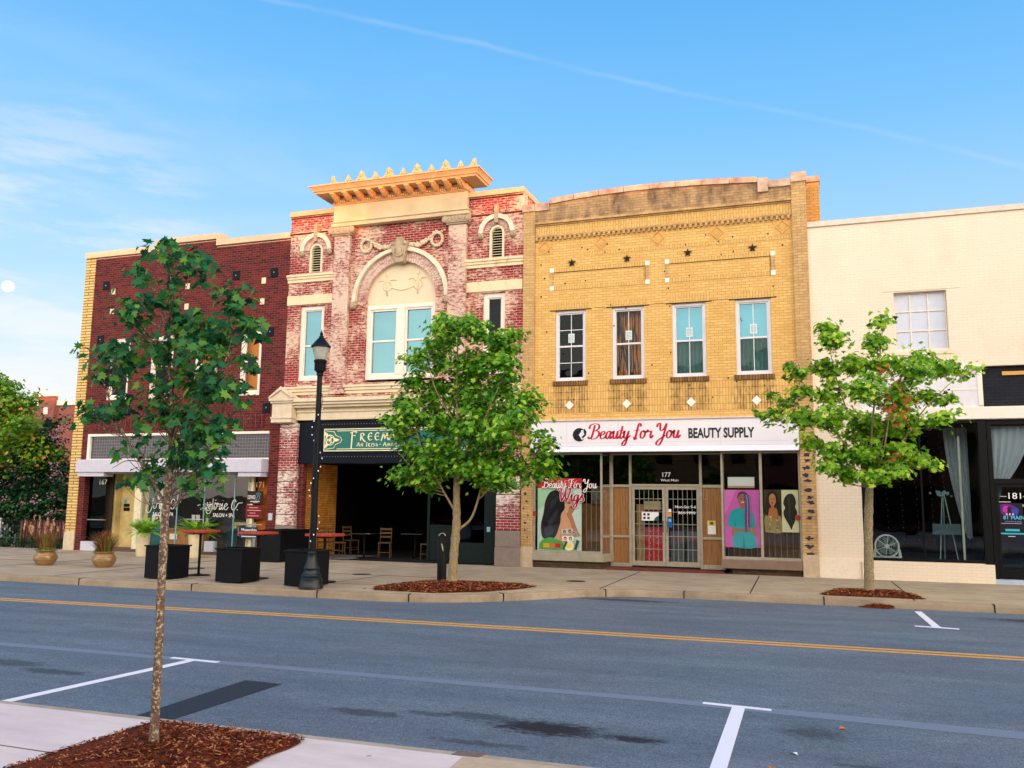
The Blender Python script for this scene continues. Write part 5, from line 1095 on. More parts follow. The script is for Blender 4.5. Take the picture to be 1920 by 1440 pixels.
UNC = {'F': [[(.15, -.85), (.2, 0), (.22, .95)], [(-.05, .86), (.3, 1.0), (.75, 1.0), (.68, .85)], [(.22, .55), (.65, .6)]],
 'R': [[(.1, 0), (.12, .9)], [(0, .85), (.4, .92), (.55, .68), (.15, .45)], [(.2, .45), (.5, .05), (.8, -.2)]],
 'E': [[(.62, .85), (.3, .95), (.05, .5), (.25, .05), (.65, .12)], [(.08, .5), (.58, .52)]],
 'M': [[(-.05, -.08), (.15, .5), (.25, .95)], [(.25, .95), (.5, .15)], [(.5, .15), (.78, .95)], [(.78, .95), (.95, .02)]],
 'A': [[(0, 0), (.45, 1.0)], [(.45, 1.0), (.8, 0)], [(.15, .35), (.65, .35)]],
 'N': [[(.08, 0), (.1, .95)], [(.02, .95), (.68, .05)], [(.66, -.02), (.68, 1.0)]],
 'I': [[(.15, 0), (.17, .95)], [(0, .93), (.32, .96)], [(0, .02), (.3, 0)]],
 'S': [[(.5, .85), (.1, .9), (.12, .55), (.5, .4), (.35, -.02), (-.05, -.05)]],
 'H': [[(.05, 0), (.08, .95)], [(.08, .5), (.45, .6), (.55, .2), (.35, -.15)]], 'C': [[(.6, .85), (.3, .95), (.05, .5), (.25, .03), (.6, .12)]], '-': [[(.1, .45), (.5, .47)]]}
q = MB(); x = -13.16
for i, c in enumerate('FREEMAN'):
    k = .27 if i == 0 else .235
    for st_ in UNC[c]: ribbon(q, st_, .085, -.0905, k, x, 3.555 if i else 3.55)
    x += (.86 if c in 'FM' else .88 if c in 'RA' else .76) * k * 1.28 if i else .33
q.build('lettering', CRM, sg)
q = MB(); x = -12.93
for w_ in ('AN', 'IRISH', '-', 'AMERICAN'):
    for i, c in enumerate(w_):
        k = .125 if i == 0 else .10
        for st_ in UNC[c]: ribbon(q, st_, .10, -.0905, k, x, 3.375)
        x += {'I': .45, 'M': 1.2}.get(c, .9) * k * 1.18
    x += .0 if w_ in ('IRISH', '-') else .075
q.build('lettering', CRM, sg)

bs = thing('shop_sign', 'long white shop sign with red script and black capitals above the beauty shop windows', 'sign', (-3.8, -.2, 3.6))
SW = plain('white_sign_vinyl', S(236, 234, 240), .5, .3, var=.025, vs_=1.5)
q = MB(); q.box(-7.40, -.27, -.20, .0, 3.30, 4.0); q.pyz([(-.20, 3.298), (-.28, 3.15), (-.28, 3.145), (0, 3.145), (0, 3.298)], -7.40, -.27); q.build('board', SW, bs, bevel=.006)
part('top_trim', plain('pinkish_trim', S(224, 206, 196), .6, .3), bs, (-7.42, -.25, -.24, .0, 4.002, 4.04))
part('seam', plain('seam_grey', S(196, 194, 204)), bs, (-6.35, -6.344, -.202, -.2, 3.31, 3.99), (-4.9, -4.895, -.202, -.2, 3.31, 3.99), (-2.2, -2.195, -.202, -.2, 3.31, 3.99), (-7.38, -.3, -.2015, -.2, 3.40, 3.405))
q = MB(); cx, cz = -5.99, 3.62; e_ = []
for a in range(40, 330, 10): e_.append((cx + .185 * math.cos(R(a)), cz + .185 * math.sin(R(a))))
q.pxz(e_ + [(cx + .07, cz - .14), (cx + .02, cz - .06), (cx - .02, cz + .0), (cx + .03, cz + .06), (cx + .06, cz + .13)], -.206, -.2005)
q.pxz([(cx + .10, cz - .10), (cx + .19, cz - .02), (cx + .2, cz + .08), (cx + .15, cz + .17), (cx + .12, cz + .10), (cx + .14, cz + .0), (cx + .06, cz - .06)], -.206, -.2005)
q.build('emblem', LETTER_K, bs)
script('Beauty for You', -5.70, 3.50, -.2, .205, LETTER_R, bs, pen=.27, thin=.09, slant=.10)
text('BEAUTY SUPPLY', -3.03, 3.50, -.205, .245, plain('dark_sign_letters', S(34, 36, 48), .5, .3, var=.3, vs_=1.2), bs, bold=.032, width=1.68, depth=.003)

# window posters, each a thing of its own
def poster(name, label, x0, x1, z0, z1, y, cat='poster', bgc=(255, 255, 255), th=.004):
    o = thing(name, label, cat, ((x0 + x1) / 2, y, z0)); part('sheet', plain('sheet_%02x%02x%02x' % bgc, S(*bgc), .5, .3, var=.03), o, (x0, x1, y + .0002, y + th, z0, z1)); return o, Art(x0, x1, z0, z1, y)
SK1, SK2, HA, HB = (236, 178, 142), (206, 138, 104), (22, 22, 30), (52, 52, 66)
o, A = poster('poster', 'tall wig poster of a woman with long black hair on pale green', -7.25, -5.99, .46, 2.44, .05, bgc=(222, 240, 232))
A.poly([(0, .6), (.35, .62), (.2, .8), (0, .85)], (150, 214, 150)); A.poly([(0, .85), (.45, .86), (.3, .70), (.12, .60), (0, .55)], (184, 228, 190)); A.rect(0, 1, .86, 1, (222, 40, 40))
A.poly([(.62, .30), (.70, .62), (.80, .70), (.84, .60), (.92, .30)], (226, 240, 240))
A.poly([(.34, .02), (.30, .30), (.42, .5), (.56, .56), (.68, .52), (.80, .34), (.96, .24), (.98, .20), (.76, .20), (.64, .08), (.60, .02)], SK1, True)
A.poly([(.66, .50), (.74, .56), (.90, .30), (.96, .21), (.86, .22), (.74, .40)], SK2, True)
A.ell(.68, .64, .13, .10, SK1, .2); A.poly([(.72, .60), (.84, .66), (.86, .60), (.78, .50), (.70, .50)], (200, 138, 104), True)
A.poly([(.42, .84), (.60, .85), (.68, .78), (.62, .68), (.62, .58), (.54, .50), (.52, .38), (.42, .20), (.28, .14), (.12, .18), (.08, .34), (.14, .52), (.18, .68), (.28, .80)], HA, True)
A.poly([(.24, .40), (.44, .56), (.46, .50), (.26, .30)], HB, True); A.poly([(.30, .66), (.44, .76), (.46, .70), (.32, .58)], HB, True); A.poly([(.14, .3), (.3, .34), (.38, .26), (.22, .2)], HB, True)
A.ell(.72, .655, .03, .007, HA, -.3); A.ell(.78, .60, .035, .012, (190, 60, 70)); A.poly([(.04, .02), (.58, .02), (.56, .12), (.30, .18), (.08, .12)], (96, 184, 84), True)
A.rect(.14, .28, .04, .10, (238, 200, 60)); A.rect(.28, .41, .04, .10, (236, 128, 52)); A.rect(.41, .53, .04, .10, (214, 44, 52))
for i, (u, v) in enumerate(((.62, .26), (.74, .27), (.84, .24), (.64, .17), (.76, .17))): A.rect(u - .07, u + .07, v - .035, v + .035, (236, 228, 216)); A.ell(u, v, .035, .025, (90, 60, 46)); A.ell(u, v - .005, .02, .014, SK1)
A.ell(.73, .07, .11, .065, (238, 232, 190)); A.ell(.73, .07, .07, .042, (226, 214, 120)); A.poly([(.58, .02), (.66, .14), (.7, .12), (.62, .02)], (46, 84, 50)); A.poly([(.84, .02), (.9, .16), (.96, .14), (.9, .02)], (46, 84, 50))
A.build('artwork', o)
text('MODELY', -7.05, 2.23, .012, .15, plain('pale_pink_print', S(240, 150, 150)), o, width=.95, depth=.001)
q = MB(); script('Beauty For You', -7.08, 2.17, -.004, .125, LETTER_R, o, pen=.20, thin=.10, grow=.05, depth=.002, build=False, mb=q); q.build('lettering_shadow', plain('crimson_print', S(168, 28, 60), .5, .3), o)
script('Beauty For You', -7.08, 2.17, -.008, .125, LETTER_W, o, pen=.20, thin=.10, depth=.002)
q = MB(); script('Wigs', -6.62, 1.80, -.004, .19, LETTER_W, o, pen=.26, thin=.10, grow=.06, depth=.002, build=False, mb=q); q.build('lettering_outline', LETTER_W, o)
script('Wigs', -6.62, 1.80, -.008, .19, plain('crimson_print', S(168, 28, 60)), o, pen=.26, thin=.10, depth=.002)

o, A = poster('poster', 'pink poster of a smiling woman with purple braids in a turquoise outfit', -2.17, -1.29, .68, 2.15, .045, bgc=(222, 104, 196))
TQ, TQ2, SK, BR = (40, 172, 186), (30, 142, 160), (176, 116, 84), (128, 90, 150)
A.poly([(0, .55), (.35, 1), (0, 1)], (230, 128, 208)); A.poly([(.22, .0), (.24, .22), (.30, .29), (.74, .29), (.84, .22), (.86, .0)], TQ, True); A.poly([(.50, .0), (.54, .26), (.58, .0)], TQ2)
A.poly([(.30, .27), (.34, .36), (.72, .36), (.76, .27)], SK); A.poly([(.20, .20), (.22, .36), (.32, .36), (.29, .22)], SK, True); A.poly([(.80, .22), (.78, .36), (.88, .36), (.88, .2)], SK, True)
A.poly([(.28, .34), (.10, .38), (.16, .58), (.28, .66), (.46, .69), (.66, .68), (.80, .62), (.88, .38), (.76, .34), (.52, .32)], TQ, True); A.poly([(.28, .36), (.30, .52), (.32, .36)], TQ2); A.poly([(.74, .36), (.75, .5), (.77, .36)], TQ2)
A.poly([(.46, .67), (.47, .74), (.60, .74), (.60, .67)], SK); A.ell(.53, .82, .13, .105, SK); A.poly([(.38, .82), (.40, .93), (.52, .975), (.66, .94), (.72, .84), (.66, .86), (.56, .93), (.44, .90)], (96, 66, 84), True)
for k, cc in enumerate(((128, 90, 150), (86, 70, 120), (176, 140, 190), (70, 60, 100), (150, 116, 176))):
    u = .60 + .035 * k; A.poly([(u - .05, .93 - .01 * k), (u + .02, .88), (u + .03, .6), (u + .02, .34 + .02 * k), (u - .02, .24 + .03 * k), (u - .03, .5), (u - .02, .75)], cc, True)
A.ell(.49, .84, .022, .008, HA); A.ell(.58, .84, .022, .008, HA); A.ell(.53, .775, .05, .017, (240, 235, 230)); A.ell(.53, .768, .05, .009, (180, 70, 80)); A.ell(.53, .81, .014, .02, (196, 134, 100)); A.build('artwork', o)
o, A = poster('poster', 'olive poster of a woman in a gold gown in the right display window', -1.18, -.755, 1.08, 2.16, .05, bgc=(66, 60, 36))
A.poly([(.05, .0), (.0, .30), (.25, .46), (.75, .46), (1.0, .3), (1.0, .0)], (170, 152, 104), True); A.poly([(.2, .40), (.32, .56), (.7, .56), (.88, .40), (.6, .30)], (196, 124, 76), True); A.ell(.5, .78, .34, .20, (44, 30, 22)); A.poly([(.0, .5), (.15, .72), (.3, .6), (.2, .38)], (44, 30, 22), True); A.poly([(1.0, .5), (.85, .72), (.74, .6), (.85, .38)], (44, 30, 22), True)
A.ell(.5, .76, .2, .15, (206, 140, 94)); A.ell(.42, .78, .04, .012, HA); A.ell(.58, .78, .04, .012, HA); A.ell(.5, .69, .06, .018, (150, 54, 50)); A.poly([(.42, .5), (.42, .64), (.58, .64), (.6, .5)], (196, 124, 76))
rr = random.Random(4)
for _ in range(16): A.ell(rr.uniform(.1, .9), rr.uniform(.04, .36), .05, .02, rr.choice([(206, 190, 140), (130, 116, 76), (190, 150, 90)]), rr.uniform(0, 3))
A.build('artwork', o)
o, A = poster('poster', 'pale card showing a loose dark curly wig beside the gold gown poster', -.745, -.335, 1.09, 2.155, .038, bgc=(232, 226, 186))
A.poly([(.38, .90), (.62, .91), (.78, .84), (.86, .70), (.80, .60), (.90, .48), (.84, .36), (.74, .24), (.62, .14), (.54, .06), (.44, .14), (.30, .24), (.14, .36), (.10, .48), (.20, .58), (.10, .68), (.20, .82)], (46, 44, 38), True); A.poly([(.34, .8), (.5, .84), (.5, .3), (.38, .4), (.42, .6)], (64, 60, 50), True)
A.build('artwork', o)
o, A = poster('price_card', 'white and cream card above the pink braids poster', -2.07, -1.40, 2.20, 2.48, .05, bgc=(222, 224, 220), cat='card'); A.rect(0, 1, 0, .18, (176, 150, 116)); A.build('artwork', o)
o, A = poster('notice', 'white notice with four dark pictures taped on the left shop door', -4.42, -3.96, 1.31, 1.54, .53, bgc=(236, 238, 240), cat='notice')
for u in (.16, .40):
    for v in (.3, .72): A.rect(u - .07, u + .07, v - .12, v + .14, (40, 52, 72))
A.poly([(.70, .0), (1, .0), (1, .6), (.82, .4)], (40, 96, 70)); A.build('artwork', o)
o, A = poster('sticker', 'blue card stickers beside the handle of the right shop door', -3.72, -3.60, 1.14, 1.42, .53, bgc=(30, 92, 168), cat='sticker'); A.rect(.2, .8, .55, .8, (120, 190, 226)); A.rect(.1, .9, 1.02, 1.4, (236, 150, 60)); A.rect(.2, .85, 1.45, 1.75, (234, 234, 230)); A.build('artwork', o)
o, A = poster('leaflet', 'yellow leaflet in a white holder on the panel right of the shop doors', -2.66, -2.45, .98, 1.34, .55, bgc=(236, 236, 230), cat='leaflet'); A.rect(0.05, .98, .62, 1.0, (206, 204, 60)); A.ell(.5, .8, .25, .12, (140, 60, 90)); A.build('artwork', o)
def reddot(x, z, lb):
    q = MB(); q.ring(x, z, .0005, .07, 0, 360, -.028, -.022, 18); tag(q.build('round_sticker', plain('rusty_red_disc', S(150, 52, 30), .6, .3)), lb, 'sticker')
reddot(-7.33, 1.46, 'rusty red round sticker on the left edge of the display window'); reddot(-.36, 1.46, 'rusty red round sticker on the dark curly wig card')
o, A = poster('poster', 'purple and blue lounge poster on the right black glass door', 4.17, 4.66, .98, 1.88, .058, bgc=(14, 12, 32))
A.poly([(.05, .95), (.35, .98), (.7, .9), (.8, .75), (.5, .65), (.1, .72)], (96, 30, 120), True); A.poly([(.2, .93), (.45, .9), (.4, .75), (.15, .78)], (190, 50, 170), True); A.poly([(.45, .8), (.8, .86), (.75, .7), (.5, .68)], (40, 70, 170), True); A.ell(.42, .86, .09, .05, (16, 16, 40)); A.poly([(.30, .68), (.34, .82), (.50, .82), (.55, .68)], (16, 16, 40))
for k in range(3): A.ell(.3 + .13 * k, .71, .035, .03, (230, 190, 220))
A.rect(.04, .9, .465, .475, (200, 205, 220)); A.rect(.2, .8, .27, .33, (60, 176, 200)); A.rect(.0, 1.02, .19, .23, (60, 176, 200)); A.rect(.3, .6, .13, .145, (220, 220, 230)); A.build('artwork', o)
text('81 MAIN', 4.24, 1.50, .04, .085, plain('neon_cyan', S(90, 200, 230), .4), o, width=.44, bold=.01, depth=.001); text('LOUNGE & BAR', 4.27, 1.43, .04, .035, plain('lilac_print', S(150, 140, 210)), o, width=.34, depth=.001)
o, A = poster('salon_sign', 'small dark maroon sign with a blue letter B in the right salon doorway', -16.86, -16.28, 1.62, 2.02, .09, bgc=(44, 14, 16), cat='sign'); A.rect(.2, .8, .16, .22, (220, 216, 210)); A.rect(.4, .7, .08, .12, (200, 190, 184)); A.build('artwork', o)
text('DEFINED', -16.84, 1.77, .084, .12, LETTER_W, o, width=.28, depth=.001); script('B', -16.55, 1.74, .084, .11, plain('steel_blue_print', S(96, 142, 160)), o, pen=.2, thin=.1, slant=.2, depth=.002)
o, A = poster('salon_sign', 'small crimson sign with pink lines below the blue letter sign in the right salon doorway', -16.90, -16.28, 1.16, 1.58, .09, bgc=(104, 16, 26), cat='sign')
for k, (a, b) in enumerate(((.2, .72), (.1, .9), (.25, .6), (.15, .8))): A.rect(a, b, .78 - k * .2, .84 - k * .2, (226, 140, 140))
A.build('artwork', o)
o, A = poster('clinic_sign', 'blue clinic sign on the right salon doorway behind the red table', -16.96, -16.32, .56, .90, -.03, bgc=(14, 44, 78), cat='sign'); A.rect(.05, .9, .1, .2, (196, 226, 236)); A.build('artwork', o)
text('Musacchio', -16.93, .78, -.034, .08, LETTER_W, o, width=.56, depth=.001, bold=.01); text('CHIROPRACTIC', -16.93, .66, -.034, .07, LETTER_W, o, width=.56, depth=.001, bold=.02)
o, A = poster('hours_sheet', 'white printed opening hours on the salon window', -18.95, -18.60, 1.02, 1.26, .088, bgc=(40, 44, 48), cat='notice')
for k in range(6): A.rect(.05, .42, .08 + k * .15, .15 + k * .15, (220, 224, 224)); A.rect(.52, .95, .08 + k * .15, .15 + k * .15, (220, 224, 224))
A.build('artwork', o)
o, A = poster('poster', 'tall salon picture of a white-clad figure against teal', -20.62, -20.05, 1.0, 2.3, .33, bgc=(20, 44, 46)); A.poly([(.1, .95), (.5, 1.0), (.6, .8), (.45, .6), (.55, .4), (.6, .05), (.4, .05), (.3, .45), (.1, .6), (.2, .8)], (196, 196, 180), True); A.ell(.66, .78, .2, .11, (150, 86, 60)); A.build('artwork', o)
o, A = poster('framed_photo', 'small white framed photo of a dark haired woman in the salon window', -20.62, -20.24, .92, 1.22, .2, bgc=(222, 208, 200), cat='photo'); A.poly([(.2, .0), (.3, .5), (.5, .9), (.75, .8), (.9, .3), (.95, .0)], (40, 28, 34), True); A.ell(.54, .66, .11, .16, SK1); A.build('artwork', o)

# ================================================================ street furniture
LP = plain('lamp_post_black', S(8, 13, 20), .5, .22, var=.25)
lp = thing('street_lamp', 'black fluted street lamp with glass lantern in front of the pub', 'street lamp', (-9.60, -7.70, 0))
X, Y = -9.60, -7.70
q = MB(); q.lathe([(.245, .0), (.245, .07), (.225, .10), (.225, .19), (.20, .22), (.21, .25), (.175, .30), (.155, .34), (.155, .38), (.165, .40), (.12, .50), (.10, .60), (.085, .68), (.095, .70), (.075, .73)], X, Y, 20); q.build('base', plain('lamp_base_teal_black', S(9, 24, 28), .4, .45, var=.3), lp, smooth=True)
q = MB(); q.lathe([(.065, .73), (.068, 1.2), (.060, 3.0), (.052, 4.32), (.07, 4.34), (.07, 4.38)], X, Y, 12); q.build('pole', LP, lp, smooth=True)
q = MB(); q.lathe([(.06, 4.38), (.095, 4.44), (.11, 4.60), (.135, 4.64), (.135, 4.68), (.11, 4.70)], X, Y, 16)
for k in range(12): a = k * math.pi / 6; q.cyl(X + .108 * math.cos(a), Y + .108 * math.sin(a), 4.44, 4.60, .012, n=6)
q.build('lantern_holder', LP, lp, smooth=True)
q = MB(); q.lathe([(.105, 4.70), (.125, 4.76), (.155, 4.86), (.17, 4.96), (.165, 5.0)], X, Y, 20, cap=False)
gm = NT('ribbed_lantern_glass'); wv = gm.math('SINE', gm.math('MULTIPLY', gm.xyz()[2], 260)); gm.base(S(226, 228, 214), .25, .6); gm.b.inputs['Transmission Weight'].default_value = .55; gm.bump(wv, .4, .01); q.build('lantern_glass', gm.mat, lp, smooth=True)
q = MB(); q.lathe([(.03, 4.70), (.055, 4.76), (.06, 4.84), (.03, 4.90)], X, Y, 12); q.build('bulb', plain('frosted_bulb', S(236, 232, 214), .5), lp, smooth=True)
q = MB(); q.lathe([(.205, 4.99), (.205, 5.02), (.17, 5.06), (.12, 5.13), (.07, 5.20), (.05, 5.22), (.05, 5.25), (.028, 5.27), (.038, 5.31), (.012, 5.36), (.003, 5.41)], X, Y, 20); q.build('cap', LP, lp, smooth=True)
fl = thing('string_lights', 'cable of small white bulbs wound round the street lamp pole', 'string lights', (X, Y, 1.0))
P = []; rr = random.Random(8); zz = .95
while zz < 4.25: a = zz * 5.1; P.append((X + .075 * math.cos(a), Y + .075 * math.sin(a), zz)); zz += .05
q = MB(); q.tube(P, .006, 5); q.build('cable', BLACK, fl)
BU = plain('small_bulb', S(226, 226, 230), .4, .5, emit=.12)
for k in range(26): i = int(k * len(P) / 26); p = P[i]; a = p[2] * 5.1; q = MB(); q.ball(X + .115 * math.cos(a), Y + .115 * math.sin(a), p[2] + rr.uniform(-.02, .02), .014, .014, .017, 6, 5); q.build('bulb', BU, fl, smooth='all')

bo = thing('ash_post', 'slim black post bin with ring top beside the central tree', 'post', (-7.92, -5.0, 0)); X, Y = -7.92, -5.0
q = MB(); q.lathe([(.105, 0), (.105, .93), (.085, .96), (.085, .985)], X, Y, 20); q.build('body', BLACK, bo, smooth=True)
q = MB(); q.tube([(X - .08 + .16 * 0 + .075 * (1 - math.cos(t)) , Y, .99 + .06 * math.sin(t)) for t in [i * math.pi / 10 for i in range(11)]], .012, 6); q.tube([(X + .03, Y - .10, .82), (X + .06, Y - .13, .75), (X + .07, Y - .11, .66)], .012, 6); q.build('hook', ALU, bo, smooth=True)

# black planter boxes
PB = plain('planter_black', S(7, 11, 17), .5, .18, var=.3, vs_=2)
for _o in lp.children:
    for _v in _o.data.vertices:
        if _v.co.z > 4.3: _v.co.z = 4.3 + (_v.co.z - 4.3) * .90
def planter(w, d, h, group=None):
    o = thing('planter_box', 'x', 'planter', (0, 0, 0), 0, group)
    q = MB(); q.frame(-w / 2, w / 2, -d / 2, d / 2, 0, 1, .025)   # walls from above
    wl = MB(); wl.box(-w / 2, w / 2, -d / 2, -d / 2 + .025, .02, h - .03); wl.box(-w / 2, w / 2, d / 2 - .025, d / 2, .02, h - .03); wl.box(-w / 2, -w / 2 + .025, -d / 2 + .025, d / 2 - .025, .02, h - .03); wl.box(w / 2 - .025, w / 2, -d / 2 + .025, d / 2 - .025, .02, h - .03); wl.box(-w / 2 + .025, w / 2 - .025, -d / 2 + .025, d / 2 - .025, .02, h - .12)
    wl.build('body', PB, o, world=False, bevel=.006)
    rm_ = MB(); rm_.box(-w / 2 - .03, w / 2 + .03, -d / 2 - .03, -d / 2 + .03, h - .03, h); rm_.box(-w / 2 - .03, w / 2 + .03, d / 2 - .03, d / 2 + .03, h - .03, h); rm_.box(-w / 2 - .03, -w / 2 + .03, -d / 2 + .03, d / 2 - .03, h - .03, h); rm_.box(w / 2 - .03, w / 2 + .03, -d / 2 + .03, d / 2 - .03, h - .03, h)
    rm_.build('rim', PB, o, world=False, bevel=.005); return o
def dup(root, loc, rz, label):
    r = root.copy(); COL.objects.link(r); r.location = loc; r.rotation_euler = (0, 0, rz); r['label'] = label
    for ch in list(root.children):
        c = ch.copy(); COL.objects.link(c); c.parent = r
    return r
PG = 'black planter boxes on the pavement'
p0 = planter(.66, .64, .73, PG)
boxes = [((-13.63, -7.16, 0), -.06, 'black planter box behind the near tree trunk, leftmost of the kerbside boxes'), ((-11.71, -7.22, 0), -.03, 'black planter box standing alone between the near trunk and the street lamp'), ((-9.97, -7.28, 0), .0, 'black planter box partly hidden behind the street lamp')]
p0.location = boxes[0][0]; p0.rotation_euler[2] = boxes[0][1]; p0['label'] = boxes[0][2]
for b in boxes[1:]: dup(p0, b[0], b[1], b[2])
p1 = planter(.75, 1.5, .90, PG); p1['label'] = 'large black planter box against the pier left of the pub opening'; p1.location = (-14.62, -1.15, 0)
# red pedestal tables
RT = NT('red_table_stain'); v_ = RT.obj; RT.base(RT.mix(RT.rng(RT.noise(RT.map(v_, (1, 9, 1)), 5, 5, .6), .3, .7), S(150, 40, 28), S(196, 76, 48)), .45, .4); RT = RT.mat
def table(group):
    o = thing('bar_table', 'x', 'table', (0, 0, 0), 0, group)
    q = MB()
    for k in range(5): q.box(-.32 + k * .128, -.32 + k * .128 + .123, -.31, .31, .985, 1.035)
    q.box(-.29, .29, -.22, -.18, .965, .984); q.box(-.29, .29, .18, .22, .965, .984); q.build('table_top', RT, o, world=False, bevel=.004)
    q = MB(); q.cyl(0, 0, .02, .965, .03, n=12); q.box(-.2, .2, -.03, .03, .94, .964); q.build('post', BLACK, o, world=False, smooth=True)
    q = MB(); q.lathe([(.27, 0), (.27, .015), (.10, .03), (.04, .05)], 0, 0, 24); q.build('foot', BLACK, o, world=False, smooth=True); return o
t0 = table('red topped bar tables by the planter boxes')
tb = [((-13.50, -6.25, 0), .05, 'red topped pedestal table right behind the near tree trunk'), ((-11.85, -6.35, 0), -.05, 'red topped pedestal table left of the large black planter box'), ((-10.1, -6.4, 0), .04, 'red topped pedestal table behind the street lamp pole')]
t0.location = tb[0][0]; t0.rotation_euler[2] = tb[0][1]; t0['label'] = tb[0][2]
for b in tb[1:]: dup(t0, b[0], b[1], b[2])

# gold bowls and white pots with plants
GOLD = plain('gold_glaze', S(172, 140, 98), .3, .5, metal=.6, var=.15, vs_=5)
def bowl(loc, label):
    o = thing('flower_pot', label, 'flower pot', loc, 0, 'gold ribbed bowls on the pavement'); q = MB()
    q.lathe([(.17, 0), (.19, .02), (.235, .07), (.265, .12), (.268, .135), (.285, .15), (.292, .20), (.285, .245), (.272, .25), (.274, .262), (.262, .28), (.235, .33), (.215, .35), (.225, .365), (.26, .38), (.262, .40), (.235, .405), (.225, .37), (.21, .36)], 0, 0, 32, cap=False); q.lathe([(.001, .34), (.215, .345)], 0, 0, 32, cap=False); q.build('bowl', [GOLD], o, world=False, smooth=True)
    q = MB(); q.lathe([(.215, .348), (.12, .37), (.001, .375)], 0, 0, 20, cap=False); q.build('soil', MULCH, o, world=False); return o
bowl((-18.93, -5.5, 0), 'leftmost gold ribbed bowl planter, under pale feathery grass'); bowl((-17.15, -5.35, 0), 'gold ribbed bowl planter left of the white pots, under rusty grass')
DRY = [plain('dry_grass', S(150, 104, 70), .9, .1, var=.3), plain('seed_head', S(206, 168, 132), .9, .1, var=.15), plain('rust_foliage', S(116, 66, 44), .9, .1, var=.3), plain('pot_green', S(98, 130, 48), .8, .2, var=.3)]
def blade(m, o_, d, L, w, droop, mi, seg=5):
    p = Vector(o_); d = Vector(d).normalized(); s = d.cross(Vector((0, 0, 1))); s = s.normalized() if s.length > .01 else Vector((1, 0, 0)); vs_ = []
    for k in range(seg + 1):
        t = k / seg; ww = w * (1 - t) ** .7 + .0006; vs_ += [p - s * ww, p + s * ww]; d = (d + Vector((0, 0, -droop / seg))).normalized(); p = p + d * (L / seg)
    m.add(vs_, [(2 * k, 2 * k + 1, 2 * k + 3, 2 * k + 2) for k in range(seg)], mi); return p
def grass(loc, label, kind, seed):
    r2 = random.Random(seed); m = MB()
    for _ in range(420 if kind else 330):
        a = r2.uniform(0, 6.28); r_ = r2.uniform(0, .17); tl = r2.uniform(.05, .7 if kind else .45)
        c = r2.random(); blade(m, (r_ * math.cos(a), r_ * math.sin(a), .36), (math.cos(a) * tl, math.sin(a) * tl, 1), r2.uniform(.3, .62), .007 if c < .8 else .011, r2.uniform(.3, 1.2), 0 if c < .45 else 2 if c < .8 else 3)
    if not kind:
        for _ in range(26):
            a = r2.uniform(0, 6.28); tl = r2.uniform(.1, .55); e = blade(m, (.06 * math.cos(a), .06 * math.sin(a), .36), (math.cos(a) * tl, math.sin(a) * tl, 1), r2.uniform(.5, .8), .005, .4, 0)
            for k in range(12): blade(m, e - Vector((0, 0, .012 * k)), (r2.uniform(-1, 1), r2.uniform(-1, 1), 1.2), .09, .010, .6, 1, 2)
    else:
        for _ in range(90): a = r2.uniform(0, 6.28); e = Vector((r2.gauss(0, .10), r2.gauss(0, .10), r2.uniform(.55, .88))); blade(m, e, (r2.uniform(-1, 1), r2.uniform(-1, 1), .8), .10, .013, .4, 2, 2)
    for _ in range(150):
        a = r2.uniform(0, 6.28) if kind == 0 else r2.gauss(3.4, .7); e = (.2 * math.cos(a), .2 * math.sin(a), .38 + r2.random() * .08); blade(m, e, (math.cos(a), math.sin(a), r2.uniform(-.2, .8)), r2.uniform(.05, .13), .012, 1.0, 3, 3)
    o = m.build('ornamental_grass', DRY, None, norm=False); o.location = loc; tag(o, label, 'plant')
grass((-18.93, -5.5, 0), 'dry feathery fountain grass with pale plumes in the leftmost bowl', 0, 1); grass((-17.15, -5.35, 0), 'rusty brown bushy grass with green sprigs in the second bowl', 1, 2)
POT = plain('white_pot_glaze', S(214, 200, 168), .55, .3, var=.12)
FERN = [plain('fern_green', S(150, 200, 60), .7, .25, var=.25), plain('fern_deep_green', S(104, 156, 44), .7, .25, var=.25)]  # two fern greens, mixed frond by frond at random
def tallpot(loc, label, fl_, rz):
    o = thing('tall_pot', label, 'flower pot', loc, 0, 'tall cream pots by the salon'); q = MB(); q.lathe([(.17, 0), (.18, .02), (.19, .3), (.215, .66), (.215, .69), (.19, .69), (.185, .62)], 0, 0, 24, cap=False); q.lathe([(.001, .63), (.187, .64)], 0, 0, 24, cap=False); q.lathe([(.001, .001), (.17, .001)], 0, 0, 24, cap=False); q.build('pot', POT, o, world=False, smooth=True)
    q = MB(); q.lathe([(.185, .642), (.1, .66), (.001, .665)], 0, 0, 18, cap=False); q.build('soil', MULCH, o, world=False)
    m = MB(); r2 = random.Random(rz)
    for k in range(100):
        a = r2.uniform(0, 6.28); up = r2.uniform(.5, 2.8); p = Vector((.05 * math.cos(a), .05 * math.sin(a), .66)); d = Vector((math.cos(a), math.sin(a), up)).normalized(); L = r2.uniform(.5, .76); n_ = 18; mi = 0 if r2.random() < .62 else 1
        for i in range(n_):
            d = (d + Vector((0, 0, -1.3 / n_))).normalized(); q_ = p + d * (L / n_); s = d.cross(Vector((0, 0, 1))).normalized(); ll = .085 * math.sin(math.pi * min(.98, (i + 1.5) / (n_ + 1))) + .012
            for sg_ in (-1, 1): e = p + s * sg_ * ll + d * .02 - Vector((0, 0, .012)); m.add([p, p + d * .028, e], [(0, 1, 2)], mi)
            m.add([p - s * .002, p + s * .002, q_ + s * .002, q_ - s * .002], [(0, 1, 2, 3)], mi); p = q_
    f = m.build('fern', FERN, None, norm=False); f.location = loc; tag(f, fl_, 'plant')
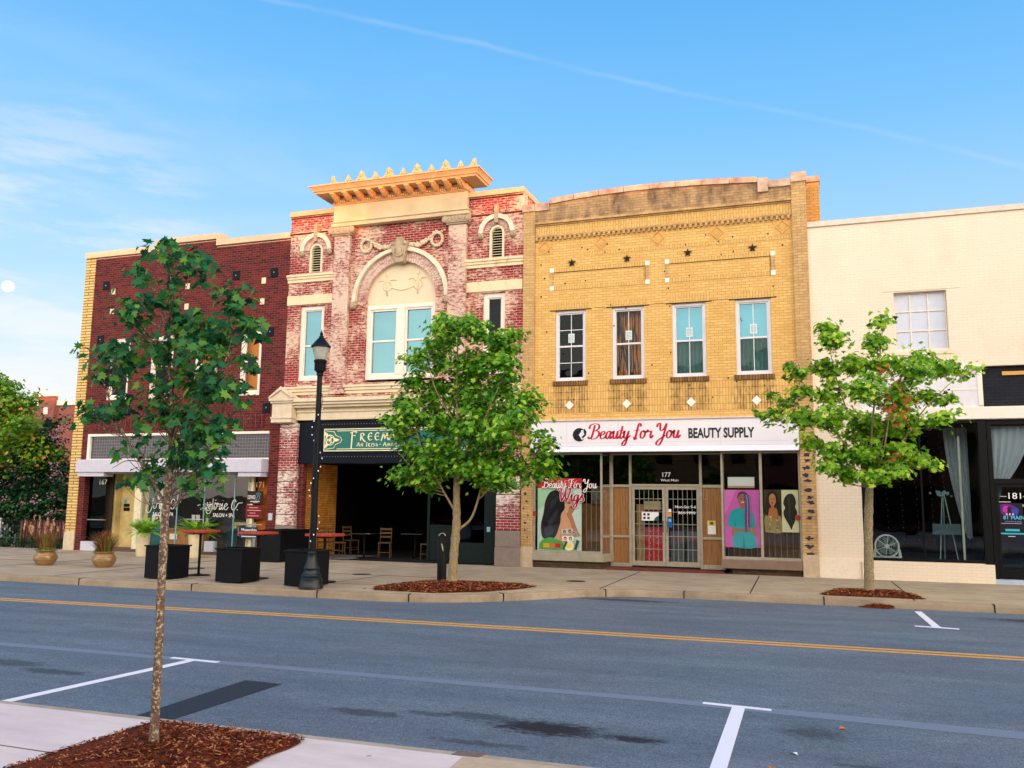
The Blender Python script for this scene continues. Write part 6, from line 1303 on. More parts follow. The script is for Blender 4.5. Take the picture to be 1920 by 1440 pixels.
tallpot((-19.45, -1.45, 0), 'tall cream pot left of the near trunk by the salon window', 'bright green fern arching out of the left tall cream pot', 1); tallpot((-17.62, -1.30, 0), 'tall cream pot behind the leftmost black planter box', 'bright green fern arching behind the leftmost red table top', 2)

# utility covers on the pavement
def cover(x, y, r, lb):
    o = thing('utility_cover', lb, 'cover', (x, y, 0)); q = MB(); q.cyl(0, 0, .0, .006, r, n=28); q.build('plate', plain('iron_cover', S(84, 66, 56), .8, .3, var=.2), o, world=False); q = MB(); q.cyl(0, 0, .0, .009, r * .8, n=28); q.build('lid', plain('iron_lid', S(58, 46, 42), .8, .3, var=.3, vs_=20), o, world=False)
cover(-10.32, -4.3, .23, 'round dark utility cover on the pavement before the pub'); cover(-5.14, -3.76, .22, 'round brown utility cover on the pavement before the beauty shop'); cover(-14.9, -4.7, .28, 'dark round cover behind the leftmost black planter box')

# ================================================================ inside the pub, shops
WD = plain('chair_wood', S(88, 64, 36), .55, .3, var=.2); WD2 = plain('dark_seat', S(52, 42, 34), .5, .4)
def chair():
    o = thing('chair', 'x', 'chair', (0, 0, 0), 0, 'wooden chairs in the open pub room')
    for x, y in ((-.18, -.18), (.18, -.18)): q = MB(); q.tube([(x, y, 0), (x * .95, y * .95, .44)], [.014, .018], 6); q.build('leg', WD, o, world=False)
    for x in (-.18, .18): q = MB(); q.tube([(x, .20, 0), (x * .95, .18, .45), (x * .95, .24, .92)], [.014, .018, .014], 6); q.build('leg', WD, o, world=False)
    q = MB(); q.box(-.20, .20, -.20, .20, .44, .475); q.build('seat', WD, o, world=False, bevel=.01)
    q = MB()
    for z in (.60, .72, .84): q.box(-.17, .17, .205 + (z - .6) * .1, .222 + (z - .6) * .1, z, z + .06)
    q.build('backrest', WD, o, world=False)
    q = MB(); q.box(-.17, .17, -.18, -.165, .16, .18); q.box(-.178, -.163, -.17, .19, .22, .24); q.box(.163, .178, -.17, .19, .22, .24); q.build('stretcher', WD, o, world=False); return o
ch = [((-14.45, .9, .012), 2.9, 'wooden chair nearest the ochre brick wall in the pub'), ((-13.85, .55, .018), 2.6, 'wooden chair right of the ochre brick wall in the pub'), ((-12.6, 1.3, .012), .35, 'wooden chair facing the small black table in the pub'), ((-11.05, 1.2, .012), -.3, 'rightmost wooden chair in the dark pub room'), ((-14.3, 2.2, .012), 1.2, 'wooden chair at the back of the ochre wall in the pub')]
c0 = chair(); c0.location = ch[0][0]; c0.rotation_euler[2] = ch[0][1]; c0['label'] = ch[0][2]
for b in ch[1:]: dup(c0, b[0], b[1], b[2])
def ptable(loc, label, mt):
    o = thing('pub_table', label, 'table', loc, 0, 'black tables in the open pub room'); q = MB(); q.box(-.36, .36, -.32, .32, .72, .75); q.build('table_top', mt, o, world=False, bevel=.006)
    q = MB(); q.cyl(0, 0, .02, .72, .035, n=12); q.build('post', BLACK, o, world=False, smooth=True); q = MB(); q.box(-.28, .28, -.03, .03, 0, .03); q.box(-.03, .03, -.28, -.031, 0, .03); q.box(-.03, .03, .031, .28, 0, .03); q.build('foot', BLACK, o, world=False)
DT = plain('black_table_gloss', S(20, 30, 38), .25, .5); ptable((-13.1, .9, .012), 'small black pedestal table left in the dark pub room', DT); ptable((-11.75, 1.7, .012), 'black pedestal table in the middle of the dark pub room', DT)
cf = thing('ceiling_light', 'ceiling light with three small lit bulbs inside the pub', 'light', (-12.5, 2.2, 2.9)); q = MB(); q.cyl(-12.5, 2.2, 2.72, 2.92, .02, n=8); q.cyl(-12.5, 2.2, 2.68, 2.73, .07, n=12)
for k in range(3): a = k * 2.1 + .4; q.tube([(-12.5, 2.2, 2.7), (-12.5 + .14 * math.cos(a), 2.2 + .14 * math.sin(a), 2.68)], .01, 6)
q.build('fitting', BLACK, cf)
for k in range(3): a = k * 2.1 + .4; q = MB(); q.ball(-12.5 + .16 * math.cos(a), 2.2 + .16 * math.sin(a), 2.65, .03, n=8, m=6); q.build('bulb', plain('lit_bulb', S(255, 236, 200), emit=1.6), cf, smooth='all')
ws = thing('wall_sconce', 'small warm lit wall lamp beside the green pub door', 'light', (-9.2, .9, 2.1)); q = MB(); q.lathe([(.05, 2.0), (.09, 2.18), (.085, 2.2)], -9.2, .9, 12, cap=False); q.build('lamp_shade', plain('warm_shade', S(255, 170, 70), emit=.9), ws, smooth=True); part('bracket', BLACK, ws, (-9.22, -9.18, .95, 1.0, 1.9, 2.1))
pld = bpy.data.lights.new('pub_lamp', 'POINT'); pld.energy = 7; pld.color = (1, .62, .28); pld.shadow_soft_size = .08; plo = bpy.data.objects.new('pub_lamp', pld); COL.objects.link(plo); plo.location = (-13.4, 1.4, 1.7)

rl = thing('red_cabinet', 'bright red drawer cabinet behind the left shop door', 'cabinet', (-4.1, 1.2, .08)); part('body', plain('cabinet_red', S(206, 16, 30), .45, .4, var=.06), rl, (-4.42, -3.9, 1.0, 1.5, .09, 1.12), bevel=.008)
for r_ in range(6):
    part('drawer', plain('drawer_red', S(216, 24, 36), .45, .4), rl, (-4.40, -3.92, .985, .999, .11 + r_ * .165, .255 + r_ * .165)); q = MB(); q.ball(-4.26, .975, .19 + r_ * .165, .014, .01, .014, 8, 6); q.ball(-4.08, .975, .19 + r_ * .165, .014, .01, .014, 8, 6); q.build('knob', LETTER_W, rl)
tag(part('cardboard_panel', plain('tan_board', S(190, 154, 104), .9, .1), None, (-4.66, -4.45, 1.0, 1.04, .1, 1.75)), 'tall tan board beside the red cabinet inside the shop door', 'board')
bx = thing('storage_box', 'cream box on top of the red cabinet inside the shop', 'box', (-4.2, 1.1, 1.5)); part('box_body', plain('box_cream', S(216, 206, 174), .8, .1), bx, (-4.45, -3.98, 1.0, 1.4, 1.60, 1.84)); part('box_band', plain('crimson_print', S(168, 28, 60)), bx, (-4.46, -3.97, .992, .999, 1.58, 1.61))
for k, (x, lb) in enumerate(((-3.55, 'left grey crate behind the right shop door'), (-3.1, 'right grey crate behind the right shop door'))):
    o = thing('crate', lb, 'crate', (x, 1.3, .08), 0, 'grey crates behind the shop door'); part('crate_body', plain('crate_grey', S(84, 96, 108), .6, .3), o, (x - .19, x + .19, 1.1, 1.5, .09, 1.02), bevel=.01); part('red_mark', plain('mark_red', S(150, 46, 44)), o, (x - .1, x + .08, 1.09, 1.099, .75, .84))
# fan, easel, curtains, light strings inside the lounge
fn = thing('box_fan', 'white round floor fan low in the lounge window', 'fan', (1.70, .3, .46)); FW = plain('fan_white', S(206, 210, 208), .5, .3)
q = MB(); q.ring(1.70, .80, .25, .285, 0, 360, .22, .40, 36); q.pxz([(1.36, .46), (2.04, .46), (2.0, .72), (1.96, .74), (1.95, .55), (1.45, .55), (1.44, .74), (1.40, .72)], .24, .38); q.build('casing', FW, fn, smooth=True)
q = MB()
for r_ in (.06, .10, .14, .18, .22): q.ring(1.70, .80, r_, r_ + .004, 0, 360, .222, .23, 32)
for k in range(6): a = k * math.pi / 3 + .4; q.tube([(1.70 + .05 * math.cos(a), .225, .80 + .05 * math.sin(a)), (1.70 + .25 * math.cos(a), .225, .80 + .25 * math.sin(a))], .007, 5)
q.ring(1.70, .80, .0005, .05, 0, 360, .215, .24, 16); q.build('grille', FW, fn)
q = MB()
for k in range(5): a = k * 2 * math.pi / 5; q.add([(1.70, .30, .80), (1.70 + .22 * math.cos(a), .28, .80 + .22 * math.sin(a)), (1.70 + .22 * math.cos(a + .8), .33, .80 + .22 * math.sin(a + .8))], [(0, 1, 2)])
q.build('blade', plain('blade_grey', S(110, 122, 124)), fn, norm=False)
ea = thing('easel', 'pale easel holding a grey board in the lounge window', 'easel', (3.05, .75, .46)); EW = plain('easel_pale', S(150, 176, 172), .6, .3)
for x0, x1, y0, y1 in ((2.92, 3.06, .62, .85), (3.32, 3.12, .62, .85), (3.1, 3.09, 1.2, .85)): q = MB(); q.tube([(x0, y0, .47), (x1, y1, 2.02)], .013, 6); q.build('leg', EW, ea)
part('board', plain('slate_grey_board', S(78, 100, 108), .7, .2), ea, (2.78, 3.42, .58, .61, 1.10, 1.36))
q = MB(); rr = random.Random(2)
for _ in range(26): q.ball(3.08 + rr.gauss(0, .08), .8, 2.06 + rr.uniform(-.03, .09), .03, .03, .03, 6, 4)
q.build('flower_spray', plain('grey_flowers', S(120, 160, 160)), ea)
CUR = NT('sheer_curtain'); tb_ = CUR.n('ShaderNodeBsdfTranslucent'); tb_.inputs[0].default_value = S(226, 232, 236); mx_ = CUR.n('ShaderNodeMixShader'); mx_.inputs[0].default_value = .4; CUR.base(S(214, 222, 230), .9, .1); CUR.l(CUR.b.outputs[0], mx_.inputs[1]); CUR.l(tb_.outputs[0], mx_.inputs[2]); CUR.l(mx_.outputs[0], CUR.o.inputs[0]); CUR = CUR.mat
def curtain(xl, xr_top, xr_bot, z0, z1, y, label, left=True):
    m = MB(); N, K = 60, 16; vs_ = []
    for k in range(K + 1):
        t = k / K; z = z1 + (z0 - z1) * t; xr = xr_top + (xr_bot - xr_top) * t ** 1.7
        for i in range(N + 1): u = i / N; vs_.append((xl + (xr - xl) * u, y + .03 * math.sin(u * 34 + .8 * math.sin(t * 3)) * (1 - .2 * t), z + .02 * math.sin(u * 9) * (t > .95)))
    m.add(vs_, [(k * (N + 1) + i, k * (N + 1) + i + 1, (k + 1) * (N + 1) + i + 1, (k + 1) * (N + 1) + i) for k in range(K) for i in range(N)])
    o = m.build('curtain', CUR, None, smooth='all', norm=False); tag(o, label, 'curtain')
curtain(4.10, 4.98, 4.42, 2.36, 3.72, .30, 'white gathered curtain in the transom above the black lounge door'); curtain(4.14, 4.30, 4.18, 1.85, 2.30, .30, 'white curtain tail behind the glass of the black lounge door')
curtain(3.72, 3.18, 3.60, 1.0, 3.75, 1.0, 'sheer grey curtain at the right side of the lounge display window')
SL = plain('tiny_warm_bulb', S(150, 170, 166), .5, emit=.08)
for k, x in enumerate((1.75, 2.1, 2.45, 2.8, 3.1)):
    o = thing('string_lights', 'hanging string of tiny lights in the lounge window, strand %s from the left' % ('first', 'second', 'third', 'fourth', 'fifth')[k], 'string lights', (x, 1.1, 3.8), 0, 'light strands in the lounge window')
    q = MB(); q.tube([(x, 1.1, 3.85), (x + .04, 1.1, 2.2), (x + .09, 1.1, .8)], .0035, 4); q.build('cable', BLACK, o)
    q = MB()
    for i in range(20): q.ball(x + .09 * i / 20 + .012 * (-1) ** i, 1.095, 3.7 - i * .145, .006, n=5, m=4)
    b_ = q.build('bulb_row', SL, o); b_['kind'] = 'stuff'
# salon contents
sb = thing('reception_desk', 'tan wooden reception desk inside the salon window', 'desk', (-19.9, .9, .1)); part('desk_body', plain('desk_tan', S(176, 120, 62), .6, .3, var=.15), sb, (-20.65, -19.1, .6, 1.2, .1, .72), bevel=.01); part('desk_top', plain('desk_top_tan', S(150, 100, 54)), sb, (-20.7, -19.05, .56, 1.24, .721, .77)); part('card', LETTER_W, sb, (-20.15, -19.85, .54, .558, .42, .60))
st_ = thing('console_table', 'pale console table inside the salon right of the trunk', 'table', (-17.9, 1.5, .1)); part('table_top', PL, st_, (-18.25, -17.25, 1.3, 1.7, .90, 1.0)); part('leg', PL, st_, (-18.23, -18.13, 1.32, 1.68, .1, .9)); part('leg', PL, st_, (-17.37, -17.27, 1.32, 1.68, .1, .9)); part('back_panel', PL, st_, (-18.12, -17.38, 1.6, 1.66, .5, .9))
ab = thing('sandwich_board', 'dark green chalk sandwich board behind the salon glass', 'sandwich board', (-17.75, .7, .1)); q = MB(); q.pyz([(.5, .1), (.52, .1), (.74, .82), (.70, .82)], -17.95, -17.55); q.build('front_board', plain('chalk_green', S(16, 50, 50), .8, .1, var=.3, vs_=12), ab); q = MB(); q.pyz([(.98, .1), (.96, .1), (.745, .82), (.78, .82)], -17.95, -17.55); q.build('back_board', plain('chalk_green', S(16, 50, 50)), ab)
bc = thing('glass_cabinet', 'pale blue cabinet inside the right end of the salon', 'cabinet', (-17.1, 1.2, .1)); part('cabinet_body', plain('ice_blue', S(150, 196, 206), .4, .4), bc, (-17.3, -16.75, 1.0, 1.4, .1, .95), bevel=.01); part('cabinet_door', plain('ice_blue_door', S(170, 212, 220), .4, .4), bc, (-17.27, -16.78, .985, .999, .14, .92))
vl = thing('wall_lamp', 'warm glowing wall lamp deep inside the salon', 'light', (-17.4, 3.5, 2.0)); q = MB(); q.ball(-17.4, 3.3, 1.9, .14, .1, .10, 12, 8); q.build('lamp_shade', plain('salon_lamp_glow', S(255, 160, 60), emit=1.2), vl, smooth='all'); part('bracket', BLACK, vl, (-17.42, -17.38, 3.4, 3.6, 1.88, 1.94))
pl2 = bpy.data.lights.new('salon_lamp', 'POINT'); pl2.energy = 14; pl2.color = (1, .6, .28); pl2.shadow_soft_size = .1; po2 = bpy.data.objects.new('salon_lamp', pl2); COL.objects.link(po2); po2.location = (-17.3, 3.05, 1.95)
fl2 = thing('flower_vase', 'white flower spray in a vase behind the salon glass', 'flowers', (-18.8, .8, 1.0)); q = MB(); q.lathe([(.05, .78), (.07, .9), (.04, 1.05), (.05, 1.12)], -18.9, .8, 12); q.build('vase', POT, fl2, smooth=True)
q = MB(); rr = random.Random(6)
for _ in range(40): q.ball(-18.85 + rr.gauss(0, .2), .8 + rr.gauss(0, .05), 1.5 + rr.gauss(0, .07), .03, .02, .025, 6, 4)
q.build('blossom', LETTER_W, fl2); q = MB()
for k in range(6): q.tube([(-18.9, .8, 1.1), (-18.9 + rr.uniform(-.3, .3), .8, 1.48)], .006, 5)
q.build('stem', FERN[1], fl2)
kp = thing('keypad', 'black entry keypad with a blue label on the cream salon wall', 'keypad', (-22.1, .72, 1.5)); part('keypad_body', BLACK, kp, (-22.3, -22.08, .72, .745, 1.46, 1.56)); part('keypad_body', BLACK, kp, (-22.3, -22.06, .722, .745, 1.32, 1.43)); part('label_strip', plain('pale_blue_label', S(110, 170, 210)), kp, (-22.33, -22.22, .73, .745, 1.58, 1.72))

# moon
mo = MB(); _m = Vector((-0.74957577, 0.62869463, 0.20707299)) * 4200 + Vector((0, -23.2, 1.76)); mo.ball(0, 0, 0, 24, n=32, m=20)
mm_ = NT('moon_surface'); c_ = mm_.mix(mm_.rng(mm_.noise(mm_.obj, .05, 3), .4, .62), S(250, 246, 240), S(226, 226, 234)); mm_.base(S(120, 120, 120), 1, 0); mm_.l(c_, mm_.b.inputs['Emission Color']); mm_.b.inputs['Emission Strength'].default_value = .5
o = mo.build('moon', mm_.mat, None, smooth='all'); o.location = _m; tag(o, 'pale full moon low in the left of the sky', 'moon')
# fallen leaves on the road
for x, y, lb, a in ((.18, -14.9, 'curled orange leaf on the faded parking line', .3), (-.35, -16.3, 'orange leaf on the asphalt right of the near parking line', 1.7), (-.2, -15.85, 'small pale scrap beside the near parking line', 2.5)):
    m = MB(); m.add([(-.035, 0, .0), (-.01, -.025, .012), (.04, 0, .004), (-.005, .028, .02), (0, 0, .004)], [(0, 1, 4), (1, 2, 4), (2, 3, 4), (3, 0, 4)]); o = m.build('fallen_leaf', plain('dead_leaf_orange', S(196, 120, 66), .8, .2) if 'orange' in lb else LETTER_W, None, norm=False); o.location = (x, y, -.144); o.rotation_euler[2] = a; tag(o, lb, 'leaf', 'litter on the road' if 0 else None)
# ================================================================ trees
LEAF = [(0, -.5), (.10, -.28), (.42, -.34), (.30, -.10), (.50, .12), (.24, .14), (.18, .32), (0, .62), (-.18, .32), (-.24, .14), (-.50, .12), (-.30, -.10), (-.42, -.34), (-.10, -.28)]
LEAF_S = [(0, -.5), (.36, -.2), (.42, .15), (.15, .2), (0, .6), (-.15, .2), (-.42, .15), (-.36, -.2)]
def leafmat(name, cols, trans=.35):
    m = NT(name); at = m.n('ShaderNodeAttribute', attribute_name='tint', attribute_type='GEOMETRY')
    r = m.n('ShaderNodeValToRGB'); m.l(at.outputs['Fac'], r.inputs[0]); e = r.color_ramp
    while len(e.elements) < len(cols): e.elements.new(.5)
    for k, c in enumerate(cols): e.elements[k].position = c[0]; e.elements[k].color = c[1]
    m.base(r.outputs[0], .55, .35)
    tb = m.n('ShaderNodeBsdfTranslucent'); m.l(m.mix(1, r.outputs[0], (1.3, 1.5, .6, 1), 'MULTIPLY'), tb.inputs[0]); mx = m.n('ShaderNodeMixShader'); mx.inputs[0].default_value = trans
    m.l(m.b.outputs[0], mx.inputs[1]); m.l(tb.outputs[0], mx.inputs[2]); m.l(mx.outputs[0], m.o.inputs[0]); return m.mat
def barkmat(name, a, b, lichen=None):
    m = NT(name); n = m.noise(m.map(m.obj, (1, 1, .35)), 34, 6, .7); c = m.mix(m.rng(n, .35, .65), a, b)
    if lichen: c = m.mix(m.rng(m.noise(m.obj, 42, 4, .6), .53, .60), c, lichen)
    # horizontal scars
    s = m.noise(m.map(m.obj, (.6, .6, 5)), 7, 3, .6); c = m.mix(m.rng(s, .62, .70, 0, .55), c, tuple(x * .35 for x in b[:3]) + (1,))
    m.base(c, .9, .15); m.bump(n, .6, .01); return m.mat
def leaves(name, pos, nor, size, outline, mat, parent, rs, tint):
    """pos (n,3), nor (n,3): one mesh of leaf-shaped faces"""
    n = len(pos); K = len(outline); O = np.array(outline)
    t = rs.normal(size=(n, 3)); t -= (t * nor).sum(1)[:, None] * nor; t /= np.linalg.norm(t, axis=1)[:, None]; b = np.cross(nor, t)
    sz = size * rs.uniform(.6, 1.25, n)
    co = pos[:, None, :] + sz[:, None, None] * (O[None, :, 0, None] * b[:, None, :] + O[None, :, 1, None] * t[:, None, :])
    fold = np.abs(O[:, 0])[None, :, None] * rs.uniform(-.1, .45, n)[:, None, None] * sz[:, None, None] * nor[:, None, :]; tipd = (np.maximum(O[:, 1], 0) ** 2)[None, :, None] * sz[:, None, None] * np.array([0, 0, -.35])[None, None, :]
    co = co + fold + tipd
    me = bpy.data.meshes.new(name); me.vertices.add(n * K); me.vertices.foreach_set('co', co.ravel())
    me.loops.add(n * K); me.loops.foreach_set('vertex_index', np.arange(n * K)); me.polygons.add(n); me.polygons.foreach_set('loop_start', np.arange(n) * K); me.polygons.foreach_set('loop_total', np.full(n, K))
    at = me.attributes.new('tint', 'FLOAT', 'FACE'); at.data.foreach_set('value', tint.astype(np.float32)); me.materials.append(mat); me.update(); me.validate()
    return link(name, me, parent)
def tree(name, label, cat, limbs, blobs, n_clu, per, lsize, outline, lmat, bmat, seed, depth=1.0, csize=.22, group=None, dead=None, twig=.006, lo=0.0, hi=1.0, flat=.5, face=.15):
    """limbs: list of (points, radii); blobs: (x, y, z, r) of foliage masses"""
    rs = np.random.RandomState(seed); base = limbs[0][0][0]
    root = thing(name, label, cat, (base[0], base[1], base[2]), 0, group)
    tr = MB(); nodes = []; 
    for pts, rad in limbs:
        P = [tuple(p) for p in spline(pts, 6)]; Rr = np.interp(np.linspace(0, 1, len(P)), np.linspace(0, 1, len(rad)), rad)
        if pts is limbs[0][0]:
            Rr = list(Rr); Rr = [r * (1 + .05 * math.sin(i * 2.3) + rs.normal() * .035) for i, r in enumerate(Rr)]; Rr[0] *= 1.25
            tr.tube(P, Rr, 14)
        else: tr.tube(P, list(Rr), 8)
        for p, r in zip(P, Rr): nodes.append((np.array(p), float(r)))
    tr_o = tr.build('trunk', bmat, root, smooth='all')
    w = np.array([b[3] ** 1.8 for b in blobs]); w /= w.sum(); C = []
    for _ in range(n_clu):
        b = blobs[rs.choice(len(blobs), p=w)]; d = rs.normal(size=3); d /= np.linalg.norm(d); r = max(b[3] - csize * .8, b[3] * .3) * rs.uniform(.25, 1.0) ** .6; C.append(np.array([b[0] + d[0] * r, b[1] + d[1] * r * depth + rs.normal() * .04, b[2] + d[2] * r * .85]))
    NP = np.array([n[0] for n in nodes]); tn = np.array([n[1] for n in nodes]); tcx = NP[0]
    C.sort(key=lambda c: min(np.linalg.norm(NP - c, axis=1)))
    br = MB(); NP = list(NP); tn = list(tn); NPL = len(NP)
    for c in C:
        A = np.array(NP); d = np.linalg.norm(A - c, axis=1) + np.maximum(0, A[:, 2] - c[2] + .15) * 2.5 + (np.array(tn) < .0045) * .3; k = int(np.argmin(d)); a = A[k]; ra = min(tn[k] * .6, .022); L = np.linalg.norm(c - a)
        ra = max(ra, twig * .8)
        if L < .02: continue
        mid = (a + c) / 2 + np.array([rs.normal() * .05 * L, rs.normal() * .05 * L, -.10 * L + rs.normal() * .03]); P = [tuple(p) for p in spline([a, mid, c], 4)]
        Rr = list(np.linspace(ra, twig * .55, len(P))); br.tube(P, Rr, 5, close=False)
        for p, r in zip(P[1:], Rr[1:]): NP.append(np.array(p)); tn.append(r)
    # leaf stalk spray
    pos = []; nor = []; tint = []; zs = np.array([c[2] for c in C]); zmin, zmax = zs.min(), zs.max()
    for c in C:
        k = rs.poisson(per); s = csize * rs.uniform(.6, 1.25)
        o_ = rs.normal(size=(k, 3)) * np.array([s, s * max(.6, depth), s * flat]); p = c + o_; pos.append(p)
        out = p - c; nn = np.stack([out[:, 0] / (s * 2) + rs.normal(size=k) * .45, out[:, 1] / (s * 2) + rs.normal(size=k) * .45 - face, np.abs(rs.normal(size=k)) * .5 + .70 - face], 1); nn /= np.linalg.norm(nn, axis=1)[:, None]; nor.append(nn)
        ctint = rs.normal() * .15; tint.append(np.clip(.5 + ctint + rs.normal(size=k) * .24, lo, hi))
    pos = np.concatenate(pos); nor = np.concatenate(nor); tint = np.concatenate(tint)
    br.build('branch', bmat, root, smooth='all', norm=False)
    cr_ = leaves('crown', pos, nor, lsize, outline, lmat, root, rs, tint)
    if dead:
        D_ = []; 
        for x, y, z, r, k in dead: D_.append(np.array([x, y, z]) + rs.normal(size=(k, 3)) * r)
        D_ = np.concatenate(D_); nn = rs.normal(size=D_.shape); nn /= np.linalg.norm(nn, axis=1)[:, None]; leaves('dead_leaves', D_, nn, lsize * .8, outline, DEADL, root, rs, rs.uniform(0, 1, len(D_)))
    return root
DEADL = leafmat('dead_leaf', [(0, S(140, 70, 34)), (1, S(200, 122, 70))], .2)
L_FRESH = leafmat('fresh_maple_leaf', [(0, S(44, 92, 18)), (.5, S(120, 174, 38)), (1, S(204, 222, 88))], .42)
L_MID = leafmat('maple_leaf', [(0, S(24, 72, 16)), (.5, S(88, 152, 34)), (1, S(182, 214, 74))], .42)
L_NEAR = leafmat('dark_maple_leaf', [(0, S(10, 54, 40)), (.5, S(36, 112, 64)), (1, S(116, 162, 54))], .38)
L_BG = leafmat('pale_green_leaf', [(0, S(60, 112, 36)), (.5, S(122, 168, 48)), (.85, S(176, 200, 80)), (1, S(214, 150, 80))], .4)  # the highest leaf tints run to orange
L_DARK = leafmat('dark_shrub_leaf', [(0, S(8, 38, 28)), (.5, S(20, 70, 42)), (1, S(70, 124, 52))], .25)
L_PINK = leafmat('pink_blossom', [(0, S(190, 120, 150)), (1, S(230, 190, 210))], .3)
B_NEAR = barkmat('speckled_bark', S(128, 106, 88), S(84, 66, 56), S(178, 164, 138)); B_PALE = barkmat('pale_bark', S(168, 150, 116), S(130, 114, 84)); B_GREY = barkmat('grey_bark', S(150, 134, 104), S(112, 98, 74), S(164, 156, 120)); B_DK = barkmat('dark_bark', S(70, 56, 46), S(48, 38, 32))
K_ = 5.48 / 1620
tree('maple_tree', 'young dark green maple with speckled trunk in the near mulch bed', 'tree', [([(-4.436, -18.000, 0.001), (-4.442, -18.000, 0.573), (-4.455, -18.000, 1.016), (-4.461, -18.000, 1.431), (-4.462, -18.000, 1.738), (-4.447, -18.000, 1.971), (-4.451, -18.000, 2.206)], [0.0343, 0.0304, 0.0290, 0.0277, 0.0264, 0.0238, 0.0198]),
    ([(-4.451, -18.000, 2.206), (-4.476, -18.000, 2.524), (-4.535, -18.000, 2.889), (-4.535, -18.000, 3.258), (-4.541, -18.000, 3.591)], [0.0185, 0.0145, 0.0106, 0.0066, 0.0033]),
    ([(-4.459, -18.000, 1.700), (-4.550, -18.050, 1.873), (-4.695, -18.100, 2.090), (-4.801, -18.150, 2.291), (-4.944, -18.150, 2.538), (-5.112, -18.100, 2.791)], [0.0119, 0.0099, 0.0086, 0.0066, 0.0053, 0.0026]),
    ([(-4.432, -18.000, 2.088), (-4.361, -18.050, 2.283), (-4.284, -17.950, 2.518), (-4.165, -17.900, 2.831), (-4.109, -17.850, 3.109), (-4.063, -17.850, 3.267)], [0.0132, 0.0106, 0.0086, 0.0066, 0.0046, 0.0026]),
    ([(-4.311, -18.000, 2.440), (-4.107, -18.100, 2.552), (-3.930, -18.150, 2.664), (-3.853, -18.150, 2.896)], [0.0066, 0.0053, 0.0040, 0.0020]),
    ([(-4.349, -18.000, 2.303), (-4.138, -17.880, 2.318), (-3.932, -17.800, 2.353)], [0.0066, 0.0046, 0.0020]),
    ([(-4.525, -18.000, 2.889), (-4.681, -17.900, 3.102), (-4.814, -17.850, 3.361)], [0.0066, 0.0046, 0.0020]),
    ([(-4.609, -18.050, 2.011), (-4.729, -18.120, 2.031), (-4.793, -18.200, 1.971)], [0.0046, 0.0033, 0.0020]),
    ([(-4.486, -18.000, 2.524), (-4.700, -17.850, 2.733), (-4.862, -17.800, 2.863)], [0.0066, 0.0046, 0.0020])],
     [(-4.722, -18.05, 1.952, 0.088), (-4.834, -18.05, 1.872, 0.06), (-4.186, -18.05, 1.836, 0.074), (-4.569, -18.05, 1.873, 0.068), (-4.09, -18.05, 1.971, 0.092), (-3.779, -18.05, 3.029, 0.046), (-5.266, -18.05, 2.874, 0.074), (-4.233, -18.05, 2.029, 0.102), (-3.783, -18.05, 2.503, 0.063), (-4.55, -18.1263, 3.63, 0.17), (-4.68, -17.841, 3.65, 0.13), (-4.42, -17.8745, 3.52, 0.19), (-4.79, -18.078, 3.46, 0.15), (-4.94, -17.9818, 3.45, 0.1), (-4.22, -18.0002, 3.4, 0.18), (-4.06, -17.9194, 3.23, 0.13), (-4.02, -17.8645, 3.34, 0.09), (-4.54, -18.1425, 3.26, 0.22), (-4.73, -18.1687, 3.1, 0.18), (-4.41, -17.8457, 3.04, 0.24), (-4.14, -18.0069, 2.99, 0.19), (-3.94, -17.8751, 3.02, 0.14), (-3.86, -18.1792, 3.09, 0.07), (-4.39, -18.0018, 2.82, 0.25), (-4.69, -17.8914, 2.88, 0.17), (-4.91, -18.0885, 2.82, 0.12), (-5.12, -17.8019, 2.82, 0.13), (-5.27, -17.8194, 2.87, 0.08), (-4.96, -18.1678, 2.68, 0.12), (-4.01, -18.1698, 2.78, 0.18), (-3.88, -17.9634, 2.74, 0.12), (-4.35, -17.8043, 2.6, 0.24), (-4.64, -18.0275, 2.55, 0.17), (-4, -18.0934, 2.53, 0.19), (-3.84, -18.0112, 2.43, 0.1), (-4.87, -18.1684, 2.43, 0.15), (-5.05, -18.0913, 2.38, 0.11), (-4.57, -18.0048, 2.33, 0.21), (-4.23, -17.9817, 2.32, 0.21), (-3.99, -18.0868, 2.28, 0.16), (-3.83, -18.0877, 2.24, 0.09), (-4.7, -18.0925, 2.15, 0.18), (-4.4, -17.9962, 2.09, 0.16), (-4.1, -18.0641, 2.1, 0.17), (-3.98, -18.1714, 2.07, 0.09), (-4.71, -17.845, 2.01, 0.11), (-4.8, -17.9574, 1.89, 0.07), (-4.09, -17.9231, 1.97, 0.11), (-4.19, -18.1056, 1.86, 0.07), (-4.39, -17.783, 1.95, 0.09)],
    370, 7.0, .076, LEAF, L_NEAR, B_NEAR, 11, depth=1.0, csize=.05, twig=.0022, flat=.7, face=.42, group='street maples')
